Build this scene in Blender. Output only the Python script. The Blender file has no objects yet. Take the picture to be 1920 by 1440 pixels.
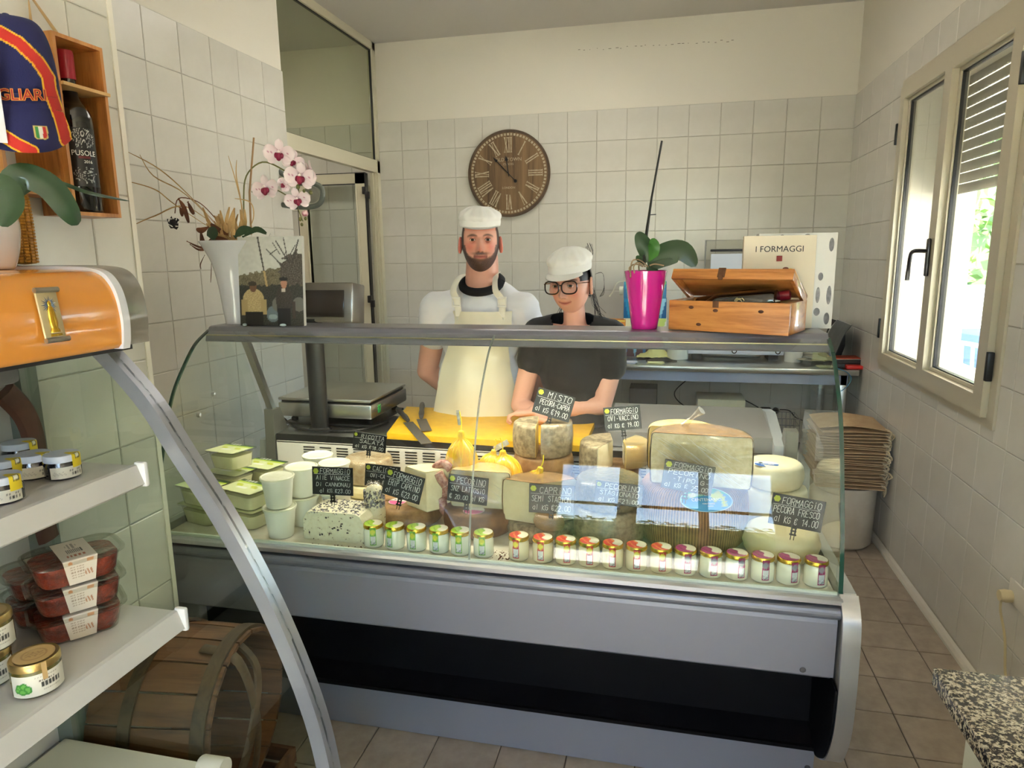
import bpy, bmesh, math, random
import numpy as np
from mathutils import Vector, Matrix, noise
rnd = random.Random(7)
PI = math.pi
SC = bpy.context.scene
COL = SC.collection

# ------------------------------------------------------------------ camera
FPX = 1274.69
CAM = np.array([-1.14238, -5.06676, 1.56263])
YAW, PITCH, ROLL = 0.2283, 0.1864, -0.0126
def cam_axes():
    cy, sy, cp, sp = math.cos(YAW), math.sin(YAW), math.cos(PITCH), math.sin(PITCH)
    f = np.array([-sy*cp, cy*cp, -sp]); r = np.array([cy, sy, 0.]); u = np.cross(r, f)
    cr, sr = math.cos(ROLL), math.sin(ROLL)
    return cr*r+sr*u, -sr*r+cr*u, f
CR, CU, CF = cam_axes()
cd = bpy.data.cameras.new('camera'); cam = bpy.data.objects.new('camera', cd); COL.objects.link(cam)
cam.matrix_world = Matrix(((CR[0], CU[0], -CF[0], CAM[0]), (CR[1], CU[1], -CF[1], CAM[1]), (CR[2], CU[2], -CF[2], CAM[2]), (0, 0, 0, 1)))
cd.sensor_width = 36; cd.lens = 36*FPX/1920; cd.clip_start = .02; cd.clip_end = 200
SC.camera = cam

# ------------------------------------------------------------------ light
SC.view_settings.view_transform = 'Standard'; SC.view_settings.look = 'None'
SC.view_settings.gamma = 1; SC.view_settings.use_curve_mapping = False
SC.view_settings.exposure = 2.15
LAMP_W = 2.7
cy = SC.cycles
cy.use_denoising = True
cy.max_bounces = 9; cy.diffuse_bounces = 5; cy.glossy_bounces = 4; cy.transmission_bounces = 6; cy.transparent_max_bounces = 24
cy.caustics_reflective = False; cy.caustics_refractive = False; cy.sample_clamp_indirect = 6
cy.use_adaptive_sampling = True; cy.adaptive_threshold = .02
w = bpy.data.worlds.new('world'); SC.world = w; w.use_nodes = True
nt = w.node_tree; nt.nodes.clear()
sky = nt.nodes.new('ShaderNodeTexSky'); sky.sky_type = 'NISHITA'; sky.sun_disc = False
sky.sun_elevation = math.radians(52); sky.sun_rotation = math.radians(167); sky.air_density = 1; sky.dust_density = .7; sky.ozone_density = 1
hz = nt.nodes.new('ShaderNodeMix'); hz.data_type = 'RGBA'; hz.inputs[0].default_value = .4
hz.inputs[7].default_value = (.25, .245, .235, 1)
bg = nt.nodes.new('ShaderNodeBackground'); bg.inputs[1].default_value = .85
ow = nt.nodes.new('ShaderNodeOutputWorld')
nt.links.new(sky.outputs[0], hz.inputs[6]); nt.links.new(hz.outputs[2], bg.inputs[0]); nt.links.new(bg.outputs[0], ow.inputs[0])
def lamp(name, kind, loc, rot, energy, col=(1, 1, 1), size=None, sizey=None, portal=False, spread=None):
    l = bpy.data.lights.new(name, kind); l.energy = energy; l.color = col
    if size: l.shape = 'RECTANGLE'; l.size = size; l.size_y = sizey or size
    if spread: l.spread = spread
    if portal: l.cycles.is_portal = True
    o = bpy.data.objects.new(name, l); COL.objects.link(o); o.location = loc; o.rotation_euler = rot
    return o
s = lamp('sun', 'SUN', (0, 0, 6), (0, 0, 0), 28, (1, .95, .89)); s.data.angle = .01
s.rotation_euler = Vector((-.12, .50, -.86)).to_track_quat('-Z', 'Y').to_euler()
lamp('window_daylight', 'AREA', (.17, -1.68, 1.68), (0, math.radians(90), 0), 1, (1, 1, 1), 1.3, 1.25, portal=True)
lamp('door_daylight', 'AREA', (-1.35, -7.16, 1.3), (math.radians(90), 0, 0), 1, (1, 1, 1), 2.5, 2.5, portal=True)

for lx, ly, le, sx, sy in ((-1.7, -1.3, 3, 1.5, .8),):
    lamp('added_fill_light', 'AREA', (lx, ly, 3.06), (0, 0, 0), le, (1, .95, .88), sx, sy)  # unseen area light added to lift the room brightness
lamp('far_room_light', 'AREA', (-4.1, -1.5, 3.06), (0, 0, 0), 3, (1, .93, .82), .6, .3)

# ------------------------------------------------------------------ geometry helpers
def P(u, v, ax, val):
    """world point seen at pixel (u, v) on the plane axis ax = val"""
    d = CR*(u-960)/FPX - CU*(v-720)/FPX + CF
    return Vector(CAM+d*((val-CAM[ax])/d[ax]))
def PXY(u, v, Y): return P(u, v, 1, Y)
def depth(p): return float(np.dot(np.array(p)-CAM, CF))

class B:
    def __init__(s): s.v = []; s.f = []; s.sm = []; s.col = None; s.mi = []; s.cm = 0
    def add(s, vs, fs, smooth=False, M=None):
        n = len(s.v)
        s.v += [tuple(M @ Vector(v)) for v in vs] if M is not None else [tuple(v) for v in vs]
        s.f += [tuple(i+n for i in f) for f in fs]; s.sm += [smooth]*len(fs); s.mi += [s.cm]*len(fs)
        return s
    def box(s, x0, x1, y0, y1, z0, z1, M=None):
        vs = [(x, y, z) for x in (x0, x1) for y in (y0, y1) for z in (z0, z1)]
        return s.add(vs, [(0, 1, 3, 2), (4, 6, 7, 5), (0, 4, 5, 1), (2, 3, 7, 6), (0, 2, 6, 4), (1, 5, 7, 3)], False, M)
    def rbox(s, x0, x1, y0, y1, z0, z1, r=.005, seg=2, M=None, smooth=True):
        bm = bmesh.new(); bmesh.ops.create_cube(bm, size=1)
        for v in bm.verts: v.co = Vector(((x0+x1)/2+v.co.x*(x1-x0), (y0+y1)/2+v.co.y*(y1-y0), (z0+z1)/2+v.co.z*(z1-z0)))
        r = min(r, abs(x1-x0)*.49, abs(y1-y0)*.49, abs(z1-z0)*.49)
        bmesh.ops.bevel(bm, geom=bm.edges[:], offset=r, segments=seg, profile=.5, affect='EDGES')
        bm.verts.index_update()
        s.add([v.co.copy() for v in bm.verts], [tuple(v.index for v in f.verts) for f in bm.faces], smooth, M); bm.free(); return s
    def lathe(s, prof, n=32, M=None, smooth=True, a0=0, a1=2*PI, fr=None):
        full = abs(a1-a0-2*PI) < 1e-6; m = n if full else n+1; vs = []
        for r, z in prof:
            for i in range(m):
                a = a0+(a1-a0)*i/n; rr = r*(fr(a, z) if fr else 1); vs.append((rr*math.cos(a), rr*math.sin(a), z))
        fs = []
        for j in range(len(prof)-1):
            for i in range(n):
                k = (i+1) % m; a, b, c, d = j*m+i, j*m+k, (j+1)*m+k, (j+1)*m+i
                if prof[j][0] < 1e-7: fs.append((a, c, d))
                elif prof[j+1][0] < 1e-7: fs.append((a, b, d))
                else: fs.append((a, b, c, d))
        return s.add(vs, fs, smooth, M)
    def tube(s, pts, r, n=8, M=None, cap=True, flat=1, up=None):
        pts = [Vector(p) for p in pts]; m = len(pts); rs = r if isinstance(r, (list, tuple)) else [r]*m
        vs = []; prev = None
        for i, p in enumerate(pts):
            t = (pts[min(i+1, m-1)]-pts[max(i-1, 0)])
            t = t.normalized() if t.length > 1e-9 else Vector((0, 0, 1))
            if prev is None:
                a = Vector(up) if up else (Vector((0, 0, 1)) if abs(t.z) < .9 else Vector((1, 0, 0)))
            else: a = prev
            x = (a-t*a.dot(t)); x = x.normalized() if x.length > 1e-6 else t.orthogonal().normalized()
            prev = x; y = t.cross(x)
            for k in range(n):
                an = 2*PI*k/n; vs.append(p+x*math.cos(an)*rs[i]*flat+y*math.sin(an)*rs[i])
        fs = [(i*n+k, i*n+(k+1) % n, (i+1)*n+(k+1) % n, (i+1)*n+k) for i in range(m-1) for k in range(n)]
        if cap: fs += [tuple(range(n-1, -1, -1)), tuple((m-1)*n+k for k in range(n))]
        return s.add(vs, fs, n > 4, M)
    def sph(s, c, r, nu=20, nv=12, M=None):
        r = (r, r, r) if isinstance(r, (int, float)) else r
        vs = [(c[0], c[1], c[2]-r[2])]
        for j in range(1, nv):
            b = -PI/2+PI*j/nv
            for i in range(nu):
                a = 2*PI*i/nu; vs.append((c[0]+r[0]*math.cos(b)*math.cos(a), c[1]+r[1]*math.cos(b)*math.sin(a), c[2]+r[2]*math.sin(b)))
        vs.append((c[0], c[1], c[2]+r[2])); e = len(vs)-1
        fs = [(0, 1+(i+1) % nu, 1+i) for i in range(nu)]
        for j in range(nv-2): fs += [(1+j*nu+i, 1+j*nu+(i+1) % nu, 1+(j+1)*nu+(i+1) % nu, 1+(j+1)*nu+i) for i in range(nu)]
        fs += [(e, 1+(nv-2)*nu+i, 1+(nv-2)*nu+(i+1) % nu) for i in range(nu)]
        return s.add(vs, fs, True, M)
    def prism(s, poly, a0, a1, axis=0, M=None, smooth=False):
        """2-D polygon extruded along axis (0: poly=(y,z), 1: poly=(x,z), 2: poly=(x,y))"""
        n = len(poly); f = [lambda p, t: (t, p[0], p[1]), lambda p, t: (p[0], t, p[1]), lambda p, t: (p[0], p[1], t)][axis]
        vs = [f(p, a0) for p in poly]+[f(p, a1) for p in poly]
        fs = [(i, (i+1) % n, n+(i+1) % n, n+i) for i in range(n)]
        s.add(vs, fs, smooth, M); k = len(s.v)-2*n
        s.f += [tuple(k+i for i in range(n-1, -1, -1)), tuple(k+n+i for i in range(n))]; s.sm += [False]*2; s.mi += [s.cm]*2
        return s
    def strip(s, path, w0, w1, axis=0, th=.003, M=None, smooth=True):
        """thickened open 2-D path swept between w0 and w1"""
        pa = [Vector(p) for p in path]; m = len(pa); nn = []
        for i in range(m):
            t = (pa[min(i+1, m-1)]-pa[max(i-1, 0)]).normalized(); nn.append(Vector((-t.y, t.x)))
        poly = [p for p in pa]+[pa[i]+nn[i]*th for i in range(m-1, -1, -1)]
        f = [lambda p, t: (t, p[0], p[1]), lambda p, t: (p[0], t, p[1]), lambda p, t: (p[0], p[1], t)][axis]
        n = 2*m; vs = [f(p, w0) for p in poly]+[f(p, w1) for p in poly]
        fs = [(i, (i+1) % n, n+(i+1) % n, n+i) for i in range(n)]
        for i in range(m-1): fs += [(i, n-1-i, n-2-i, i+1), (n+i, n+i+1, n+n-2-i, n+n-1-i)]
        return s.add(vs, fs, smooth, M)
    def grid(s, fn, nu, nv, smooth=True, M=None):
        vs = [fn(i/nu, j/nv) for j in range(nv+1) for i in range(nu+1)]
        fs = [(j*(nu+1)+i, j*(nu+1)+i+1, (j+1)*(nu+1)+i+1, (j+1)*(nu+1)+i) for j in range(nv) for i in range(nu)]
        return s.add(vs, fs, smooth, M)
    def mesh(s, name):
        me = bpy.data.meshes.new(name); me.from_pydata(s.v, [], s.f)
        me.polygons.foreach_set('use_smooth', s.sm); me.polygons.foreach_set('material_index', s.mi); me.update()
        return me
def part(name, b, mats, parent=None, loc=None, rot=None, fix=True, sharp=35, label=None, kind=None):
    me = b.mesh(name) if isinstance(b, B) else b
    if fix and isinstance(b, B):
        bm = bmesh.new(); bm.from_mesh(me); bmesh.ops.recalc_face_normals(bm, faces=bm.faces[:]); bm.to_mesh(me); bm.free()
    for m in (mats if isinstance(mats, (list, tuple)) else [mats]): me.materials.append(m)
    if sharp and isinstance(b, B) and any(b.sm): me.set_sharp_from_angle(angle=math.radians(sharp))
    o = bpy.data.objects.new(name, me); COL.objects.link(o)
    if parent: o.parent = parent
    if loc is not None: o.location = loc
    if rot is not None: o.rotation_euler = rot
    if label: o['label'] = label
    if kind: o['kind'] = kind
    return o
def thing(name, label, cat, loc=(0, 0, 0), rot=0, group=None):
    o = bpy.data.objects.new(name, None); COL.objects.link(o); o.location = loc
    o.rotation_euler = rot if isinstance(rot, (tuple, list)) else (0, 0, rot)
    o.empty_display_size = .05; o['label'] = label; o['category'] = cat
    if group: o['group'] = group
    return o
def tag(o, label, cat, group=None):
    o['label'] = label; o['category'] = cat
    if group: o['group'] = group
    return o
def struct(o): o['kind'] = 'structure'; return o
def dup(o, loc, rot=None, label=None, group=None):
    r = o.copy(); COL.objects.link(r); r.location = loc
    if rot is not None: r.rotation_euler = rot if isinstance(rot, (tuple, list)) else (0, 0, rot)
    if label: r['label'] = label
    if group: r['group'] = group
    for ch in list(o.children):
        c = ch.copy(); COL.objects.link(c); c.parent = r
        for g in list(ch.children):
            d = g.copy(); COL.objects.link(d); d.parent = c
    return r
def T(x=0, y=0, z=0): return Matrix.Translation((x, y, z))
def RZ(a): return Matrix.Rotation(a, 4, 'Z')
def RX(a): return Matrix.Rotation(a, 4, 'X')
def RY(a): return Matrix.Rotation(a, 4, 'Y')
def spline(pts, n=6):
    pts = [Vector(p) for p in pts]; out = []
    for i in range(len(pts)-1):
        a, b, c, d = pts[max(i-1, 0)], pts[i], pts[i+1], pts[min(i+2, len(pts)-1)]
        for k in range(n):
            t = k/n; out.append(.5*((2*b)+(c-a)*t+(2*a-5*b+4*c-d)*t*t+(3*b-a-3*c+d)*t**3))
    out.append(pts[-1]); return out

# ------------------------------------------------------------------ materials
def lin(c):
    c = [x/255 for x in c[:3]]; return tuple([x/12.92 if x <= .04045 else ((x+.055)/1.055)**2.4 for x in c]+[1])
class N:
    def __init__(s, name):
        s.m = bpy.data.materials.new(name); s.m.use_nodes = True; s.t = s.m.node_tree; s.t.nodes.clear()
        s.o = s.n('ShaderNodeOutputMaterial'); s.p = s.n('ShaderNodeBsdfPrincipled'); s.l(s.p.outputs[0], s.o.inputs[0])
    def n(s, t, **k):
        x = s.t.nodes.new(t)
        for a, b in k.items(): setattr(x, a, b)
        return x
    def l(s, a, b): s.t.links.new(a, b)
    def coord(s, scale=(1, 1, 1), obj=True):
        c = s.n('ShaderNodeTexCoord'); m = s.n('ShaderNodeMapping'); m.inputs[3].default_value = scale
        s.l(c.outputs[3 if obj else 0], m.inputs[0]); return m.outputs[0]
    def noise(s, v, scale, detail=3, rough=.5, dist=0):
        x = s.n('ShaderNodeTexNoise'); s.l(v, x.inputs[0]); x.inputs['Scale'].default_value = scale
        x.inputs['Detail'].default_value = detail; x.inputs['Roughness'].default_value = rough; x.inputs['Distortion'].default_value = dist
        return x.outputs[0]
    def ramp(s, f, stops):
        r = s.n('ShaderNodeValToRGB'); s.l(f, r.inputs[0]); e = r.color_ramp.elements
        while len(e) < len(stops): e.new(.5)
        for i, (p, c) in enumerate(stops): e[i].position = p; e[i].color = lin(c)
        return r.outputs[0]
    def math(s, op, a, b=None):
        x = s.n('ShaderNodeMath', operation=op)
        for i, q in enumerate((a, b)):
            if q is None: continue
            if isinstance(q, (int, float)): x.inputs[i].default_value = q
            else: s.l(q, x.inputs[i])
        return x.outputs[0]
    def bump(s, h, st=.3, d=.002):
        b = s.n('ShaderNodeBump'); b.inputs[0].default_value = st; b.inputs[1].default_value = d
        s.l(h, b.inputs['Height']); s.l(b.outputs[0], s.p.inputs['Normal'])
def M_(name, c, rough=.5, metal=0, c2=None, ns=8, stretch=(1, 1, 1), bump=0, bs=None, bd=.002, coat=0, sss=0, spec=.5, emit=0, alpha=1, lo=.35, hi=.65, sheen=0, vary=0):
    k = N(name); p = k.p
    p.inputs['Base Color'].default_value = lin(c); p.inputs['Roughness'].default_value = rough; p.inputs['Metallic'].default_value = metal
    p.inputs['Coat Weight'].default_value = coat; p.inputs['Coat Roughness'].default_value = .06
    p.inputs['Specular IOR Level'].default_value = spec
    if sss: p.inputs['Subsurface Weight'].default_value = sss; p.inputs['Subsurface Radius'].default_value = (.012, .006, .004); p.inputs['Subsurface Scale'].default_value = .6
    if sheen: p.inputs['Sheen Weight'].default_value = sheen
    if alpha < 1: p.inputs['Alpha'].default_value = alpha
    if emit: p.inputs['Emission Color'].default_value = lin(c); p.inputs['Emission Strength'].default_value = emit
    if c2 is not None or bump: v = k.coord(stretch)
    co = None
    if c2 is not None:
        co = k.ramp(k.noise(v, ns, 4, .6), [(lo, c), (hi, c2)])
    if vary:
        oi = k.n('ShaderNodeObjectInfo'); hs = k.n('ShaderNodeHueSaturation')
        k.l(k.math('ADD', k.math('MULTIPLY', oi.outputs['Random'], vary), 1-vary/2), hs.inputs['Value'])
        if co is not None: k.l(co, hs.inputs['Color'])
        else: hs.inputs['Color'].default_value = lin(c)
        co = hs.outputs[0]
    if co is not None: k.l(co, p.inputs['Base Color'])
    if bump: k.bump(k.noise(v, bs or ns*3, 4, .6), bump, bd)
    return k.m
def wood(name, c, c2, c3=None, scale=1, axis=0, rough=.5, coat=.2, dens=9):
    """grain runs along axis"""
    k = N(name); st = [14, 14, 14]; st[axis] = 1.1
    v = k.coord(tuple(x*scale for x in st))
    w_ = k.noise(v, 1.5, 5, .55, .9); f = k.noise(v, dens, 3, .7)
    a = k.math('ADD', k.math('MULTIPLY', w_, .75), k.math('MULTIPLY', f, .25))
    col = k.ramp(a, [(.36, c2), (.5, c), (.66, c3 or c)])
    k.l(col, k.p.inputs['Base Color']); k.p.inputs['Roughness'].default_value = rough; k.p.inputs['Coat Weight'].default_value = coat
    k.bump(a, .15, .002); return k.m
def glass(name, tint=(235, 248, 243), refl=1.0, rough=0, ior=1.5, bumpy=0, add=0):
    """thin clear sheet: see-through with a Fresnel reflection"""
    k = N(name); k.t.nodes.remove(k.p)
    tr = k.n('ShaderNodeBsdfTransparent'); tr.inputs[0].default_value = lin(tint)
    gl = k.n('ShaderNodeBsdfGlossy'); gl.inputs['Roughness'].default_value = rough; gl.inputs[0].default_value = (refl, refl, refl, 1)
    fr = k.n('ShaderNodeFresnel'); fr.inputs[0].default_value = ior
    mx = k.n('ShaderNodeMixShader'); fac = fr.outputs[0]
    ge = k.n('ShaderNodeNewGeometry')
    fac = k.math('MULTIPLY', k.math('MULTIPLY', fac, 1.0), k.math('SUBTRACT', 1, ge.outputs['Backfacing']))
    if add: fac = k.math('ADD', fac, add)
    fac = k.math('MINIMUM', fac, 1)
    k.l(fac, mx.inputs[0]); k.l(tr.outputs[0], mx.inputs[1]); k.l(gl.outputs[0], mx.inputs[2]); k.l(mx.outputs[0], k.o.inputs[0])
    if bumpy:
        b = k.n('ShaderNodeBump'); b.inputs[0].default_value = bumpy; b.inputs[1].default_value = .004
        k.l(k.noise(k.coord((1.2, 1, 7)), 14, 5, .65, .8), b.inputs['Height']); k.l(b.outputs[0], gl.inputs['Normal']); k.l(b.outputs[0], fr.inputs['Normal'])
    return k.m
def vcol_mat(name, rough=.5, coat=0, sss=0, bump=0, bs=200):
    k = N(name); a = k.n('ShaderNodeAttribute'); a.attribute_name = 'Col'; k.l(a.outputs[0], k.p.inputs['Base Color'])
    k.p.inputs['Roughness'].default_value = rough; k.p.inputs['Coat Weight'].default_value = coat
    if sss: k.p.inputs['Subsurface Weight'].default_value = sss; k.p.inputs['Subsurface Radius'].default_value = (.012, .005, .003); k.p.inputs['Subsurface Scale'].default_value = .5
    if bump: k.bump(k.noise(k.coord(), bs, 3), bump, .001)
    return k.m
def setcol(me, cols):
    """cols: (nverts, 3) sRGB 0..255"""
    c = np.clip(np.asarray(cols, float)/255, 0, 1); l = np.where(c <= .04045, c/12.92, ((c+.055)/1.055)**2.4)
    a = me.color_attributes.new('Col', 'FLOAT_COLOR', 'POINT'); a.data.foreach_set('color', np.concatenate([l, np.ones((len(l), 1))], 1).ravel().astype(np.float32))
def printed(name, fn, paint, nu, nv, mat, parent=None, **kw):
    """a surface fn(u,v) whose flat print is given by paint(U, V) -> rgb arrays"""
    b = B().grid(fn, nu, nv); me = b.mesh(name)
    V_, U_ = np.meshgrid(np.linspace(0, 1, nv+1), np.linspace(0, 1, nu+1), indexing='ij')
    setcol(me, paint(U_.ravel(), V_.ravel()))
    return part(name, me, mat, parent, **kw)
PRINT = vcol_mat('printed_paper', .5); PRINT_GLOSS = vcol_mat('printed_gloss', .3, .3)
white_plaster = M_('white_plaster', (226, 221, 208), .85, bump=.15, bs=60)
ceil_m = M_('ceiling_paint', (205, 201, 193), .9, bump=.1, bs=60)
tile_m = M_('wall_tile_glaze', (206, 203, 193), .22, c2=(212, 209, 200), ns=5, coat=.0, bump=.05, bs=9, bd=.003, vary=.035)
tile_r = tile_m
grout_m = M_('wall_grout', (190, 185, 172), .9)
floor_m = M_('floor_tile_ceramic', (172, 158, 142), .42, c2=(154, 140, 124), ns=14, bump=.25, bs=45, vary=.08)
fgrout_m = M_('floor_grout', (92, 80, 68), .95)
alu_cream = M_('cream_aluminium', (206, 200, 176), .4, coat=.2)
alu_win = M_('ivory_window_aluminium', (190, 182, 160), .38, coat=.2)
black_p = M_('black_plastic', (22, 22, 24), .4)
steel = M_('brushed_steel', (190, 190, 188), .28, 1, bump=.05, bs=120, stretch=(1, 30, 30))
silver = M_('silver_painted_metal', (150, 152, 165), .36, .55, bump=.03, bs=500)
alu_n = M_('anodised_aluminium', (196, 198, 202), .3, .85)
white_pl = M_('white_plastic', (222, 221, 214), .4)
clear = glass('clear_glass', (250, 252, 251)); clear2 = glass('case_glass', (249, 252, 250)); pane = glass('window_glass', (249, 252, 251))
film_m = glass('cling_film', (247, 245, 238), 1, .10, 1.5, 1.0, add=.06)
plastic_clear = glass('clear_plastic', (240, 240, 236), .9, .05, 1.45, .3, add=.03)
glass_edge = M_('green_glass_edge', (24, 66, 54), .15, coat=.5)
# ------------------------------------------------------------------ room shell
H = 3.125; TT = 2.5637; TS = .21
def tile_mesh(w_, h_, th=.005, ch=.0025, name='tile'):
    b = B(); a, c = w_/2, h_/2
    vs = [(-a, 0, -c), (a, 0, -c), (a, 0, c), (-a, 0, c), (-a, -th+ch*.6, -c), (a, -th+ch*.6, -c), (a, -th+ch*.6, c), (-a, -th+ch*.6, c),
          (-a+ch, -th, -c+ch), (a-ch, -th, -c+ch), (a-ch, -th, c-ch), (-a+ch, -th, c-ch)]
    fs = [(0, 1, 5, 4), (1, 2, 6, 5), (2, 3, 7, 6), (3, 0, 4, 7), (4, 5, 9, 8), (5, 6, 10, 9), (6, 7, 11, 10), (7, 4, 8, 11), (8, 9, 10, 11), (3, 2, 1, 0)]
    return b.add(vs, fs, False)
_tm = {}
def tile_at(parent, w_, h_, loc, rotz, mat, name='tile', flat=False):
    key = (round(w_, 3), round(h_, 3), mat.name)
    if key not in _tm:
        me = tile_mesh(w_, h_).mesh(name); me.materials.append(mat); _tm[key] = me
    o = bpy.data.objects.new(name, _tm[key]); COL.objects.link(o); o.parent = parent; o.location = loc
    o.rotation_euler = (-PI/2, 0, 0) if flat else (0, 0, rotz)
    return o
def seg_cut(a, b, holes):  # not used for partial tiles: skip when fully inside a hole
    return any(h0 <= a and b <= h1 for h0, h1 in holes)
def wall_tiles(parent, plane, pos, s0, s1, zlist, off=0, holes=(), rot=0, rows=range(12)):
    """tiles along s (x or y) clipped to s0..s1 and around rectangular holes (s_lo, s_hi, z_lo, z_hi)"""
    k0 = math.floor((s0-off)/TS); k1 = math.ceil((s1-off)/TS)
    for r in rows:
        zt, zb = TT-TS*r, TT-TS*(r+1)
        zb = max(zb, 0.03)
        if zt-zb < .02: continue
        for k in range(k0, k1):
            a, b = max(off+TS*k, s0), min(off+TS*(k+1), s1)
            if b-a < .012: continue
            pieces = [(a, b, zb, zt)]
            for (h0, h1, g0, g1) in holes:
                nx = []
                for (p, q, m, n) in pieces:
                    if q <= h0 or p >= h1 or n <= g0 or m >= g1: nx.append((p, q, m, n)); continue
                    if p < h0: nx.append((p, h0, m, n))
                    if q > h1: nx.append((h1, q, m, n))
                    if m < g0: nx.append((max(p, h0), min(q, h1), m, g0))
                    if n > g1: nx.append((max(p, h0), min(q, h1), g1, n))
                pieces = nx
            for (p, q, m, n) in pieces:
                if q-p < .012 or n-m < .012: continue
                c, zc = (p+q)/2, (m+n)/2; g = .0028
                loc = (c, pos, zc) if plane == 'y' else (pos, c, zc)
                tile_at(parent, q-p-g, n-m-g, loc, rot, tile_m)
BX0 = -4.8
YR = -7.1           # rear wall (behind the camera)
# floor
fl = struct(part('floor', B().box(BX0, .25, YR-.2, .2, -.12, -.004), fgrout_m))
FS = .2134; FX, FY = -.1387, -1.4646
rest = B()
for i in range(-24, 2):
    for j in range(-28, 9):
        x, y = FX+FS*(i+.5), FY+FS*(j+.5)
        if x < -4.6 or x > .05 or y > 0.02 or y < YR: continue
        x0, x1 = x-FS/2+.002, min(x+FS/2-.002, -.004)
        if x1-x0 < .02: continue
        vis = (x > -.72 and y > -4.2) or (-2.4 < x < 0 and -3.95 < y < -3.15)
        if vis: tile_at(fl, x1-x0, FS-.004, ((x0+x1)/2, y, -.004), 0, floor_m, 'floor_tile', flat=True)
        else: rest.add(*[q for q in (lambda t: (t.v, t.f))(tile_mesh(x1-x0, FS-.004))], False, T((x0+x1)/2, y, -.004) @ RX(-PI/2))
part('floor_tiling', rest, floor_m, fl, kind='stuff')
struct(part('ceiling', B().box(BX0, .25, YR-.2, .2, H, H+.15), ceil_m))
# back wall
wb = struct(part('wall_back', B().box(BX0, .25, .006, .2, 0, H), white_plaster))
part('grout_bed', B().box(BX0, 0, .0015, .007, 0, TT), grout_m, wb)
wall_tiles(wb, 'y', .0015, BX0+.2, 0, None, off=0, rows=range(12))
# scratches where something hung on the plaster
sc = B()
for k in range(26):
    a = P(1085+k*11.5+rnd.uniform(-3, 3), 95-k*.75+rnd.uniform(-2, 2), 1, .005)
    sc.box(a.x, a.x+rnd.uniform(.004, .02), .0045, .0065, a.z, a.z+.003)
part('plaster_scuff', sc, M_('scuff_grey', (120, 112, 100), .9), wb)
# right wall with window opening
WY0, WY1, WZ0, WZ1 = -2.36, -1.05, .97, 2.38
wr = B(); wr.box(.006, .3, YR-.2, WY0, 0, H); wr.box(.006, .3, WY1, .2, 0, H); wr.box(.006, .3, WY0, WY1, 0, WZ0); wr.box(.006, .3, WY0, WY1, WZ1, H)
wr = struct(part('wall_right', wr, white_plaster))
g = B(); g.box(.0015, .007, -5.4, WY0, 0, TT); g.box(.0015, .007, WY1, 0, 0, TT); g.box(.0015, .007, WY0, WY1, 0, WZ0); g.box(.0015, .007, WY0, WY1, WZ1, TT)
part('grout_bed', g, grout_m, wr)
wall_tiles(wr, 'x', .0015, -4.6, 0, None, off=-.8169+TS*4, holes=[(-2.40, -1.01, .93, 2.42)], rot=PI/2*-1, rows=range(12))
trm = B().prism([(0, 0), (-.022, 0), (-.020, .012), (-.012, .026), (0, .034)], -5.4, 0, axis=1)
bs = struct(part('baseboard_right', trm, M_('white_cove_trim', (214, 208, 194), .5)))
# left recessed wall, opening with aluminium frame beyond y=-1.5
XL = -3.2311; XF = -3.36
wl = struct(part('wall_left', B().box(XF, XL-.006, -3.6, -1.5, 0, H), white_plaster))
part('grout_bed', B().box(XL-.007, XL-.0015, -3.6, -1.5, 0, TT), grout_m, wl)
wall_tiles(wl, 'x', XL-.0015, -3.6, -1.5, None, off=-2.5375, rot=PI/2, rows=range(12))
# pillar / wall face close to the camera on the left
wp = struct(part('wall_pillar', B().box(-3.7, -2.506, YR-.2, -3.536, 0, H), white_plaster))
part('grout_bed', B().box(-2.507, -2.5015, -5.4, -3.53, 0, TT), grout_m, wp)
wall_tiles(wp, 'x', -2.5015, -5.0, -3.53, None, off=-3.53-TS*.62, rot=PI/2, rows=range(12))
part('corner_trim', B().box(-2.509, -2.493, -3.54, -3.525, 0, H), M_('corner_trim_white', (225, 220, 206), .5), wp)
part('wall_conduit', B().rbox(-2.505, -2.488, -3.87, -3.845, 1.5, 2.0, .006), white_plaster, wp)
part('end_face', B().box(-3.7, -2.5, -3.536, -3.53, 0, H), white_plaster, wp)
# rear wall with a glazed door towards the light
rw = B(); DX0, DX1, DZ1 = -2.1, -.2, 2.55
rw.box(-3.7, DX0, YR-.2, YR, 0, H); rw.box(DX1, .3, YR-.2, YR, 0, H); rw.box(DX0, DX1, YR-.2, YR, DZ1, H)
struct(part('wall_rear', rw, white_plaster))
d1 = bpy.data.objects.new('door_1', None); COL.objects.link(d1); d1['kind'] = 'structure'
fr = B()
for x in (DX0, DX0+.58, DX0+.66, DX1-.66, DX1-.08): fr.box(x, x+.08, YR-.12, YR-.06, 0, DZ1)
for z in (0, 2.05, DZ1-.08): fr.box(DX0, DX1, YR-.12, YR-.06, z, z+.08)
part('door_frame', fr, alu_cream, d1)
part('door_glass', B().box(DX0+.03, DX1-.03, YR-.095, YR-.09, .05, DZ1-.04), pane, d1)
# far room behind the partition
fw = B(); fw.box(BX0-.1, BX0, -3.6, .2, 0, H); fw.box(BX0, XF, -3.7, -3.6, 0, H)
struct(part('wall_far', fw, white_plaster))

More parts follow.
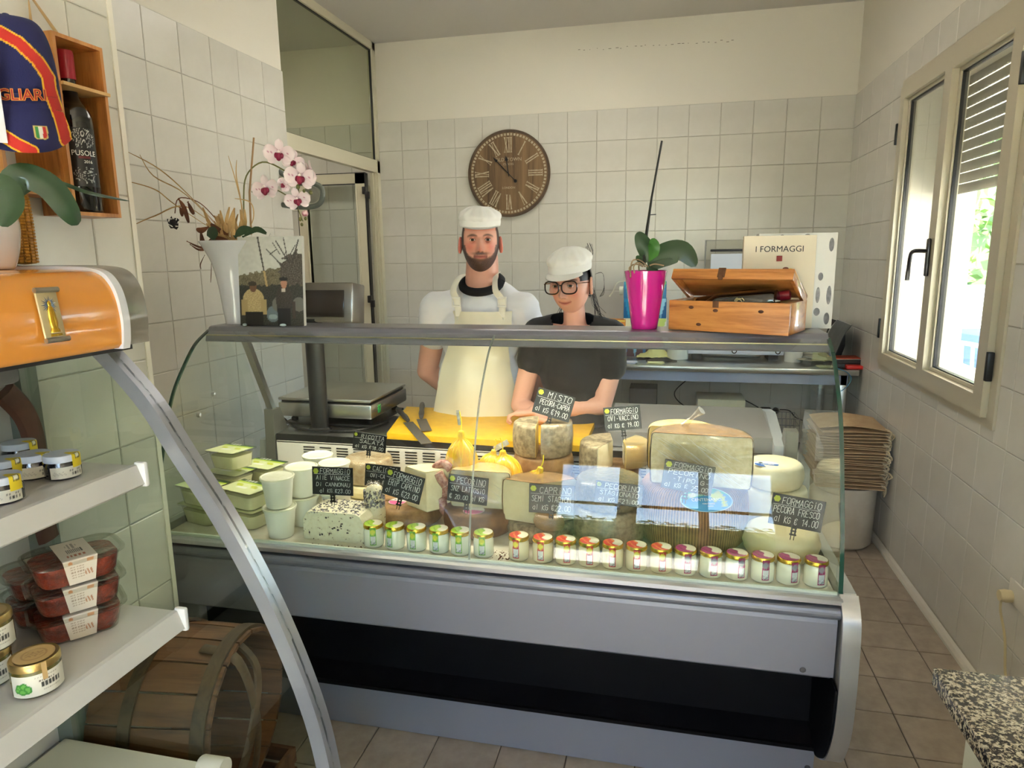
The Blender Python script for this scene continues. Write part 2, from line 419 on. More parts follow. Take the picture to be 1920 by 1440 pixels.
# ------------------------------------------------------------------ partition frame and open door
d2 = bpy.data.objects.new('door_2', None); COL.objects.link(d2); d2['kind'] = 'structure'
f = B()
X0, X1 = XF-.02, XF+.025
f.box(X0, X1, -.05, -.002, 0, H-.002)                    # near jamb at the back wall
f.box(X0, X1, -1.5, -1.45, 0, H-.002); f.box(X0, X1, -1.5, 0, H-.055, H-.002)
f.box(X0, X1, -1.5, 0, 2.195, 2.285)
f.box(X0+.005, X0+.03, -.062, -.04, 0, 2.2); f.box(X0-.012, X0+.012, -.075, -.05, 0, 2.2)
part('door_frame', f, alu_cream, d2)
g = B(); g.box(X0+.015, X0+.03, -1.45, -.05, H-.062, H-.055); g.box(X0+.015, X0+.03, -.056, -.049, 2.285, H-.055); g.box(X0+.015, X0+.03, -1.45, -.05, 2.285, 2.292)
part('rubber_gasket', g, black_p, d2)
part('transom_glass', B().box(XF-.004, XF+.002, -1.45, -.05, 2.285, H-.055), glass('transom_glass', (236, 240, 230)), d2)
LX0, LX1, LY = -3.96, -3.40, -.14
lf = B()
lf.box(LX0, LX0+.075, LY-.02, LY+.02, .02, 2.185); lf.box(LX1-.075, LX1, LY-.02, LY+.02, .02, 2.185)
lf.box(LX0, LX1, LY-.02, LY+.02, 2.11, 2.185); lf.box(LX0, LX1, LY-.02, LY+.02, .02, .2)
lf.rbox(LX0+.06, LX0+.075, LY-.026, LY+.02, .2, 2.11, .004); lf.rbox(LX1-.075, LX1-.06, LY-.026, LY+.02, .2, 2.11, .004)
part('door_leaf', lf, alu_cream, d2)
gk = B(); gk.box(LX0-.012, LX0, LY-.01, LY+.02, .02, 2.185); gk.box(LX0+.07, LX1-.07, LY-.022, LY-.018, 2.104, 2.112); gk.box(LX0, LX1, LY-.012, LY+.012, 2.185, 2.192)
gk.box(LX1+.002, LX1+.012, LY-.02, LY+.02, .02, 2.185)
part('rubber_gasket', gk, black_p, d2)
part('door_glass', B().box(LX0+.07, LX1-.07, LY-.004, LY+.004, .2, 2.11), pane, d2)
for z in (2.03, 1.22, .3):
    hb = B(); hb.rbox(LX1-.012, LX1+.016, LY-.045, LY-.015, z, z+.055, .004); hb.rbox(LX1+.012, LX1+.04, LY-.05, LY-.02, z-.035, z+.02, .004)
    part('door_hinge', hb, black_p, d2)

# ------------------------------------------------------------------ window in the right wall
w1 = bpy.data.objects.new('window_1', None); COL.objects.link(w1); w1['kind'] = 'structure'
OY0, OY1, OZ0, OZ1 = -2.40, -1.01, .93, 2.415
f = B(); t = .055
def ring(b, y0, y1, z0, z1, t, x0, x1):
    b.box(x0, x1, y0, y1, z0, z0+t); b.box(x0, x1, y0, y1, z1-t, z1); b.box(x0, x1, y0, y0+t, z0+t, z1-t); b.box(x0, x1, y1-t, y1, z0+t, z1-t)
ring(f, OY0, OY1, OZ0, OZ1, .05, -.012, .05)
part('window_frame', f, alu_win, w1)
for nm, (y0, y1, xo) in (('left', (-1.70, -1.045, -.028)), ('right', (-2.345, -1.66, -.034))):
    sb = B(); ring(sb, y0, y1, .965, 2.375, .062 if nm == 'left' else .075, xo, .03)
    sa = part('sash', sb, alu_win, w1)
    e = .062 if nm == 'left' else .075
    bd = B(); ring(bd, y0+e-.001, y1-e+.001, .965+e-.001, 2.375-e+.001, .016, -.006, .03)
    part('glazing_bead', bd, alu_win, sa)
    gs = B(); ring(gs, y0+e+.014, y1-e-.014, .965+e+.014, 2.375-e-.014, .006, .002, .024)
    part('rubber_gasket', gs, black_p, sa)
    part('window_pane', B().box(.008, .013, y0+e+.014, y1-e-.014, .965+e+.014, 2.375-e-.014), pane, sa)
rv = B(); ring(rv, WY0, WY1, WZ0, WZ1, .012, .05, .36)
part('window_reveal', rv, M_('outer_reveal', (205, 200, 185), .6), w1)
hn = B(); hn.rbox(-.048, -.034, -1.70, -1.672, 1.45, 1.615, .006)
hn.tube(spline([(-.045, -1.686, 1.56), (-.085, -1.68, 1.562), (-.095, -1.655, 1.555), (-.092, -1.625, 1.53), (-.088, -1.605, 1.48), (-.088, -1.60, 1.43)], 4), [.009]*17+[.010]*4, 8)
hn = part('window_handle', hn, M_('black_lever', (28, 24, 26), .3, coat=.3), w1)
for y, z in ((-1.035, 2.10), (-1.035, 1.10), (-2.352, 1.10), (-2.352, 2.10)):
    part('window_hinge', B().rbox(-.036, -.014, y-.010, y+.010, z, z+.105, .003), black_p, w1)
ss = B(); ss.box(-.03, -.028, -2.3455, -2.34, .98, 2.37)
# roller shutter outside, drawn part way
sh = bpy.data.objects.new('window_2', None); COL.objects.link(sh); sh['kind'] = 'structure'
shm = M_('shutter_slat', (150, 143, 128), .45)
sl_b = B().prism([(.215, 0), (.222, .006), (.226, .022), (.222, .040), (.215, .046), (.209, .04), (.207, .022), (.21, .006)], WY0+.03, WY1-.03, axis=1, smooth=True)
slat_mesh = sl_b.mesh('shutter_slat'); slat_mesh.materials.append(shm)
hm = M_('slot_daylight_paint', (245, 240, 220), .5, emit=0)  # pale solid bars painted as daylight showing between the slats
for k in range(12):
    z = 1.83+k*.050
    o = bpy.data.objects.new('shutter_slat', slat_mesh); COL.objects.link(o); o.parent = sh; o.location = (0, 0, z)
hb = B()
for k in range(1, 12):
    z = 1.83+k*.050-.0025
    for j in range(34):
        y = WY0+.05+j*.036; hb.box(.2045, .2055, y, y+.022, z-.0015, z+.0015)
part('painted_light_slots', hb, hm, sh)
part('guide_rail', B().box(.19, .24, WY0+.012, WY0+.035, WZ0, WZ1).box(.19, .24, WY1-.035, WY1-.012, WZ0, WZ1), alu_cream, sh)

# ------------------------------------------------------------------ outside
ext = M_('pale_paving', (205, 200, 190), .8, c2=(190, 186, 178), ns=2)
struct(part('ground', B().box(.3, 40, -30, 30, -.3, -.12).box(-40, .3, -40, YR-.2, -.3, -.12), ext))
struct(part('trim_1', B().box(.3, .84, .5, .75, -.12, 3.2), M_('white_outer_pier', (236, 233, 226), .8)))
struct(part('trim_2', B().box(.3, 3.6, -9, 5, 2.95, 3.15), M_('porch_soffit', (220, 216, 206), .8)))
leafm = M_('hedge_leaf', (96, 128, 58), .5, c2=(58, 92, 40), ns=2, vary=0)
def hedge(name, label, x0, x1, y0, y1, h, n=2600, grp=None, cat='hedge'):
    b = B(); r = random.Random(hash(name+str(x0)) % 1000 if False else int(abs(x0*13+y0*7))+3)
    b.rbox(x0+.15, x1-.15, y0+.15, y1-.15, -.12, h-.15, .3, 3)
    for k in range(n):
        fx, fy, fz = r.random(), r.random(), r.random()
        s_ = r.choice((0, 1, 2, 3))
        if x1-x0 > y1-y0: p = Vector((x0+fx*(x1-x0), (y0, y1, y0, y1)[s_]+r.uniform(-.1, .1), fz*h))
        else: p = Vector(((x0, x1, x0, x0)[s_]+r.uniform(-.1, .1), y0+fy*(y1-y0), fz*h))
        if r.random() < .2: p.z = h+r.uniform(-.1, .12)
        m = T(*p) @ Matrix.Rotation(r.uniform(0, 6.28), 4, Vector((r.uniform(-1, 1), r.uniform(-1, 1), r.uniform(-1, 1))).normalized())
        a = r.uniform(.06, .13)
        b.add([(-a, 0, 0), (0, -a*.5, .01), (a, 0, 0), (0, a*.5, .01)], [(0, 1, 2, 3)], False, m)
    o = part(name, b, leafm, fix=False); tag(o, label, cat, grp); o['kind'] = 'stuff'; return o
hedge('hedge', 'tall green hedge outside, seen through the right window pane', .6, 10, 8, 9, 3.6, 5200)
hedge('hedge', 'green hedge in the yard beyond the glazed shop door', -7, 5, -15.2, -14, 2.6, 3600)
fence = B(); fence.box(.6, 9, 7.5, 7.55, -.12, 1.0)
tag(part('garden_fence', fence, M_('grey_fence', (168, 172, 168), .7)), 'low grey fence outside in front of the hedge', 'fence')
# white plastic chair and blue covered table outside
wp_ = M_('garden_white_plastic', (236, 238, 240), .35)
ch = thing('garden_chair', 'white plastic garden chair outside the window', 'chair', (1.45, 1.75, -.12), 2.6)
b = B().rbox(-.22, .22, -.22, .22, .42, .45, .012); part('seat', b, wp_, ch)
b = B()
b.tube(spline([(-.21, .2, .44), (-.23, .27, .7), (-.2, .31, .86), (0, .33, .9), (.2, .31, .86), (.23, .27, .7), (.21, .2, .44)], 5), .02, 8)
for x in (-.12, -.04, .04, .12): b.tube([(x, .22, .44), (x, .33, .88)], .014, 6)
part('backrest', b, wp_, ch)
for x in (-1, 1):
    part('armrest', B().tube(spline([(x*.24, -.2, .44), (x*.27, -.22, .64), (x*.27, 0, .68), (x*.24, .26, .66)], 5), .018, 8), wp_, ch)
    for y in (-1, 1): part('leg', B().tube([(x*.2, y*.2, .43), (x*.25, y*.24, 0)], [.022, .016], 8), wp_, ch)
tb = thing('garden_table', 'blue covered garden table outside behind the white chair', 'table', (2.35, 2.7, -.12), .3)
part('tablecloth', B().rbox(-.6, .6, -.5, .5, .45, .86, .02), M_('blue_cloth', (112, 132, 190), .8), tb)
for x in (-.5, .5):
    for y in (-.4, .4): part('leg', B().tube([(x, y, 0), (x, y, .6)], .025, 8), wp_, tb)

t2 = thing('garden_table', 'white garden table right outside the window', 'table', (1.05, .1, -.12), .1)
part('table_top', B().rbox(-.55, .6, -.6, .35, .68, .72, .012), wp_, t2)
for x in (-.45, .5):
    for y in (-.5, .25): part('leg', B().tube([(x, y, 0), (x, y, .68)], .025, 8), wp_, t2)
# ------------------------------------------------------------------ refrigerated deli counter
CX0, CX1 = -2.70, -.70
ct = thing('deli_counter', 'long silver refrigerated deli counter with curved front glass full of cheese', 'counter', (0, 0, 0))
CG = M_('counter_silver_blue', (132, 132, 142), .42, .25, bump=.02, bs=600)
DECKM = M_('display_deck_white', (226, 222, 206), .4, c2=(214, 206, 184), ns=20)
blackm = M_('recess_shade', (7, 6, 9), .6, spec=.15)  # near-black colour stands in for the shade inside the kick recess
GP = spline([(-3.012, 1.325), (-3.09, 1.285), (-3.160, 1.215), (-3.215, 1.145), (-3.257, 1.059), (-3.296, .95), (-3.323, .871), (-3.342, .79), (-3.352, .722)], 5)
GP2 = [(p[0], p[1]) if False else (p.x, p.y) for p in [Vector((q[0], q[1])) for q in GP]]
seam = P(880, 1060, 1, -3.35).x
for nm, a, b_ in (('l', CX0+.012, seam-.0015), ('r', seam+.0015, CX1-.012)):
    part('front_glass', B().strip(GP2, a, b_, 0, .005), clear2, ct, sharp=80)
    e = B(); x = b_ if nm == 'l' else a
    e.strip(GP2, x-.0006, x+.0006, 0, .005); part('glass_edge', e, M_('polished_glass_edge', (170, 182, 174), .1, coat=1), ct)
EY = -2.86
endp = [(EY, 1.325)]+GP2+[(-3.352, .70), (-2.72, .70), (-2.72, .90)]
for x in (CX0, CX1-.008):
    part('end_glass', B().prism(endp, x, x+.008, 0), clear2, ct)
    e = B(); pa = [(q[0]-.0008, q[1]) for q in GP2]
    e.strip(pa, x-.001, x+.009, 0, .0055)
    part('glass_edge', e, glass_edge, ct)
# canopy shelf
cp = [(-2.868, 1.337), (-2.868, 1.318), (-2.99, 1.297), (-3.034, 1.286), (-3.036, 1.290), (-3.030, 1.308), (-3.018, 1.325), (-3.010, 1.334), (-3.000, 1.337)]
part('top_shelf', B().prism(cp, CX0+.005, CX1-.005, 0), M_('shelf_grey_gloss', (112, 111, 120), .3, .1, coat=.25), ct)
part('front_trim', B().box(CX0+.01, CX1-.01, -3.0375, -3.030, 1.3065, 1.3105), M_('brass_line', (152, 144, 112), .3, .6), ct)
part('lamp_tube', B().tube([(CX0+.1, -2.93, 1.293), (CX1-.1, -2.93, 1.293)], .011, 10), M_('lit_lamp_tube', (255, 246, 224), .5, emit=0.0), ct)
# posts, side plates inside
for x, s_ in ((-2.668, 1), (-.735, -1)):
    if s_ > 0: part('support_post', B().prism([(-2.885, 1.32), (-2.86, 1.32), (-2.70, .97), (-2.725, .97)], x-.012, x+.012, 0), steel, ct)
    part('side_plate', B().prism([(-2.74, .98), (-2.69, .98), (-2.55, .70), (-2.75, .70)], x-.02, x+.02, 0), M_('bracket_grey', (120, 120, 112), .4, .5), ct)
for z, y in ((1.10, -3.03), (1.045, -3.115)):
    part('glass_bolt', B().lathe([(0, .009), (.007, .007), (.009, 0), (.009, -.004), (0, -.004)], 16, T(CX0+.012, y, z) @ RY(PI/2)), steel, ct)
# deck and rear slotted panel
part('deck', B().box(CX0+.01, CX1-.01, -3.335, -2.74, .69, .706), DECKM, ct)
pan = B(); pan.box(CX0+.06, CX1-.05, -2.745, -2.735, .70, .856); pan.box(CX0+.06, CX1-.05, -2.745, -2.70, .852, .858)
pnl = part('rear_air_panel', pan, M_('panel_white', (222, 220, 212), .4), ct)
sl_me = B().box(-.024, .024, -.0015, 0, -.0022, .0022).mesh('air_slot'); sl_me.materials.append(black_p)
for k in range(25):
    for r_ in range(5):
        o = bpy.data.objects.new('air_slot', sl_me); COL.objects.link(o); o.parent = ct if False else pnl
        o.location = (CX0+.20+k*.0706, -2.745, .838-r_*.0108)
# worktop behind the display
part('worktop', B().rbox(CX0+.02, CX1-.02, -2.735, -2.36, .862, .882, .004), steel, ct)
part('worktop_front', B().box(CX0+.06, CX1-.03, -2.742, -2.735, .858, .884), black_p, ct)
part('service_body', B().box(CX0+.02, CX1-.02, -2.70, -2.40, .08, .862), M_('body_rear', (170, 172, 176), .4, .3), ct)
# rails
part('front_rail', B().prism([(-3.33, .712), (-3.362, .716), (-3.372, .712), (-3.372, .700), (-3.30, .69)], CX0, CX1-.002, 0), alu_n, ct)
part('glass_channel', B().prism([(-3.33, .718), (-3.345, .722), (-3.347, .712), (-3.33, .712)], CX0+.01, CX1-.01, 0), M_('pale_gasket', (206, 214, 200), .4), ct)
bumper = [(-3.365+.012*math.cos(a), .674+.016*math.sin(a)) for a in [PI/2+k*PI/8 for k in range(9)]]+[(-3.33, .658), (-3.33, .69)]
part('bumper_rail', B().prism(bumper, CX0, CX1-.004, 0, smooth=False), M_('bumper_grey', (118, 120, 130), .35, .4), ct)
part('upper_panel', B().prism([(-3.352, .658), (-3.356, .64), (-3.356, .492), (-3.348, .484), (-3.33, .484), (-3.33, .658)], CX0, CX1-.006, 0), CG, ct)
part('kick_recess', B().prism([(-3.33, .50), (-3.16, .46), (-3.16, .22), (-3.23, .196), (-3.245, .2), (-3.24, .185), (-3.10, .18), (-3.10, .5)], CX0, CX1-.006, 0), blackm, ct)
part('plinth', B().box(CX0, CX1+.004, -3.185, -2.42, .006, .196), CG, ct)
for x, y, z in ((-.78, -3.358, .505), (-.712, -3.187, .09)):
    part('panel_screw', B().lathe([(0, .003), (.006, .002), (.008, 0)], 14, T(x, y, z) @ RX(PI/2)), M_('screw_grey', (90, 88, 92), .4, .6), ct)
# right plastic end cap (added black sheet carries the shade across the recess end)
cap = spline([(-3.352, .725), (-3.398, .67), (-3.408, .56), (-3.408, .47), (-3.395, .36), (-3.345, .255), (-3.28, .20), (-3.235, .185), (-3.20, .21)], 5)
cpoly = [(p.x, p.y) for p in cap]+[(-3.17, .3), (-3.17, .5), (-3.10, .70), (-2.42, .72), (-2.42, .84), (-2.74, .86), (-2.76, .74)]
part('recess_shade_sheet', B().prism([q for q in cpoly[:len(cap)] if .186 < q[1] < .49 and q[0] < -3.21]+[(-3.12, .21), (-3.12, .488)], CX1-.012, CX1-.0065, 0), blackm, ct)
part('end_panel', B().prism(cpoly[:len(cap)]+[(-2.9, .20), (-2.42, .20), (-2.42, .85), (-2.72, .85), (-2.74, .72)], CX1+.002, CX1+.032, 0), M_('end_panel_grey', (176, 178, 176), .38, .2), ct)
lip = [(p.x-.004, p.y-.002) for p in cap]
part('end_panel_edge', B().strip(lip, CX1-.006, CX1+.036, 0, .012), alu_n, ct)
part('end_panel', B().prism(cpoly[:len(cap)]+[(-2.9, .20), (-2.42, .20), (-2.42, .85), (-2.72, .85), (-2.74, .72)], CX0-.03, CX0-.002, 0), M_('end_panel_grey2', (176, 178, 176), .38, .2), ct)
lamp('counter_tube_light', 'AREA', ((CX0+CX1)/2, -2.95, 1.277), (0, 0, 0), LAMP_W, (1, .92, .74), 1.8, .03)

# ------------------------------------------------------------------ hand-lettered signs
GLY = {'A': '002640|1232', 'a': '40 44|44 24 02 20 40', 'B': '0006 26 35 24 04|24 42 30 00', 'C': '45 26 05 01 20 41', 'D': '0006 26 44 42 20 00', 'E': '4000 06 46|0333', 'F': '0006 46|0333',
       'G': '45 26 05 01 20 41 43 23', 'I': '2026', 'K': '0006|4603 40', 'L': '06 00 40', 'M': '0006 23 46 40', 'N': '0006 40 46', 'O': '20 01 05 26 45 41 20', 'P': '0006 36 44 23 03',
       'R': '0006 36 44 23 03|23 40', 'S': '45 26 05 14 33 41 20 01', 'T': '2026|0646', 'U': '06 01 20 41 46', 'V': '06 20 46', 'Z': '06 46 00 40', 'Q': '20 01 05 26 45 41 20|31 50', '-': '1333', '.': '2021', ',': '2111',
       '0': '20 01 05 26 45 41 20', '1': '1536|3630', '2': '05 26 45 44 00 40', '3': '05 26 45 34 23 34 41 20 01', '4': '36 02 42|3530', '5': '46 06 03 33 42 30 00', '6': '46 24 02 20 42 23 02', '7': '06 46 10', '8': '24 05 26 45 24 02 20 42 24', '9': '42 45 26 04 23 44|44 30',
       'l': '2026', 'i': '2024|2526', 'k': '0006|3402 30', 'g': '43 24 02 21 42|44 40 0 0', 'e': '', '€': '45 26 05 01 20 41|0434|0232', '/': '0046'}
def strokes(ch):
    out = []
    for s_ in GLY.get(ch, '').split('|'):
        d = s_.replace(' ', '')
        pts = [(int(d[i])/4, int(d[i+1])/6) for i in range(0, len(d)-1, 2)]
        if len(pts) > 1: out.append(pts)
    return out
def write(b, text, x0, z0, h_, w_, y=-.0008, wt=.0011, r=None, slant=.12, jit=.06):
    """ribbons for a line of text, baseline start (x0, z0), letter height h_, advance w_"""
    r = r or rnd; x = x0
    for ch in text:
        if ch != ' ':
            dz = r.uniform(-jit, jit)*h_; sc_ = r.uniform(.92, 1.06)
            for st in strokes(ch):
                q = [Vector((x+(p[0]*.74+p[1]*slant)*w_, y, z0+dz+p[1]*h_*sc_)) for p in st]
                for i in range(len(q)-1):
                    d = (q[i+1]-q[i]); L = d.length
                    if L < 1e-6: continue
                    d /= L; n = Vector((-d.z, 0, d.x))*wt/2; e = d*wt*.35
                    b.add([q[i]-n-e, q[i+1]-n+e, q[i+1]+n+e, q[i]+n-e], [(0, 1, 2, 3)])
        x += w_
chalk = M_('chalk_marker', (236, 236, 232), .6); slate = M_('price_card_black', (24, 25, 28), .35, coat=.2)
clover = M_('yellow_green_print', (190, 200, 60), .5)
def text_w(t): return len(t)
def sign(label, u, v, Y, wpx, hpx, lines, tilt=0, yaw=0, foot=None, lean=.12):
    c = PXY(u, v, Y); k = depth(c)/FPX; w_, h_ = wpx*k*1.1, hpx*k*1.06
    t = thing('price_sign', label, 'sign', c, (lean*-1, -tilt, yaw))
    part('card', B().rbox(-w_/2, w_/2, -.0006, .0012, -h_/2, h_/2, .0006, 1), slate, t)
    b = B(); n = len(lines)
    for i, (tx, sz, ind) in enumerate(lines):
        lh = h_/(n+.35); z = h_/2-lh*(i+.96)-.0008; av = w_*(1-ind)*.93; adv = min(av/max(len(tx), 1), lh*1.0*sz)
        write(b, tx, -w_/2+w_*ind, z, lh*.70*sz, adv, wt=.0009 if n > 3 else .0011, r=random.Random(len(tx)*7+i))
        if i == 0: b.box(-w_/2+w_*.04, w_/2-w_*.08, -.0009, -.0007, z-lh*.14, z-lh*.14+.0007)
    part('lettering', b, chalk, t, fix=False)
    cl = B(); r0 = h_*.10
    for a in range(6):
        an = a*PI/3; cl.lathe([(0, 0), (r0*.52, 0)], 8, T(-w_/2+h_*.15+r0*.55*math.cos(an), -.0009, h_/2-h_*.16+r0*.55*math.sin(an)) @ RX(PI/2))
    part('clover_print', cl, clover, t, fix=False)
    f = B(); fh = foot if foot else .03; z = -h_/2; s_ = .0042
    f.box(-s_*1.7, s_*1.7, -.004, .004, z-.002, z+.008); f.box(-s_*1.5, -s_*.7, -.003, .003, z-fh*.55, z); f.box(s_*.7, s_*1.5, -.003, .003, z-fh*.55, z)
    f.box(-s_*1.7, s_*1.7, -.003, .003, z-fh*.32, z-fh*.22); f.box(-s_*2, s_*2, -.003, .003, z-fh*.62, z-fh*.5)
    f.tube([(-s_, 0, z-fh*.5), (-s_, 0, z-fh)], .0011, 6); f.tube([(s_, 0, z-fh*.5), (s_, 0, z-fh)], .0011, 6)
    part('clip_stand', f, black_p, t)
    return t
# ------------------------------------------------------------------ cheeses and goods in the counter
DZ = .7065
RINDS = {
 'brown': M_('rind_brown_ribbed', (126, 88, 54), .7, c2=(92, 62, 38), ns=30, bump=.5, bs=140),
 'tan': M_('rind_tan', (166, 128, 80), .65, c2=(128, 94, 56), ns=26, bump=.4, bs=90),
 'grey': M_('rind_grey_mottled', (166, 152, 122), .6, c2=(112, 98, 74), ns=60, bump=.4, bs=120),
 'straw': M_('rind_straw', (224, 200, 138), .5, c2=(206, 174, 108), ns=14, bump=.15, bs=60),
 'pale': M_('rind_pale', (226, 216, 172), .5, c2=(212, 198, 150), ns=10, bump=.2, bs=70),
 'white': M_('rind_white', (232, 228, 200), .5, c2=(218, 208, 172), ns=10, bump=.2, bs=60),
 'herb': M_('rind_dark_herb', (84, 84, 60), .8, c2=(128, 122, 92), ns=120, bump=.8, bs=160),
 'crust': M_('rind_salted_crust', (176, 150, 116), .8, c2=(206, 190, 160), ns=40, bump=.8, bs=60),
}
PASTE = {
 'ivory': M_('paste_ivory', (236, 226, 192), .45, c2=(226, 214, 174), ns=30, bump=.12, bs=90),
 'yellow': M_('paste_yellow', (232, 208, 132), .45, c2=(222, 194, 112), ns=20, bump=.1, bs=90),
 'white': M_('paste_white', (228, 224, 206), .45, c2=(218, 212, 192), ns=20, bump=.12, bs=90),
 'grana': M_('paste_grana', (224, 210, 168), .5, c2=(204, 186, 140), ns=60, bump=.3, bs=120),
}
def ribs(n=120):
    k = N('rind_basket_ribs'); c = k.n('ShaderNodeTexCoord'); sx = k.n('ShaderNodeSeparateXYZ'); k.l(c.outputs[3], sx.inputs[0])
    a = k.math('ARCTAN2', sx.outputs[1], sx.outputs[0]); f = k.math('SINE', k.math('MULTIPLY', a, n))
    nz = k.noise(c.outputs[3], 40, 4); h_ = k.math('ADD', k.math('MULTIPLY', f, .35), nz)
    k.l(k.ramp(h_, [(.1, (88, 56, 30)), (.45, (128, 88, 50)), (.9, (156, 112, 68))]), k.p.inputs['Base Color']); k.p.inputs['Roughness'].default_value = .65
    k.bump(h_, .6, .003); return k.m
RINDS['ribbed'] = ribs()
crease_m = M_('film_crease', (236, 234, 226), .2, coat=1)  # whitish colour paints the highlights along the film folds
def wheel_prof(R, h_, r=.012, bulge=.0):
    pr = [(0, 0), (R-r, 0)]+[(R-r+r*math.sin(a), r-r*math.cos(a)) for a in [PI/8*k for k in range(1, 5)]]
    pr += [(R+bulge*math.sin(PI*k/5), r+(h_-2*r)*k/5) for k in range(1, 5)]
    pr += [(R-r+r*math.cos(a), h_-r+r*math.sin(a)) for a in [PI/8*k for k in range(0, 5)]]+[(R*.5, h_-.001), (0, h_)]
    return pr
def wheel_fit(u0, u1, vt, Yf, z0):
    """centre, radius and height of a wheel whose front edge stands at y = Yf"""
    r = .08
    for _ in range(6):
        Yc = Yf+r; a, b_ = PXY(u0, (vt+20), Yc), PXY(u1, vt+20, Yc); r = (b_.x-a.x)/2
    zt = PXY((u0+u1)/2, vt, Yf+.008).z
    return Vector(((a.x+b_.x)/2, Yf+r, z0)), r, zt-z0
def cheese_wheel(label, u0, u1, vt, Yf, z0, rind, grp=None, film=False, rr=.012, bulge=.004, dry=None, kind='cheese wheel'):
    c, R, h_ = wheel_fit(u0, u1, vt, Yf, z0); h_ = max(h_, .02)
    t = thing('round_cheese', label, 'cheese', c, rnd.uniform(0, 6), grp)
    wob = [rnd.uniform(0, 6) for _ in range(3)]
    part('rind', B().lathe(wheel_prof(R, h_, rr, bulge), 56, fr=lambda a, z: 1+.006*math.sin(3*a+wob[0])+.004*math.sin(7*a+wob[1]+z*40)), RINDS[rind], t)
    if film: part('plastic_film', B().lathe([(r_*1.008+.001, z*1.01) for r_, z in wheel_prof(R, h_, rr, bulge)[2:]], 40), film_m, t)
    t['_r'] = 0; del t['_r']
    return t, c, R, c.z+h_
def sector_meshes(R, h_, a0, a1, rr=.012):
    """angles measured from +x; returns rind mesh builder and paste builder of a cut piece"""
    pr = wheel_prof(R, h_, rr, .003); n = max(6, int(abs(a1-a0)/.09))
    rind = B().lathe(pr, n, a0=a0, a1=a1); pa = B()
    for a in (a0, a1):
        ca, sa = math.cos(a), math.sin(a); k = (R-.0035)/R
        vs = [(r_*k*ca, r_*k*sa, min(max(z, .0025), h_-.0025)) for r_, z in pr]; m = len(vs)
        nn = Vector((sa, -ca, 0)) if a == a0 else Vector((-sa, ca, 0))
        pa.add([Vector(v)+nn*.0012 for v in vs]+[Vector(v)-nn*.004 for v in vs], [tuple(range(m))]+[(i, (i+1) % m, m+(i+1) % m, m+i) for i in range(m)])
        pb = B()
    return rind, pa
def cheese_cut(label, loc, R, h_, a0, a1, rot, rind, paste, film=False, grp=None, lean=0):
    t = thing('cut_cheese', label, 'cheese', loc, (0, lean, rot), grp)
    r_, p_ = sector_meshes(R, h_, a0, a1)
    part('rind', r_, RINDS[rind], t); part('paste', p_, PASTE[paste], t)
    if film:
        r2 = B(); pr = wheel_prof(R+.0025, h_+.003, .014, .003); r2.lathe(pr[2:], 24, a0=a0-.0, a1=a1)
        for a in (a0, a1):
            ca, sa = math.cos(a), math.sin(a); s2 = 1 if a == a0 else -1
            n2 = Vector((sa, -ca, 0))*s2
            r2.grid(lambda u, v: Vector((R*u*ca, R*u*sa, h_*v))+n2*(.0035+.001*noise.noise(Vector((u*5, v*9, R*40)))), 14, 10)
        part('plastic_film', r2, film_m, t, fix=False)
        cr = B(); rc = random.Random(int(R*1e4)); n_c = 46 if R > .12 else 16; fw_ = R*2 if abs(a1-a0) > 3 else R
        for k in range(n_c):
            x0_ = rc.uniform(-.96, .96)*R if abs(a1-a0) > 3 else rc.uniform(.1, .95)*R; z0_ = rc.uniform(.35, .97)*h_; L_ = rc.uniform(.03, .10)*(R/.14); sl_ = rc.uniform(-.9, -.5)
            ca, sa = math.cos(a0), math.sin(a0); nn = Vector((sa, -ca, 0))*.0052
            q0 = Vector((x0_*ca, x0_*sa, z0_))+nn; q1 = Vector(((x0_+L_)*ca, (x0_+L_)*sa, max(z0_+sl_*L_, .006)))+nn
            if abs(x0_+L_) < R*.97: cr.tube([q0, (q0+q1)/2+nn*.15, q1], [.0002, .0005, .0002], 4)
        part('film_crease_glints', cr, crease_m, t, kind='stuff')
    return t
# --- speckled block with grape marc
a, b_ = PXY(571, 1020, -3.275), PXY(684, 1020, -3.275); W = b_.x-a.x; hB = PXY(628, 962, -3.275).z-DZ
cx = (a.x+b_.x)/2
t = thing('cheese_block', 'pale cut cheese block with dark grape marc crust on top, in the front left', 'cheese', (cx, -3.215, DZ))
def block(u_, v_): return 0
b = B(); n = 10
poly = [(-W/2, .0), (W/2, 0), (W/2-.002, hB*.7), (W/2-.014, hB*.93), (W/2-.03, hB), (-W/2+.03, hB*1.0), (-W/2+.014, hB*.95), (-W/2+.001, hB*.7)]
b.prism(poly, -.06, .05, 1)
specks = N('paste_speckled'); v = specks.coord(); f = specks.noise(v, 95, 2, .5)
specks.l(specks.ramp(f, [(.30, (96, 74, 70)), (.345, (222, 214, 184)), (.6, (228, 222, 196))]), specks.p.inputs['Base Color']); specks.p.inputs['Roughness'].default_value = .45; specks.bump(specks.noise(v, 60, 3), .2)
part('paste', b, specks.m, t)
b = B(); r_ = random.Random(3)
for k in range(330):
    x = r_.uniform(-W/2+.02, W/2-.02); y = r_.uniform(-.061, .05); z = hB-.001-(.004 if abs(x) > W/2-.03 else 0)
    if y < -.055: z -= r_.uniform(0, .03)*r_.random()**2
    s_ = r_.uniform(.0012, .0035)
    b.box(-s_, s_, -s_, s_, -s_*.5, s_*.6, T(x, y, z) @ RZ(r_.random()*3) @ RX(r_.random()*2))
part('grape_marc_crust', b, M_('marc_dark', (58, 50, 50), .4, c2=(150, 146, 150), ns=90), t, kind='stuff')
b = B()
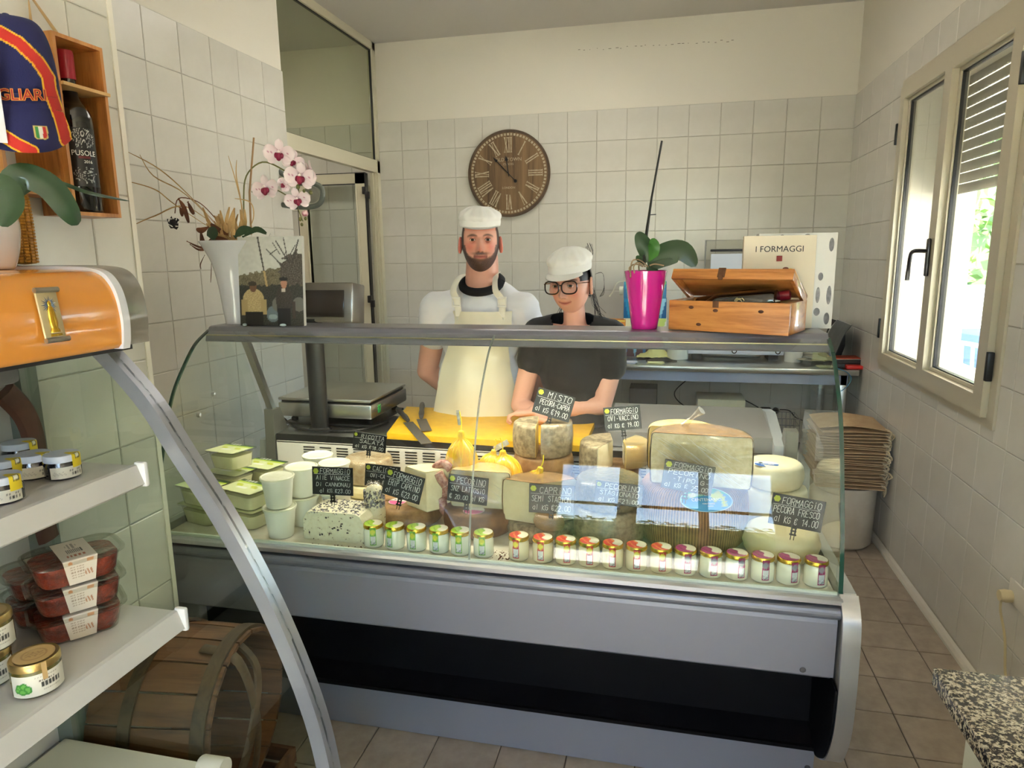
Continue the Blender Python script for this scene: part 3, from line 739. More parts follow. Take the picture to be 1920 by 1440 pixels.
for k in range(9):
    x, z = r_.uniform(-W/2+.02, W/2-.02), r_.uniform(.01, hB*.85); b.sph((x, -.0605, z), (r_.uniform(.002, .0045), .0012, r_.uniform(.002, .0045)), 8, 5)
part('grape_skins', b, M_('grape_skin', (52, 40, 48), .4), t, kind='stuff')
c = PXY(697, 975, -3.20)
t = thing('cheese_piece', 'small piece of grape marc cheese wrapped in cling film beside the pale block', 'cheese', (c.x, -3.17, DZ))
def lump(u, v):
    a = 2*PI*u; z = v*.155; r = .034*(1-.35*abs(v-.35))*(1 if v < .92 else 1-(v-.92)*9)
    return Vector((math.cos(a)*r*(1+.12*noise.noise(Vector((math.cos(a)*2, math.sin(a)*2, z*20)))), math.sin(a)*r, z))
part('paste', B().grid(lump, 24, 16), specks.m, t)
b = B()
for k in range(110):
    a = r_.uniform(PI, 2*PI); z = r_.uniform(.085, .14); s_ = r_.uniform(.0012, .003)
    b.box(-s_, s_, -s_, s_, -s_, s_, T(math.cos(a)*.032, math.sin(a)*.032, z) @ RZ(a))
part('grape_marc_crust', b, M_('marc_dark2', (60, 52, 52), .4, c2=(160, 156, 160), ns=90), t, kind='stuff')
part('plastic_film', B().grid(lambda u, v: lump(u, v)*1.06, 24, 16), film_m, t)

# --- wheels, from back to front.   label, u0,u1, v of the top front rim, y front, z0, rind
# raised step under the rear row
_, c1, R1, z1 = cheese_wheel('pale round cheese wheel under the crusted salted ricotta, back left', 655, 742, 915, -2.93, DZ, 'pale')
_, c2, R2, z2 = cheese_wheel('salted ricotta wheel with rough brown crust, stacked on a pale wheel at the back left', 652, 733, 868, -2.92, z1, 'crust', film=True)
_, c3, R3, z3 = cheese_wheel('tan cheese wheel left of centre carrying the goat cheese wedge', 700, 829, 962, -3.17, DZ, 'tan', rr=.016)
_, c4, R4, z4 = cheese_wheel('brown wheel with a round pink label, carrying the film wrapped wedge', 838, 962, 968, -3.19, DZ, 'brown', rr=.014)
_, c5, R5, z5 = cheese_wheel('lower tan wheel at the back under the two grey halves', 962, 1078, 905, -2.95, DZ, 'tan')
_, c6, R6, z6 = cheese_wheel('upper tan wheel at the back directly under the two grey halves', 966, 1073, 862, -2.95, z5, 'tan')
_, c7, R7, z7 = cheese_wheel('dark brown wheel low in the middle under the semi-aged goat wedge', 955, 1078, 992, -3.19, DZ, 'grey', rr=.014)
_, c8, R8, z8 = cheese_wheel('greyish wrapped wheel low in the middle, left of the giant ribbed wheel', 1078, 1206, 966, -3.20, DZ, 'grey', film=True)
_, c9, R9, z9 = cheese_wheel('dark herb crusted wheel stacked on the greyish wrapped wheel', 1082, 1204, 912, -3.19, z8, 'herb', film=True)
_, c10, R10, z10 = cheese_wheel('small orange-tan wheel at the back under the pale yellow wedge', 1108, 1200, 882, -2.93, DZ+.05, 'tan')
_, c11, R11, z11 = cheese_wheel('straw wheel at the back under the yellow and grey cut pieces', 1076, 1200, 918, -2.95, DZ, 'straw')
_, cg, Rg, zg = cheese_wheel('giant brown ribbed wheel with an oval blue and green label', 1199, 1400, 928, -3.185, DZ, 'ribbed', rr=.034, bulge=.006)
_, cw2, Rw2, zw2 = cheese_wheel('white wheel right of the giant wheel, under the blue-labelled wheel', 1398, 1512, 925, -3.0, DZ, 'white')
_, cw, Rw, zw = cheese_wheel('white wheel with a small blue oval label, right of the wrapped half wheel', 1398, 1505, 877, -3.0, zw2, 'white', rr=.02)
_, cp_, Rp, zp = cheese_wheel('fresh pale wheel in front on the right behind the purple-lidded jars', 1393, 1535, 1010, -3.20, DZ, 'pale', rr=.028)
# fix vertical order of the small wheel
# oval label on the giant wheel
blue = (52, 150, 206)
def oval_paint(U, V):
    x, y = (U-.5)*2, (V-.5)*2; r = np.hypot(x, y)
    c = np.tile(np.array(blue, float), (len(U), 1)); c[r > .93] = (200, 225, 235)
    m = (y > .25+.25*x) & (r < .93); c[m] = (80, 178, 150)
    m = (np.abs(x-.33-.25*(y))+np.abs(y-.25)*.45 < .27) & (r < .9); c[m] = (214, 218, 70)
    m = (np.abs(x-.62) < .07) & (y < .2) & (y > -.6) & (r < .9); c[m] = (214, 218, 70)
    m = (np.hypot((x+.55)/.16, (y-.33)/.2) < 1); c[m] = (232, 226, 190)
    return c
def oval(name, label_parent, cpt, rx, ry, nrm, up, paint, words=()):
    n = Vector(nrm).normalized(); upv = Vector(up); x = upv.cross(n).normalized(); y = n.cross(x)
    M = Matrix(((x.x, y.x, n.x, cpt[0]), (x.y, y.y, n.y, cpt[1]), (x.z, y.z, n.z, cpt[2]), (0, 0, 0, 1)))
    b = B(); nr, na = 14, 48; vs = []; U = []; V = []
    for j in range(nr+1):
        for i in range(na):
            a = 2*PI*i/na; vs.append((rx*j/nr*math.cos(a), ry*j/nr*math.sin(a), 0)); U.append(.5+.5*j/nr*math.cos(a)); V.append(.5+.5*j/nr*math.sin(a))
    fs = [(j*na+i, j*na+(i+1) % na, (j+1)*na+(i+1) % na, (j+1)*na+i) for j in range(nr) for i in range(na)]
    b.add(vs, fs, True); me = b.mesh(name); setcol(me, paint(np.array(U), np.array(V)))
    o = part(name, me, PRINT_GLOSS, label_parent); W = M
    o.matrix_world = label_parent.matrix_world.inverted() @ W if False else W
    return o, M
FONT = bpy.data.fonts.load('<builtin>') if False else None
def text_mesh(txt, size, sx=1, bold=0, shear=0, ext=.0002):
    bold = bold if bold > .0009 else 0
    cu = bpy.data.curves.new('t', 'FONT'); cu.body = txt; cu.size = size; cu.align_x = 'CENTER'; cu.align_y = 'CENTER'; cu.offset = bold; cu.shear = shear; cu.extrude = ext; cu.resolution_u = 3
    o = bpy.data.objects.new('t', cu); COL.objects.link(o); bpy.context.view_layer.update()
    me = bpy.data.meshes.new_from_object(o.evaluated_get(bpy.context.evaluated_depsgraph_get())); bpy.data.objects.remove(o); me.name = 'lettering'
    if sx != 1: me.transform(Matrix.Diagonal((sx, 1, 1, 1)))
    return me
def put_text(txt, size, M, mat, parent, sx=1, bold=0, name='lettering', shear=0):
    me = text_mesh(txt, size, sx, bold, shear); me.transform(M); o = part(name, me, mat, parent); return o
def bind(o, root):
    """keep the world placement of a mesh that was authored in world space"""
    bpy.context.view_layer.update(); o.data.transform(root.matrix_world.inverted()) if o.matrix_world.is_identity else None
def frame(cpt, nrm, up=(0, 0, 1)):
    n = Vector(nrm).normalized(); x = Vector(up).cross(n).normalized(); y = n.cross(x)
    return Matrix(((x.x, y.x, n.x, cpt[0]), (x.y, y.y, n.y, cpt[1]), (x.z, y.z, n.z, cpt[2]), (0, 0, 0, 1)))
ink_w = M_('white_ink', (240, 240, 236), .5); ink_b = M_('black_ink', (20, 20, 22), .5); ink_g = M_('gold_ink', (222, 206, 90), .4)
def disc_label(name, parent_root, F, rx, ry, paint, na=48, nr=14, wrap=None):
    """flat oval sticker authored in world space and bound to parent_root; wrap bends it back over a rim"""
    vs = []; U = []; V = []
    for j in range(nr+1):
        for i in range(na):
            a = 2*PI*i/na; p = (rx*j/nr*math.cos(a), ry*j/nr*math.sin(a), 0)
            if wrap: p = wrap(p)
            vs.append(F @ Vector(p)); U.append(.5+.5*j/nr*math.cos(a)); V.append(.5+.5*j/nr*math.sin(a))
    fs = [(j*na+i, j*na+(i+1) % na, (j+1)*na+(i+1) % na, (j+1)*na+i) for j in range(nr) for i in range(na)]
    me = B().add(vs, fs, True).mesh(name); setcol(me, paint(np.array(U), np.array(V)))
    bpy.context.view_layer.update(); me.transform(parent_root.matrix_world.inverted()); return part(name, me, PRINT_GLOSS, parent_root)
def wtext(txt, size, F, mat, root, off=(0, 0), sx=1, bold=0, shear=0):
    me = text_mesh(txt, size, sx, bold, shear); bpy.context.view_layer.update()
    me.transform(root.matrix_world.inverted() @ F @ T(off[0], off[1], .0006)); return part('lettering', me, mat, root)
giant = _root = [o for o in COL.objects if o.get('label', '').startswith('giant brown')][0]
ang = math.radians(-77); rim = Vector((cg.x+Rg*math.cos(ang)*.95, cg.y+Rg*math.sin(ang)*.95, zg-.012))
nrm = Vector((math.cos(ang)*.75, math.sin(ang)*.75, .95)); F = frame(rim+nrm.normalized()*.006, nrm)
gw = lambda p: (p[0], p[1], -(p[1]*p[1])*4.5-(p[0]*p[0])*2.2)
disc_label('oval_label', giant, F, .074, .040, oval_paint, wrap=gw)
wtext('CENTENARIO', .0135, F, ink_w, giant, (-.004, -.005), bold=.0003)
wtext('Fattoria', .014, F, ink_w, giant, (-.022, .012), bold=.0003, shear=.2)
wtext('FORMAGGIO', .006, F, ink_w, giant, (0, -.018)); wtext('SARDO', .005, F, ink_w, giant, (.004, -.026))
def oval2(U, V):
    x, y = (U-.5)*2, (V-.5)*2; r = np.hypot(x, y); c = np.tile(np.array((34, 96, 176), float), (len(U), 1))
    c[(y > .1-.1*x)] = (206, 222, 232); c[r > .93] = (225, 232, 236); c[(np.hypot((x+.45)/.18, (y-.4)/.22) < 1)] = (40, 44, 52)
    c[(np.abs(y-.35) < .16) & (x > .2) & (x < .75)] = (240, 240, 236); return c
wroot = [o for o in COL.objects if o.get('label', '').startswith('white wheel with a small blue')][0]
lp = Vector((cw.x-.03, cw.y-Rw*.52, zw+.0008)); F = frame(lp, (0, -.12, 1), (0, 1, 0))
disc_label('oval_label', wroot, F, .036, .022, oval2); wtext('TALLARIN', .0085, F, ink_w, wroot, (.002, -.005))
def pink(U, V):
    x, y = (U-.5)*2, (V-.5)*2; c = np.tile(np.array((226, 96, 158), float), (len(U), 1)); c[y > .05] = (240, 232, 228); c[np.hypot(x, y) > .94] = (240, 225, 228)
    c[(np.abs(x+.45) < .12) & (np.abs(y-.5) < .12)] = (60, 50, 60); return c
pr_ = [o for o in COL.objects if 'round pink label' in o.get('label', '')][0]
disc_label('pink_label', pr_, frame((c4.x+.0, c4.y-R4*.55, z4+.001), (0, 0, 1), (0, 1, 0)), .034, .034, pink, nr=8)
disc_label('pink_label', [o for o in COL.objects if o.get('label', '').startswith('tan cheese wheel left')][0], frame((c3.x-.02, c3.y-R3*.2, z3+.001), (0, 0, 1), (0, 1, 0)), .03, .03, pink, nr=8)

# --- cut pieces
c = PXY(785, 905, -3.12)
cheese_cut('tall white goat cheese wedge standing on the tan wheel, beside the tilted sign', (PXY(800, 900, -3.14).x, -3.145, z3), .105, PXY(785, 885, -3.13).z-z3+.005, math.radians(48), math.radians(150), 0, 'pale', 'ivory')
c = PXY(900, 905, -3.1)
cheese_cut('ivory half cheese in shiny film on the brown wheel with the pink label', (c.x+.004, -3.115, z4), .098, PXY(900, 886, -3.13).z-z4, 0, PI, 0, 'straw', 'ivory', film=True)
for (u, Y, rot, lab, a0, a1) in ((990, -2.86, 0, 'left half of the grey mottled cheese on top of the tan wheels', math.radians(100), math.radians(275)),
                        (1040, -2.86, 0, 'right half of the grey mottled cheese, wrapped, on top of the tan wheels', math.radians(-95), math.radians(80))):
    c = PXY(u, 850, -2.93); e = PXY(u, 800, -2.93)
    cheese_cut(lab, (c.x+(.020 if u < 1000 else -.036), Y, z6), .083, e.z-z6+.004, a0, a1, rot, 'grey', 'yellow', film=u > 1000)
c = PXY(1150, 870, -2.9)
cheese_cut('grey-rinded cut wheel with creamy face at the back, below the cow-sheep sign', (PXY(1150, 870, -2.87).x-.004, -2.865, z11-.004), .108, PXY(1118, 832, -2.93).z-z11, math.radians(100), math.radians(248), 0, 'grey', 'ivory')
cheese_cut('pale yellow cheese wedge at the back under the cow-sheep sign', (PXY(1165, 870, -2.84).x+.005, -2.83, z10), .088, PXY(1170, 835, -2.9).z-z10, math.radians(-80), math.radians(62), 0, 'straw', 'yellow', film=True)
c = PXY(1005, 960, -3.12)
cheese_cut('ivory semi-aged goat cheese wedge behind its black sign in the middle', (c.x+.02, -3.155, z7), .125, PXY(1000, 905, -3.15).z-z7, math.radians(35), math.radians(168), 0, 'tan', 'ivory', film=True)
c = PXY(1030, 900, -3.0)
cheese_cut('tan-topped cheese wedge behind the semi-aged goat cheese', (c.x, -2.99, z7), .07, .10, math.radians(150), math.radians(360), 0, 'tan', 'ivory')
cheese_cut('small ivory cheese offcut in film in front of the semi-aged goat cheese', (PXY(1030, 980, -3.18).x, -3.155, z7), .05, .045, math.radians(200), math.radians(330), 0, 'tan', 'ivory', film=True)
c0, c1_ = PXY(1219, 880, -3.09), PXY(1409, 880, -3.09); Rh = (c1_.x-c0.x)/2; hh = PXY(1310, 815, -3.10).z-zg
cheese_cut('huge half wheel with grainy cut face in film on the giant wheel', ((c0.x+c1_.x)/2, -3.10, zg), Rh, hh, 0, PI, math.radians(-3), 'tan', 'grana', film=True)
cheese_cut('yellow half wheel standing behind the film wrapped half wheel', (PXY(1279, 830, -2.95).x, -2.945, zg), .105, PXY(1279, 800, -2.95).z-zg, 0, PI, math.radians(6), 'straw', 'yellow')
kn = B(); q = PXY(1315, 792, -3.03)
kn.tube([(q.x-.05, -3.0, q.z-.02), (q.x-.025, -3.01, q.z+.01), (q.x, -3.02, q.z+.035)], [.012, .006, .014], 10)
tag(part('cling_film_twist', kn, film_m, fix=True), 'twisted end of cling film rising above the huge half wheel', 'cling film')

# --- yellow pear shaped cheeses in net, salami
yel = M_('yellow_wax', (238, 184, 46), .35, c2=(226, 166, 34), ns=12, coat=.3, bump=.1, bs=40)
netm = M_('yellow_net', (236, 214, 40), .5)
def pear(label, u, v0, v1, Y, wpx, lean=0, tagc=True, z0=None):
    b0, b1 = PXY(u, v1, Y), PXY(u, v0, Y); z0 = b0.z if z0 is None else z0; h_ = b1.z-z0; R = wpx/2*depth(b0)/FPX
    t = thing('pear_cheese', label, 'cheese', (b0.x, Y, z0), (0, lean, 0))
    pr = [(0, 0), (R*.6, h_*.01), (R*.95, h_*.12), (R*1.02, h_*.3), (R, h_*.52), (R*.88, h_*.70), (R*.6, h_*.83), (R*.24, h_*.90), (R*.17, h_*.94), (R*.14, h_*.98), (0, h_)]
    sp = spline([(p[0], p[1], 0) for p in pr], 3)
    part('body', B().lathe([(max(p.x, 0), p.y) for p in sp], 28), yel, t)
    n_ = B()
    for k in range(12):
        for s_ in (1, -1):
            pts = []
            for i in range(15):
                f = i/14; p = sp[min(int(f*(len(sp)-1)), len(sp)-1)]; a = k*PI/6+s_*f*1.6
                pts.append(((p.x+.001)*math.cos(a), (p.x+.001)*math.sin(a), p.y))
            n_.tube(pts, .0007, 4, cap=False)
    part('net', n_, netm, t, kind='stuff')
    part('string', B().tube(spline([(0, 0, h_*.97), (.002, 0, h_*1.08), (-.003, 0, h_*1.2)], 3), .002, 6), netm, t)
    return t, R, h_
t, R_, h_ = pear('yellow pear shaped cheese hanging upright in a net, left of the glass seam', 868, 806, 950, -3.03, 66, z0=DZ)
lab = B().rbox(-.006, .006, -.001, .001, 0, .05, .001); part('paper_tag', lab, M_('tag_white', (228, 226, 214), .5, c2=(150, 150, 150), ns=60), t, loc=(-.003, 0, h_*1.05), rot=(0, -.12, 0))
t, R_, h_ = pear('yellow net bag cheese with a white tag, just right of the glass seam', 905, 838, 960, -2.98, 50, z0=DZ+.06, lean=.25)
part('paper_tag', B().rbox(-.009, .009, -.001, .001, 0, .055, .001), M_('tag_white2', (224, 220, 208), .5, c2=(170, 168, 160), ns=60), t, loc=(0, 0, h_), rot=(0, .8, 0))
pear('yellow net-wrapped cheese between the film wedge and the grey halves', 955, 843, 960, -2.98, 66, z0=DZ+.03, lean=-.1)
pear('yellow waxed cheese leaning behind the semi-aged goat wedge', 982, 868, 985, -3.05, 62, z0=DZ+.02, lean=.3)
sal = M_('salami_skin', (132, 62, 48), .45, c2=(196, 158, 142), ns=70, bump=.4, bs=60, coat=.3)
for k, (pts, lab) in enumerate(((((815, 880), (830, 870), (846, 880)), 'short salami curl at the top of the sausages behind the goat wedge'), (((838, 905), (832, 925), (828, 945)), 'salami link in the middle of the sausages'), (((826, 930), (833, 955), (846, 968)), 'lower salami link by the pink-labelled wheel'), (((820, 885), (829, 900), (838, 912)), 'salami link behind the goat wedge with string loops'))):
    pp = [PXY(a, b__, -3.08-.01*k) for a, b__ in pts]; b = B().tube(spline(pp, 6), [.006]+[.016]*11+[.006], 12)
    tag(part('salami', b, sal), lab, 'sausage', 'salami in the counter')

# --- yogurt jars
jar_body = {'g': M_('yogurt_green_jar', (224, 226, 206), .18, coat=1), 'r': M_('yogurt_cream_jar', (226, 214, 178), .18, coat=1), 'p': M_('yogurt_white_jar', (230, 228, 204), .18, coat=1)}
goldm = M_('gold_lid_rim', (214, 178, 64), .25, .9)
def lid_paint(col, col2):
    def f(U, V):
        x, y = (U-.5)*2, (V-.5)*2; c = np.tile(np.array(col, float), (len(U), 1)); c[(x*.8+y*.5 > .05+.25*np.sin(y*4))] = (232, 228, 206)
        c[(np.sin(x*9+y*5) > .7) & (x < .1)] = col2; return c
    return f
def tag_paint(col, colf):
    def f(U, V):
        c = np.tile(np.array(col, float), (len(U), 1)); m = (U > .08) & (U < .92) & (V < .52) & (V > .04); c[m] = (226, 228, 228)
        m2 = m & (np.sin(V*90) > .2) & (U > .2) & (U < .8) & (V > .27); c[m2] = (170, 172, 176)
        m3 = m & (V < .26) & (np.sin(U*30+V*50)*np.sin(V*60-U*11) > 0); c[m3] = (120, 124, 130)
        c[(np.hypot((U-.45)/.4, (V-.75)/.16) < 1+.25*np.sin(U*25)) & (V > .55)] = colf; return c
    return f
KINDS = {'g': ((170, 206, 50), (120, 170, 40), (110, 168, 60), (196, 200, 60)), 'r': ((214, 44, 36), (240, 140, 60), (176, 26, 40), (216, 204, 60)), 'p': ((170, 48, 116), (120, 30, 90), (160, 34, 96), (150, 148, 156))}
JR, JH = .0300, .070
def make_jar(k, label, loc, rot, grp):
    t = thing('yogurt_jar', label, 'jar', loc, rot, grp)
    pr = [(0, 0), (JR*.9, 0), (JR, .004), (JR, JH*.62), (JR*.97, JH*.72), (JR*.88, JH*.79), (JR*.88, JH*.86)]
    part('body', B().lathe(pr, 32), jar_body[k], t)
    part('lid_rim', B().lathe([(JR*.9, JH*.84), (JR*.98, JH*.84), (JR*1.0, JH*.87), (JR*.98, JH*.97), (JR*.93, JH), (JR*.9, JH)], 32), goldm, t)
    col, c2_, ct_, cf = KINDS[k]
    vs = []; U = []; V = []; na, nr = 24, 8
    for j in range(nr+1):
        for i in range(na):
            a = 2*PI*i/na; r = j/nr; vs.append((r*JR*.93*math.cos(a), r*JR*.93*math.sin(a), JH*1.005-(.0 if r < 1 else .001))); U.append(.5+.5*r*math.cos(a)); V.append(.5+.5*r*math.sin(a))
    me = B().add(vs, [(j*na+i, j*na+(i+1) % na, (j+1)*na+(i+1) % na, (j+1)*na+i) for j in range(nr) for i in range(na)], True).mesh('lid')
    setcol(me, lid_paint(col, c2_)(np.array(U), np.array(V))); part('lid', me, PRINT_GLOSS, t)
    def st(u, v):
        a = -PI/2+(u-.5)*.62; z = .010+v*(JH*.93-.010); r = JR+.0006 if z < JH*.66 else (JR*.97+.0008 if z < JH*.78 else JR*1.0+.0006)
        if .66*JH <= z < JH*.84: r = JR*.985
        return Vector((r*math.cos(a), r*math.sin(a), z))
    printed('sticker', st, tag_paint(ct_, cf), 14, 30, PRINT_GLOSS, t)
    return t
ords = ['first', 'second', 'third', 'fourth', 'fifth', 'sixth', 'seventh']
protos = {}
ROT = {'g': [.35, -.2, -.05, -.05, .1, .1], 'r': [-.1, -.05, .25, .15, .05, .1, .15], 'p': [.2, .25, .35, .15, .4, .3]}
for k, us, word, grp in (('g', (702, 741.5, 782, 824, 864, 907), 'green-lidded', 'green-lidded yogurt jars'), ('r', (973, 1018, 1061, 1105, 1149, 1193.5, 1240), 'red-lidded', 'red-lidded yogurt jars'), ('p', (1286, 1334, 1383, 1432, 1481, 1533), 'purple-lidded', 'purple-lidded yogurt jars')):
    for i, u in enumerate(us):
        Y = -3.274; p = PXY(u, 1025, Y)
        lab = f'{word} yogurt jar in the front row, {ords[i]} from the left of its colour'
        if k not in protos: protos[k] = make_jar(k, lab, (p.x, Y, DZ), ROT[k][i], grp)
        else: dup(protos[k], (p.x, Y, DZ), ROT[k][i], lab, grp)

# --- round white tubs with lids
tubm = M_('white_tub', (226, 226, 214), .45, sss=0); lidm = M_('tub_lid', (224, 224, 200), .35, coat=.2)
def make_tub(label, loc):
    t = thing('ricotta_tub', label, 'tub', loc, 0, 'round white lidded tubs')
    part('cup', B().lathe([(0, 0), (.036, 0), (.038, .003), (.0475, .088), (.0505, .088), (.0505, .0925), (.047, .0925)], 40), tubm, t)
    l = part('lid', B().lathe([(.0475, .0915), (.052, .0925), (.052, .0965), (.049, .098), (.046, .0955), (0, .0955)], 40), lidm, t)
    def pp(U, V):
        c = np.tile(np.array((222, 222, 196), float), (len(U), 1)); c[(np.sin(V*40) > .5) & (np.sin(U*70) > -.3)] = (186, 186, 160); return c
    printed('lid_print', lambda u, v: Vector((-.028+u*.05, -.02+v*.036, .0960)), pp, 20, 10, PRINT, t)
    return t
tp = None
tubs = [(524, -3.265, 2, 'nearest stack'), (570, -3.16, 2, 'stack just behind and right of the nearest'), (602, -3.03, 2, 'rearmost stack by the slotted panel'), (632, -3.10, 2, 'stack behind the grape marc sign')]
for u, Y, n_, nm in tubs:
    p = PXY(u, 950, Y)
    for k in range(n_):
        lab = f'round white tub, {"lower" if k == 0 else "upper"} of the {nm}'
        loc = (p.x, Y, DZ+.0985*k)
        if tp is None: tp = make_tub(lab, loc)
        else: dup(tp, loc, rnd.uniform(-.3, .3), lab)

# --- flat clear tubs of ricotta with green printed film
ric = M_('ricotta_mass', (240, 236, 200), .55, c2=(230, 226, 180), ns=20, bump=.3, bs=40)
def film_paint(U, V):
    c = np.tile(np.array((218, 224, 170), float), (len(U), 1)); c[(V > .70)] = (150, 186, 40); c[(V > .86)] = (40, 70, 40)
    c[(V > .74) & (V < .80)] = (222, 228, 90); c[(V > .45) & (V < .66) & (np.sin(U*14+V*8) > .2)] = (196, 206, 60); c[(V > .3) & (V < .44) & (U > .3) & (U < .6)] = (236, 236, 226)
    c[(V > .88) & (np.sin(U*60) > .2) & (U > .15) & (U < .5)] = (220, 220, 210); return c
def flat_tub(label, loc, rot, w_=.15, d_=.105, h_=.062):
    t = thing('fresh_cheese_tub', label, 'tub', loc, rot, 'flat clear tubs of fresh cheese')
    def rr_(k, z, r=.02):
        out = []
        for cx_, cy_, a0 in ((w_/2*k-r, d_/2*k-r, 0), (-w_/2*k+r, d_/2*k-r, PI/2), (-w_/2*k+r, -d_/2*k+r, PI), (w_/2*k-r, -d_/2*k+r, 1.5*PI)):
            out += [(cx_+r*math.cos(a0+i*PI/8), cy_+r*math.sin(a0+i*PI/8), z) for i in range(5)]
        return out
    def loft(levels):
        b = B(); vs = sum(levels, []); n = 20
        fs = [(j*n+i, j*n+(i+1) % n, (j+1)*n+(i+1) % n, (j+1)*n+i) for j in range(len(levels)-1) for i in range(n)]
        fs.append(tuple(range(n))); return b.add(vs, fs, True), n, vs
    b, n, vs = loft([rr_(.76, .002), rr_(.80, .02), rr_(.86, h_*.72)]); b.f.append(tuple(len(vs)-n+i for i in range(n))); b.sm.append(True); b.mi.append(0)
    part('cheese', b, ric, t)
    b, n, vs = loft([rr_(.8, 0), rr_(.92, h_-.002), rr_(1.04, h_), rr_(1.05, h_-.003)]); part('clear_tray', b, plastic_clear, t, fix=False)
    printed('printed_film', lambda u, v: Vector(((u-.5)*w_*.98, (v-.5)*d_*.98, h_+.001)), film_paint, 40, 30, PRINT_GLOSS, t)
    return t
ft = None
for u, Y, k, rot, nm in ((385, -3.20, 0, -.25, 'lower of the front left pair'), (385, -3.20, 1, -.25, 'upper of the front left pair'), (466, -3.20, 0, -.25, 'lower of the pair beside the round tubs'), (466, -3.20, 1, -.28, 'upper of the pair beside the round tubs'), (440, -3.05, 0, -.2, 'bottom of the rear stack'), (440, -3.05, 1, -.2, 'middle of the rear stack'), (444, -3.07, 2, -.3, 'topmost, tilted on the rear stack'), (505, -2.96, 0, -.2, 'bottom of the far stack near the side post'), (500, -2.96, 1, -.2, 'top of the far stack near the side post')):
    p = PXY(u, 950, Y); loc = (p.x, Y, DZ+.0645*k+(.02 if nm.startswith('top') and k == 2 else 0)); lab = f'flat clear tub of white cheese, {nm}'
    rr3 = (0, -.05, rot) if k == 2 else rot
    if ft is None: ft = flat_tub(lab, loc, rr3)
    else: dup(ft, loc, rr3 if isinstance(rr3, tuple) else (0, 0, rr3), lab)
rb = B(); q = [PXY(a, b__, -2.95) for a, b__ in ((305, 868), (340, 858), (372, 848))]; q = [Vector((-2.675+.035*i, -3.06, DZ+.0165)) for i, v in enumerate(q)]; rb.tube(q, [.012, .016, .012], 10)
tag(part('red_scoop_handle', rb, M_('red_plastic', (214, 50, 70), .4)), 'red plastic handle at the far left end inside the counter', 'utensil')
# crumbs on the deck
b = B(); r_ = random.Random(11)
for k in range(70):
    p = PXY(r_.uniform(925, 960), 1030, r_.uniform(-3.33, -3.24)); s_ = r_.uniform(.0006, .0018)
    b.box(-s_, s_, -s_, s_, 0, s_*1.4, T(p.x+r_.uniform(-.02, .02), p.y, DZ))
for k in range(40):
    p = PXY(r_.uniform(560, 690), 1030, r_.uniform(-3.33, -3.3)); s_ = r_.uniform(.0006, .0018); b.box(-s_, s_, -s_, s_, 0, s_*1.4, T(p.x, p.y, DZ))
part('crumbs', b, M_('brown_crumbs', (110, 70, 50), .8), ct, kind='stuff')

# --- the price signs
sign('black price sign FORMAGGIO ALLE VINACCE standing on the grape marc block', 623.5, 902, -3.25, 76, 50, [('FORMAGGiO', 1.1, .2), ('AllE VINACCE', .95, .1), ('Di CANNONAU', .85, .1), ('al KG €23.00', .9, .18)], tilt=.02, foot=.034)
sign('black price sign RICOTTA SALATA on the crusted ricotta wheel', 693, 829, -2.97, 61, 31, [('RICOTTA', 1, .24), ('SALATA', .95, .2), ('al KG €18.00', .9, .08)], tilt=-.1, foot=.026)
sign('black price sign CACIOTTA half hidden by the goat cheese sign', 717, 893, -3.05, 64, 40, [('CACIOTTA', 1, .22), ('OVI-CAPRINA', .85, .16), ('al KG €18.00', .9, .08)], tilt=-.05, foot=.03)
sign('tilted black price sign FORMAGGIO ERIP in front of the goat wedge', 756, 911, -3.20, 70, 49, [('FORMAGGiO', 1.1, .2), ('ERIP CAPRINO', 1.0, .12), ('al KG €23,00', 1.0, .08)], tilt=-.24, foot=.034)
sign('black price sign PECORINO SENZA LATTOSIO left of the glass seam', 877, 918, -3.20, 71, 49, [('PECORINO', 1, .22), ('SNZ LATTOSiO', .9, .08), ('€ 20.00 al KG', .85, .06)], tilt=-.07, foot=.034)
sign('black price sign CAPRINO SEMI STAGIONATO on the goat wedge in the middle', 1034, 936, -3.19, 78, 52, [('CAPRiNO', 1, .24), ('SEMI STAGION', .95, .06), ('al KG €22.00', .9, .08)], tilt=.0, foot=.034)
sign('black price sign MISTO PECORA-CAPRA on the grey halves at the top', 1038, 759, -2.90, 66, 46, [('MiSTO', 1.1, .3), ('PECORA-CAPRA', .95, .14), ('al KG €19.00', 1, .06)], tilt=-.26, foot=.03)
sign('black price sign FORMAGGIO OVI-VACCINO on the pale wedges, top right', 1167, 784, -2.90, 62, 42, [('FORMAGGiO', 1, .2), ('OVI-VACCiNO', 1, .1), ('al KG € 19.00', .95, .08)], tilt=.12, foot=.034)
sign('black price sign PECORINO STAGIONATO behind the herb crusted wheel', 1160, 926, -3.215, 80, 40, [('PECORiNO', 1, .2), ('STAGiONATO', .95, .1), ('al KG €21.00', .9, .08)], tilt=-.06, foot=.02)
sign('black price sign FORMAGGIO PECORINO TIPO G against the huge half wheel', 1290, 895, -3.20, 84, 52, [('FORMAGGiO', 1.1, .2), ('PECORiNO', 1, .1), ('-TiPO G-', .9, .2), ('al KG € 25.00', 1, .06)], tilt=-.13, foot=.034)
sign('black price sign FORMAGGIO PECORA FRESCO on the fresh pale wheel, right', 1494, 961, -3.22, 86, 56, [('FORMAGGiO', 1.05, .2), ('PECORA FRESCO', 1, .06), ('al KG € 14.00', 1.05, .1)], tilt=-.13, foot=.034)
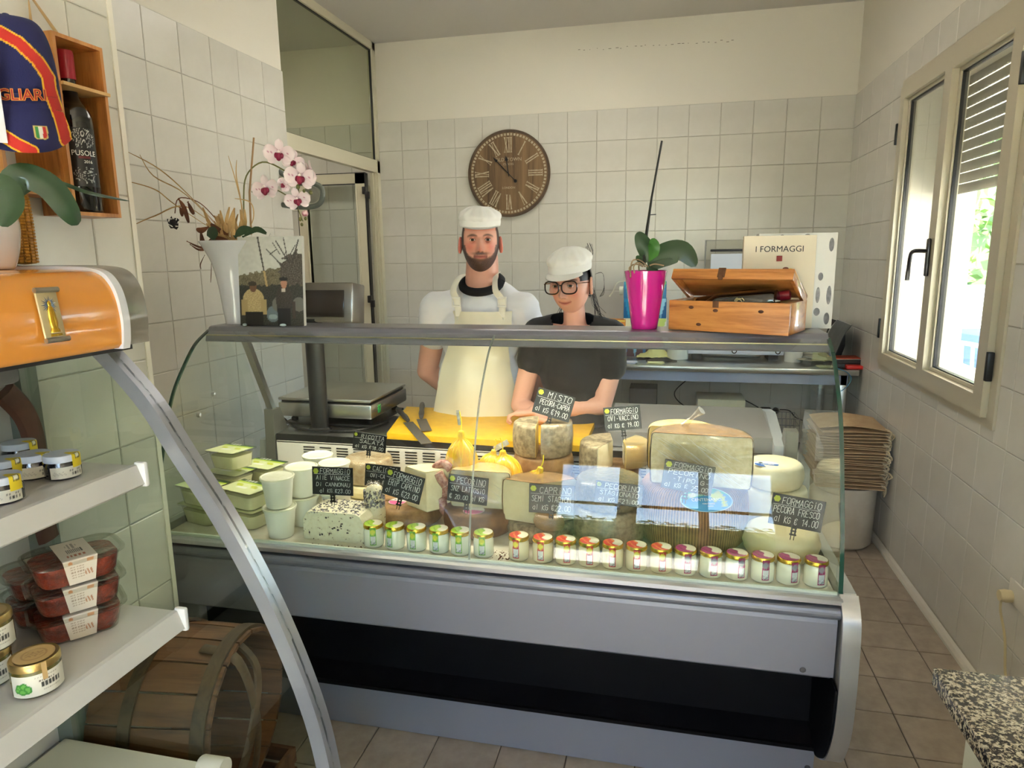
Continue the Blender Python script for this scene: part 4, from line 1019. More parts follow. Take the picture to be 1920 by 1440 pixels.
# ------------------------------------------------------------------ people
def remesh(b, vox=.004, it=6, name='body'):
    me = b.mesh(name); o = bpy.data.objects.new('t', me); COL.objects.link(o)
    m = o.modifiers.new('r', 'REMESH'); m.mode = 'VOXEL'; m.voxel_size = vox; m.use_smooth_shade = True
    s = o.modifiers.new('s', 'SMOOTH'); s.iterations = it; s.factor = .5
    dg = bpy.context.evaluated_depsgraph_get(); r = bpy.data.meshes.new_from_object(o.evaluated_get(dg)); bpy.data.objects.remove(o)
    r.name = name; r.polygons.foreach_set('use_smooth', [True]*len(r.polygons)); return r
def limb(b, pts, rs, n=16, sub=5, flat=1):
    pp = spline(pts, sub); m = len(pp); k = (len(pts)-1)
    rr = [float(np.interp(i/(m-1)*k, range(k+1), rs)) for i in range(m)]
    b.tube(pp, rr, n, flat=flat)
    b.sph(pp[0], rr[0], 14, 8); b.sph(pp[-1], rr[-1], 14, 8)
def joinm(a, b_):
    bm = bmesh.new(); bm.from_mesh(a); bm.from_mesh(b_); bm.to_mesh(a); bm.free(); a.polygons.foreach_set('use_smooth', [True]*len(a.polygons)); return a
def g(x, c, s): return np.exp(-((x-c)/s)**2)
def head_pts(d, W=.076, D=.098, Hh=.122, jaw=.26, nose=1.0, fem=0):
    """unit directions (n,3), front = -y, eyes at z = 0 -> points"""
    x, y, z = d[:, 0], d[:, 1], d[:, 2]
    px, py, pz = x*W, y*D, np.where(z > 0, z*Hh*.90, z*Hh)
    low = np.clip(-pz/ (Hh), 0, 1)
    px = px*(1-jaw*low**2.4); py = np.where(py < 0, py*(1-.10*low), py*(1-.42*low**1.2))
    # flatten the face plane
    fr = np.clip(-y, 0, 1)**2
    py = py+fr*.010*(1-low*.6)
    F = fr
    ax = np.abs(px)
    py -= F*.0235*nose*g(px, 0, .0075+.0045*np.clip((-pz)/.04, 0, 1))*np.clip((.012-pz)/.052, 0, 1)*(pz > -.046)*1.0
    py -= F*.006*g(px, 0, .018)*g(pz, -.036, .010)
    py += F*.0115*g(ax, .031, .0155)*g(pz, .000, .0125)
    py -= F*.0045*g(ax, .028, .020)*g(pz, .021, .008)*(1-.5*fem)
    py -= F*.0040*g(px, 0, .020)*g(pz, -.062, .007)
    py -= F*.0040*g(px, 0, .017)*g(pz, -.074, .006)
    mz = -.0675+(9.0 if fem else -2.0)*px*px
    py += F*.0042*g(px, 0, .024)*g(pz, mz, .0019)
    py += F*.0035*g(px, 0, .020)*g(pz, -.086, .006)
    py -= F*.0080*g(px, 0, .022)*g(pz, -.106, .013)
    py -= F*.0045*g(ax, .0115, .0045)*g(pz, -.041, .0055)
    py += F*.003*g(ax, .020, .005)*g(pz, -.050, .012)
    py -= F*.0035*g(ax, .045, .018)*g(pz, -.028, .018)
    pz = pz+F*.000
    return np.stack([px, py, pz], 1)
def head_builder(b, M, **kw):
    nu, nv = 190, 180; vs = []
    dirs = [(0, 0, -1)]
    for j in range(1, nv):
        t = -PI/2+PI*j/nv
        for i in range(nu): a = 2*PI*i/nu; dirs.append((math.cos(t)*math.cos(a), math.cos(t)*math.sin(a), math.sin(t)))
    dirs.append((0, 0, 1)); e = len(dirs)-1
    pts = head_pts(np.array(dirs), **kw)
    fs = [(0, 1+(i+1) % nu, 1+i) for i in range(nu)]
    for j in range(nv-2): fs += [(1+j*nu+i, 1+j*nu+(i+1) % nu, 1+(j+1)*nu+(i+1) % nu, 1+(j+1)*nu+i) for i in range(nu)]
    fs += [(e, 1+(nv-2)*nu+i, 1+(nv-2)*nu+(i+1) % nu) for i in range(nu)]
    b.add([Vector(p) for p in pts], fs, True, M)
    # ears
    for s_ in (1, -1):
        W = kw.get('W', .076)
        E_ = M @ T(s_*(W+.003), .012, -.022 if not kw.get('fem') else -.010) @ RZ(s_*.35) @ RX(-.12)
        pp = [(0, .010*math.cos(a)*1.2, .031*math.sin(a)) for a in [PI*2*k/14 for k in range(14)]]
        pp = [(s_*.003, q[1]-(.004 if q[2] < -.01 else 0), q[2]) for q in pp]
        b.tube(pp+[pp[0]], .0048, 8, E_); b.sph((0, .001, 0), (.004, .013, .027), 12, 8, E_)
def hand(b, M, curl=1.0, side=1, k=1.0):
    """palm along -z from the wrist (origin), palm facing -y, thumb towards side*x"""
    b.rbox(-.036*k, .036*k, -.013, .013, -.088*k, .004, .012, 2, M)
    for i, (x, L) in enumerate(((.028, .066), (.010, .074), (-.009, .068), (-.027, .054))):
        p = Vector((x*side*k, 0, -.082*k)); pts = [p]; a = .25*curl
        for s_ in (.45, .32, .23):
            p = p+Vector((0, -math.sin(a), -math.cos(a)))*L*s_*k; pts.append(p); a += .85*curl
        b.tube([M @ q for q in pts], [.0092*k, .0088*k, .0082*k, .0066*k], 10); b.sph(M @ pts[-1], .0068*k, 8, 6)
        b.sph(M @ pts[1], .0088*k, 8, 6); b.sph(M @ pts[2], .0082*k, 8, 6)
    pts = [Vector((side*.024*k, -.002, -.022*k)), Vector((side*.046*k, -.014, -.048*k)), Vector((side*.048*k, -.026, -.072*k)), Vector((side*.040*k, -.038, -.092*k))]
    b.tube([M @ q for q in pts], [.013*k, .011*k, .0095*k, .0075*k], 10); b.sph(M @ pts[-1], .0078*k, 8, 6)
def face_colors(me, Mi, skin, kind, nb=0):
    n = len(me.vertices); co = np.empty(n*3); me.vertices.foreach_get('co', co); co = co.reshape(-1, 3)
    m = np.array(Mi); l = co@m[:3, :3].T+m[:3, 3]
    x, y, z = l[:, 0], l[:, 1], l[:, 2]; ax = np.abs(x)
    c = np.tile(np.array(skin, float), (n, 1)); inh = (z > -.135) & (z < .15) & (np.abs(x) < .1) & (np.abs(y) < .13) & (np.arange(n) >= nb)
    front = y < -.03
    def mix(mask, col, amt=1.0):
        a = (mask*amt)[:, None]; c[:] = c*(1-a)+np.array(col, float)*a
    r_ = np.random.RandomState(4); nz = r_.rand(n)
    if kind == 'm':
        mix(inh*g(ax, .044, .020)*g(z, -.028, .020)*(y < -.02), (196, 96, 84), .55)
        mix(inh*g(x, 0, .014)*g(z, -.036, .014)*(y < -.05), (206, 112, 96), .45)
        mix(inh*(z > .035)*(y < 0), (208, 128, 108), .5)
        ear = inh*(ax > .072)*(y > -.015); mix(ear, (196, 96, 84), .6)
        zb = np.where(ax < .028, -.056, -.066+26*(ax-.028)**2)+.004*(nz-.5)
        beard = inh*(z < zb)*(z > -.155)*(y < np.where(z < -.085, -.012, .03))
        beard = beard*np.clip((zb-z)/.010, 0, 1)
        under = np.clip((z+.142)/.014, 0, 1); bare = g(x, 0, .020)*g(z, -.0685, .010)
        cheek = np.clip((ax-.022)/.012, 0, 1)*np.clip((.056-ax)/.015, 0, 1)*g(z, -.055, .012)
        amt = beard*under*(1-.95*np.clip(bare*1.3, 0, 1))*(1-.4*cheek)
        amt = np.clip(amt, 0, 1)*(.78+.22*nz); mix(amt, (52, 38, 34), .92)
        st = inh*(y < .03)*(y > -.055)*(z < -.02)*(ax > .058)*(z > -.12); mix(st, (60, 44, 40), .6)
        mix(inh*g(x, 0, .027)*g(z, -.054, .005)*(y < -.06), (48, 34, 30), .85)
        mix(inh*g(x, 0, .008)*g(z, -.087, .006)*(y < -.06), (120, 76, 64), .4)
        mix(inh*g(x, 0, .022)**.5*g(z, -.068, .0058)*(y < -.06)*(ax < .027), (170, 86, 80), .95); mix(inh*g(ax, .0075, .0035)*g(z, -.0475, .0024)*(y < -.08), (60, 28, 24), .9)
        mix(inh*g(x, 0, .020)**.4*g(z, -.0675-2*x*x, .0012)*(y < -.06)*(ax < .028), (84, 34, 34), .9)
        brow = inh*front*np.clip(1-np.abs(ax-.032)/.021, 0, 1)**.4*g(z, .0195-14*(ax-.030)**2, .0038); mix(np.clip(brow*1.2, 0, 1), (62, 42, 34), .85)
        hair = inh*((z > -.015)*(y > .012)*(ax > .05)+(z > .02)*(y > .0)+(y > .055)*(z > -.05)) > 0
        hair = hair+((z > -.030)*(z < .10)*(ax > .063)*(y > -.045)*(y < .05)*inh > 0); mix((hair > 0)*(ax < .0785), (44, 34, 31), .85); mix(inh*(ax > .0785)*(z < .03), (206, 120, 104), 1)
        mix(inh*front*g(ax, .031, .016)*g(z, .009, .004), (150, 84, 72), .5)
        mix(inh*front*g(ax, .031, .014)*g(z, -.012, .005), (176, 106, 92), .5)
    else:
        mix(inh*g(ax, .042, .016)*g(z, -.034, .018)*(y < -.02), (222, 130, 118), .4)
        mz = -.0672+9*x*x; mix(inh*g(x, 0, .022)**.6*g(z, mz, .0052)*(y < -.05)*(ax < .027), (176, 88, 86), .95); mix(inh*g(ax, .0068, .003)*g(z, -.0465, .0022)*(y < -.07), (84, 40, 36), .8)
        mix(inh*g(x, 0, .020)**.4*g(z, mz, .0011)*(y < -.05)*(ax < .028), (96, 44, 44), .9)
        brow = inh*front*np.clip(1-np.abs(ax-.033)/.022, 0, 1)**.4*g(z, .0255-.25*(ax-.03), .0030); mix(np.clip(brow*1.3, 0, 1), (52, 36, 32), .85)
        mix(inh*front*g(ax, .031, .018)*g(z, .010, .0045), (92, 62, 58), .65)
        hair = inh*((z > -.012)*(y > .008)+(y > .035)+(z > .014)*(y > -.048)*(ax > .052)) > 0; mix(hair*(ax < .0775), (28, 20, 20), .97)
    setcol(me, c)
skin_m = vcol_mat('skin', .48, .0, .04, .08, 260)
eye_w = M_('eye_white', (214, 204, 196), .25, coat=.5); iris = M_('iris_brown', (58, 38, 28), .2, coat=1)
def eyes(root, M, dy=-.0755, r=.0118, lidc=(186, 124, 106), lash=(40, 26, 24), down=0, look=0):
    bpy.context.view_layer.update()
    for s_ in (1, -1):
        Q = M @ T(s_*.031, dy, .0)
        e = part('eye', B().sph((0, 0, 0), r, 20, 14, Q), eye_w, root)
        q = B().lathe([(0, .0), (.0062, -.0015)], 20, Q @ RZ(look) @ RX(PI/2) @ T(0, 0, r+.0009)); part('iris', q, iris, e)
        l = B(); a0 = [((r+.0012)*math.sin(a)*math.cos(.40*max(math.cos(a*1.12), 0)**.8), -(r+.0012)*math.cos(a)*math.cos(.40*max(math.cos(a*1.12), 0)**.8), (r+.0012)*math.sin(.40*max(math.cos(a*1.12), 0)**.8)) for a in [-1.25+.25*k for k in range(11)]]
        l.tube([Q @ Vector(p) for p in a0], .0008, 6); part('eyelash_line', l, M_('lash', lash, .6) if 'lash_m' not in globals() else lash_m, e)
        l = B()
        R2 = r+.0009
        def lidp(u, v, up):
            a = (u-.5)*2.6; e0 = (.40 if up > 0 else .34)*max(math.cos(a*1.12), 0)**.8; e = e0+(1.35-e0)*v
            return Q @ Vector((R2*math.sin(a)*math.cos(e), -R2*math.cos(a)*math.cos(e), up*R2*math.sin(e)))
        l.grid(lambda u, v: lidp(u, v, 1), 18, 6); l.grid(lambda u, v: lidp(u, v, -1), 18, 6)
        a1 = [(.0138*math.cos(t), -r*.90-.0006+abs(math.cos(t))**2*.0075, -.0050*math.sin(t)) for t in [PI*k/10 for k in range(11)]]
        part('eyelid', l, M_('lid_skin', lidc, .5), e)
hatm = M_('white_cotton_cap', (222, 222, 218), .85, bump=.25, bs=90, sheen=.2)
def cap(root, M, W=.083, D=.102, z0=.055, visor=1.0, seed=1, bandh=.034, vz=0, ch_=.046):
    """soft bakery cap: band, puffed pleated crown, short visor. local frame of the head"""
    def shape(a, z, rx, ry): return Vector((rx*math.cos(a), .004+ry*math.sin(a), z))
    b = B(); n = 72
    b.grid(lambda u, v: shape(2*PI*u, z0+bandh*v+.012*math.sin(2*PI*u)*1.0, W+.002*math.sin(v*3), D+.002*math.sin(v*3)), n, 5, M=M)
    c_ = part('hat_band', b, hatm, root)
    def crown(u, v):
        a = 2*PI*u; t = v*PI/2; bulge = 1+.055*math.sin(min(v*2.2, 1)*PI)
        pl = .0035*math.sin(a*13+seed)*math.sin(v*PI)+.004*noise.noise(Vector((math.cos(a)*3, math.sin(a)*3, v*4+seed)))
        r = math.cos(t)**.72*bulge
        return Vector((((W+.002)*r+pl)*math.cos(a), .005+((D+.002)*r+pl)*math.sin(a), z0+bandh-.007*(1-v)+.012*math.sin(a)*(1-v)+ch_*math.sin(t)+.007*noise.noise(Vector((math.cos(a)*2*r, math.sin(a)*2*r, seed)))))
    part('hat_crown', B().grid(crown, 96, 24, M=M), hatm, root)
    def vis(u, v):
        a = -PI/2+(u-.5)*2.1; ext = .030*visor*v*math.cos((u-.5)*2.6)
        return Vector(((W+.002+ext)*math.cos(a), .004+(D+.002+ext)*math.sin(a), z0+.012*math.sin(a)+.004-.018*v*math.cos((u-.5)*2.2)+vz*v))
    vb = B().grid(vis, 30, 6, M=M); vb.grid(lambda u, v: vis(u, v)-Vector((0, 0, .003)), 30, 6, M=M)
    part('hat_visor', vb, hatm, root, fix=False)
def sheet_tube(fn, nu, nv, th=0): return B().grid(fn, nu, nv)

# ---- man
man = thing('person', 'man with dark beard, white cap, white t-shirt and cream apron behind the counter', 'person', (0, 0, 0))
HM = T(-1.913, -2.295, 1.630) @ RZ(math.radians(15)) @ RX(math.radians(2))
b = B()
hx, hy = -1.925, -2.255
limb(b, [(hx, hy+.015, 1.36), (hx+.003, hy+.006, 1.46), (hx+.01, hy-.005, 1.56)], [.090, .072, .066], 20)
SL, SR = Vector((-2.125, -2.24, 1.338)), Vector((-1.757, -2.235, 1.335))
b.sph((hx-.01, hy+.01, 1.24), (.165, .105, .15), 24, 16); b.sph((hx-.015, hy-.01, 1.02), (.165, .13, .20), 24, 16); b.sph((hx-.015, hy+.01, .86), (.165, .115, .12), 24, 16)
limb(b, [(hx-.02, hy+.01, 1.37), SL], [.06, .062]); limb(b, [(hx+.02, hy+.01, 1.37), SR], [.06, .062])
EL, WL_ = Vector((-2.205, -2.19, 1.055)), Vector((-2.05, -2.06, .885))
ER, WR_ = Vector((-1.66, -2.20, 1.06)), Vector((-1.78, -2.06, .885))
for S, E_, W_, sd in ((SL, EL, WL_, 1), (SR, ER, WR_, -1)):
    limb(b, [S, (S+E_)/2+Vector((0, .01, .01)), E_], [.062, .054, .046], 18); limb(b, [E_, (E_*.6+W_*.4), W_], [.047, .046, .031], 18)
    d = (Vector((hx-.02, -2.0, .80))-W_).normalized(); z = -d; x = Vector((0, 1, 0)).cross(z).normalized(); y = z.cross(x)
    hand(b, Matrix(((x.x, y.x, z.x, W_.x), (x.y, y.y, z.y, W_.y), (x.z, y.z, z.z, W_.z), (0, 0, 0, 1))), .8, sd)
for s_ in (-1, 1):
    limb(b, [(hx+s_*.09, hy+.01, .86), (hx+s_*.10, hy, .50), (hx+s_*.105, hy+.03, .10)], [.095, .068, .045], 18)
    b.rbox(hx+s_*.105-.045, hx+s_*.105+.045, hy-.14, hy+.10, .005, .085, .03)
hb_ = B(); head_builder(hb_, HM, W=.0775, D=.098, Hh=.139, jaw=.08, nose=1.35)
me = remesh(b, .0052, 4); nb_ = len(me.vertices); me = joinm(me, hb_.mesh('h')); face_colors(me, HM.inverted(), (206, 152, 132), 'm', nb_); part('body', me, skin_m, man)
eyes(man, HM); cap(man, HM, W=.0835, D=.104, z0=.057, visor=.55, seed=1, bandh=.032, vz=.012, ch_=.046)
tee = M_('white_tshirt', (222, 222, 226), .9, bump=.2, bs=50, sheen=.1)
b = B()
b.sph((hx-.01, hy+.01, 1.235), (.185, .122, .165), 24, 16); b.sph((hx-.015, hy-.005, 1.02), (.182, .145, .22), 24, 16); b.sph((hx-.015, hy+.01, .88), (.18, .125, .12), 24, 16)
limb(b, [(hx-.03, hy+.012, 1.362), SL+Vector((-.005, 0, 0))], [.072, .080]); limb(b, [(hx+.03, hy+.012, 1.362), SR+Vector((.005, 0, 0))], [.072, .080])
limb(b, [(hx-.06, hy+.012, 1.425), (hx-.13, hy+.012, 1.37)], [.042, .055]); limb(b, [(hx+.07, hy+.012, 1.43), (hx+.13, hy+.012, 1.37)], [.042, .055])
limb(b, [(hx-.0, hy+.012, 1.36), (hx+.004, hy+.012, 1.42)], [.098, .086])
limb(b, [SL, (SL*.62+EL*.38)], [.080, .074], 20); limb(b, [SR, (SR*.62+ER*.38)], [.080, .074], 20)
def wrinkle(me, amp, sc, seed=0):
    for v in me.vertices:
        n_ = noise.noise(Vector((v.co.x*sc, v.co.y*sc, v.co.z*sc*.7))+Vector((seed, 0, 0)))+.5*noise.noise(v.co*sc*2.3)
        v.co += v.normal*n_*amp
me = remesh(b, .007, 6, 'tshirt')
# open neck and sleeve ends
bm = bmesh.new(); bm.from_mesh(me)
nc = Vector((hx+.006, hy-.022, 1.497))
kill = [v for v in bm.verts if ((v.co-nc)*Vector((1, 1, 1))).length < .096 and v.co.z > 1.37]
bmesh.ops.delete(bm, geom=kill, context='VERTS'); bm.to_mesh(me); bm.free(); wrinkle(me, .006, 14)
ts = part('tshirt', me, tee, man)
und = B().tube(spline([(hx+.006+.082*math.cos(a), hy-.006+.076*math.sin(a), 1.450+.034*math.sin(a)) for a in [2*PI*k/16 for k in range(17)]], 2), .019, 10, flat=.9)
part('undershirt_collar', und, M_('black_cotton', (16, 16, 20), .9), man)
apr = M_('cream_apron_plastic', (226, 222, 200), .38, c2=(220, 215, 192), ns=5, coat=.3, bump=.25, bs=14, bd=.006)
def apron(u, v):
    z = .50+v*(1.338-.50); hw = .128 if z > 1.20 else .128+(1.20-z)/.68*.16
    hw = min(hw, .215); a = (u-.5)*2; x = a*hw
    yb = hy-.158+abs(a)**2.2*.085*(hw/.2)+(.045 if z > 1.2 else 0)*(z-1.2)/.14*.9-.012*math.exp(-((z-1.02)/.13)**2)
    yb += .006*math.sin(a*7+z*6)*(1 if z < 1.15 else .3)+.007*noise.noise(Vector((x*9, z*6, 2)))
    return Vector((hx-.004+x+.024*min(max((z-1.1)/.15, 0), 1), yb, z))
ab = B().grid(apron, 44, 60)
part('apron', ab, apr, man, fix=False)
strp = M_('white_strap', (226, 224, 212), .6)
for s_ in (-1, 1):
    b = B(); top = apron(.5+s_*.36, 1.0)
    pts = [top+Vector((0, -.004, -.02)), top+Vector((s_*.004, -.012, .045)), Vector((hx+s_*.090, hy-.108, 1.425)), Vector((hx+s_*.078, hy-.055, 1.478)), Vector((hx+s_*.065, hy+.04, 1.49))]
    b.tube(spline(pts, 5), .0022, 8, flat=6.5, up=(1, 0, 0)); part('apron_strap', b, strp, man)
    q = top+Vector((s_*.005, -.016, .055)); bk = B()
    bk.rbox(q.x-.019, q.x+.019, q.y-.004, q.y+.001, q.z-.003, q.z+.006, .002); bk.rbox(q.x-.019, q.x+.019, q.y-.004, q.y+.001, q.z-.036, q.z-.028, .002)
    bk.rbox(q.x-.019, q.x-.014, q.y-.004, q.y+.001, q.z-.034, q.z+.004, .002); bk.rbox(q.x+.014, q.x+.019, q.y-.004, q.y+.001, q.z-.034, q.z+.004, .002)
    part('strap_buckle', bk, white_pl, man)
    part('apron_eyelet', B().lathe([(.003, 0), (.0065, .001), (.0065, -.001)], 14, T(top.x, top.y-.004, top.z-.03) @ RX(PI/2)), steel, man)
pn = B()
for s_ in (-1, 1): limb(pn, [(hx+s_*.09, hy+.01, .86), (hx+s_*.10, hy, .50), (hx+s_*.105, hy+.03, .09)], [.112, .088, .07], 18)
part('trousers', remesh(pn, .012, 3, 'trousers'), M_('dark_trousers', (40, 42, 52), .9), man)

# ---- woman
wom = thing('person', 'woman with glasses, white cap and black t-shirt leaning on the yellow board', 'person', (0, 0, 0))
HW = T(-1.520, -2.415, 1.452) @ RZ(math.radians(-16)) @ RY(math.radians(-2)) @ RX(math.radians(4))
b = B()
wx, wy = -1.512, -2.375
limb(b, [(wx+.005, wy+.01, 1.23), (wx+.003, wy+.0, 1.31), (wx, wy-.010, 1.39)], [.060, .044, .042], 20)
S1, S2 = Vector((-1.655, -2.385, 1.255)), Vector((-1.365, -2.365, 1.248))
b.sph((wx+.0, wy, 1.12), (.125, .09, .14), 24, 16); b.sph((wx, wy+.02, .95), (.115, .095, .16), 24, 16); b.sph((wx, wy+.04, .82), (.16, .12, .13), 24, 16)
limb(b, [(wx, wy+.005, 1.24), S1], [.042, .050]); limb(b, [(wx, wy+.005, 1.24), S2], [.042, .050])
E1, W1_ = Vector((-1.725, -2.42, .965)), Vector((-1.625, -2.50, .935))
E2, W2_ = Vector((-1.395, -2.405, .975)), Vector((-1.650, -2.495, .955))
limb(b, [S1, (S1+E1)/2, E1], [.050, .043, .037], 18); limb(b, [E1, (E1+W1_)/2, W1_], [.038, .037, .028], 18)
limb(b, [S2, (S2+E2)/2+Vector((.012, 0, 0)), E2], [.050, .046, .040], 18); limb(b, [E2, E2*.6+W2_*.4, W2_], [.042, .042, .028], 18)
def aim(p, d, up):
    z = -Vector(d).normalized(); y = Vector(up); y = (y-z*y.dot(z)).normalized(); x = y.cross(z)
    return Matrix(((x.x, y.x, z.x, p[0]), (x.y, y.y, z.y, p[1]), (x.z, y.z, z.z, p[2]), (0, 0, 0, 1)))
hand(b, aim(W2_, (-1, -.12, -.10), (0, .2, 1)), 1.15, 1, .92)
hand(b, aim(W1_, (.8, -.25, -.12), (0, 0, 1)), .5, -1, .88)
for s_ in (-1, 1):
    limb(b, [(wx+s_*.08, wy+.05, .82), (wx+s_*.085, wy+.04, .46), (wx+s_*.09, wy+.06, .09)], [.088, .058, .04], 16)
    b.rbox(wx+s_*.09-.04, wx+s_*.09+.04, wy-.09, wy+.13, .005, .08, .03)
hb_ = B(); head_builder(hb_, HW, W=.0755, D=.090, Hh=.112, jaw=.08, nose=1.05, fem=1)
me = remesh(b, .0042, 3); nb_ = len(me.vertices); me = joinm(me, hb_.mesh('h')); face_colors(me, HW.inverted(), (220, 168, 148), 'w', nb_); part('body', me, skin_m, wom)
eyes(wom, HW, look=.32, dy=-.0695, r=.0112, lidc=(196, 140, 122)); cap(wom, HW, W=.079, D=.100, z0=.052, visor=.85, seed=5, bandh=.036, ch_=.054)
hairm = M_('dark_hair', (26, 19, 19), .45, c2=(44, 32, 30), ns=30, stretch=(6, 6, 1), bump=.4, bs=60)
b = B()
def hairf(u, v):
    a = .12+u*(PI-.24); t = -.55+v*1.5
    k = 1.06+.02*noise.noise(Vector((u*20, v*3, 0)))
    return Vector((.0755*k*math.cos(a)*math.cos(t)*1.02, .004+.096*k*math.sin(a)*math.cos(t), .008+.118*k*math.sin(t)))
b.grid(hairf, 60, 30, M=HW); hr = part('hair', b, hairm, wom, fix=False)
b = B(); b.sph((0, .105, .03), (.035, .03, .038), 20, 14, HW)
for k in range(26):
    r_ = random.Random(k); s_ = r_.choice((1, 1, 1, -1)); p0 = Vector((s_*.07, .03+r_.random()*.04, -.02-.03*r_.random()))
    pts = [p0, p0+Vector((s_*.012*r_.random(), .01, -.05)), p0+Vector((s_*r_.uniform(.0, .05), .01, -.09-.05*r_.random()))]
    b.tube([HW @ q for q in spline(pts, 4)], .0007, 4)
for k in range(9):
    r_ = random.Random(k+50); p0 = Vector((.02+.03*r_.random(), .09, .08)); b.tube([HW @ q for q in spline([p0, p0+Vector((.01, .01, .03)), p0+Vector((.02*r_.random(), 0, .055+.02*r_.random()))], 4)], .0007, 4)
for k in range(7):
    r_ = random.Random(k+80); p0 = Vector((.08, .06, .03)); b.tube([HW @ q for q in spline([p0, p0+Vector((.028, .01, .0)), p0+Vector((.03, .01, -.05-.03*r_.random())), p0+Vector((.01, .01, -.09))], 4)], .0006, 4)
part('hair_strands', b, hairm, wom, kind='stuff')
gl = bpy.data.materials.get('black_plastic'); gf = M_('spectacle_frame', (34, 16, 22), .25, coat=.5)
def rim(s_):
    pts = []
    for k in range(24):
        a = 2*PI*k/24; ca, sa = math.cos(a), math.sin(a); ex = 2.7
        x = .030*np.sign(ca)*abs(ca)**(2/ex); z = .0235*np.sign(sa)*abs(sa)**(2/ex)+(.004*max(ca*1, 0) if sa > 0 else 0)
        pts.append(Vector((s_*(.036+x), -.0975+abs(x+.034)*.10-(.0), -.004+z)))
    return pts+[pts[0]]
gb = B()
for s_ in (1, -1): gb.tube([HW @ p for p in rim(s_)], .0028, 8)
gb.tube([HW @ Vector(p) for p in ((-.008, -.0965, .003), (0, -.0985, .006), (.008, -.0965, .003))], .0023, 8)
gs = part('glasses', gb, gf, wom)
for s_ in (1, -1):
    tb_ = B().tube([HW @ Vector(p) for p in ((s_*.068, -.091, .010), (s_*.074, -.07, .010), (s_*.078, .01, .004), (s_*.076, .028, -.012))], .0021, 8); part('glasses_temple', tb_, M_('temple_champagne', (196, 160, 140), .25, .7), gs)
    rp = rim(s_)[:-1]; part('lens', B().add([HW @ p for p in rp], [tuple(range(len(rp)))]), clear, gs, fix=False)
blk = M_('black_tshirt', (20, 20, 23), .85, c2=(30, 30, 34), ns=8, bump=.2, bs=40, sheen=.1)
b = B()
b.sph((wx+.0, wy, 1.115), (.142, .106, .152), 24, 16); b.sph((wx, wy+.015, .95), (.135, .115, .18), 24, 16); b.sph((wx, wy+.04, .83), (.168, .13, .12), 24, 16)
limb(b, [(wx, wy+.012, 1.285), S1], [.062, .064]); limb(b, [(wx, wy+.012, 1.285), S2], [.062, .064])
limb(b, [S1, S1*.62+E1*.38], [.064, .062], 18); limb(b, [S2, S2*.56+E2*.44+Vector((.01, 0, 0))], [.066, .068], 18)
me = remesh(b, .006, 5, 'tshirt'); bm = bmesh.new(); bm.from_mesh(me); nc = Vector((wx, wy-.06, 1.365))
bmesh.ops.delete(bm, geom=[v for v in bm.verts if (v.co-nc).length < .098], context='VERTS'); bm.to_mesh(me); bm.free(); wrinkle(me, .004, 16)
part('tshirt', me, blk, wom)
pn = B()
for s_ in (-1, 1): limb(pn, [(wx+s_*.08, wy+.05, .82), (wx+s_*.085, wy+.04, .46), (wx+s_*.09, wy+.06, .09)], [.10, .074, .055], 16)
part('trousers', remesh(pn, .012, 3, 'trousers'), M_('dark_trousers2', (36, 38, 48), .9), wom)
for s_ in (1, -1): part('earring', B().sph((s_*.075, .006, -.043), .0028, 8, 6, HW), steel, wom)
# ------------------------------------------------------------------ things on and behind the counter
ZS = 1.3375
pine = wood('pine_orange', (196, 130, 66), (150, 88, 38), (214, 152, 84), 1, 0, .45, .3)
pine_y = wood('pine_upright', (190, 126, 62), (146, 86, 38), (206, 146, 80), 1, 2, .45, .3)
clockw = wood('clock_wood', (118, 92, 62), (78, 58, 38), (138, 108, 74), .6, 2, .6, .1, 6)
# wall clock
cc = Vector((-2.318, -.012, 2.153)); R0 = .308
ck = thing('wall_clock', 'large round wooden wall clock with white roman numerals', 'clock', cc)
part('clock_face', B().lathe([(0, 0), (R0-.004, 0), (R0, .004), (R0, .02), (0, .02)], 96, RX(PI/2)), clockw, ck)
part('outer_rim', B().lathe([(R0-.018, .0195), (R0-.018, .023), (R0-.003, .023), (R0, .019), (R0-.001, .004)], 96, RX(PI/2)), M_('clock_rim', (92, 74, 56), .6, c2=(74, 58, 44), ns=8), ck)
cream = M_('numeral_cream', (196, 182, 154), .7, c2=(168, 152, 124), ns=60)
b = B()
for k in range(72):
    a = 2*PI*k/72; b.box(-.0072, .0072, -.0235, -.021, R0-.042, R0-.026, RY(a))
part('minute_marks', b, cream, ck, kind='stuff')
ROM = {1: 'I', 2: 'II', 3: 'III', 4: 'IV', 5: 'V', 6: 'VI', 7: 'VII', 8: 'VIII', 9: 'IX', 10: 'X', 11: 'XI', 12: 'XII'}
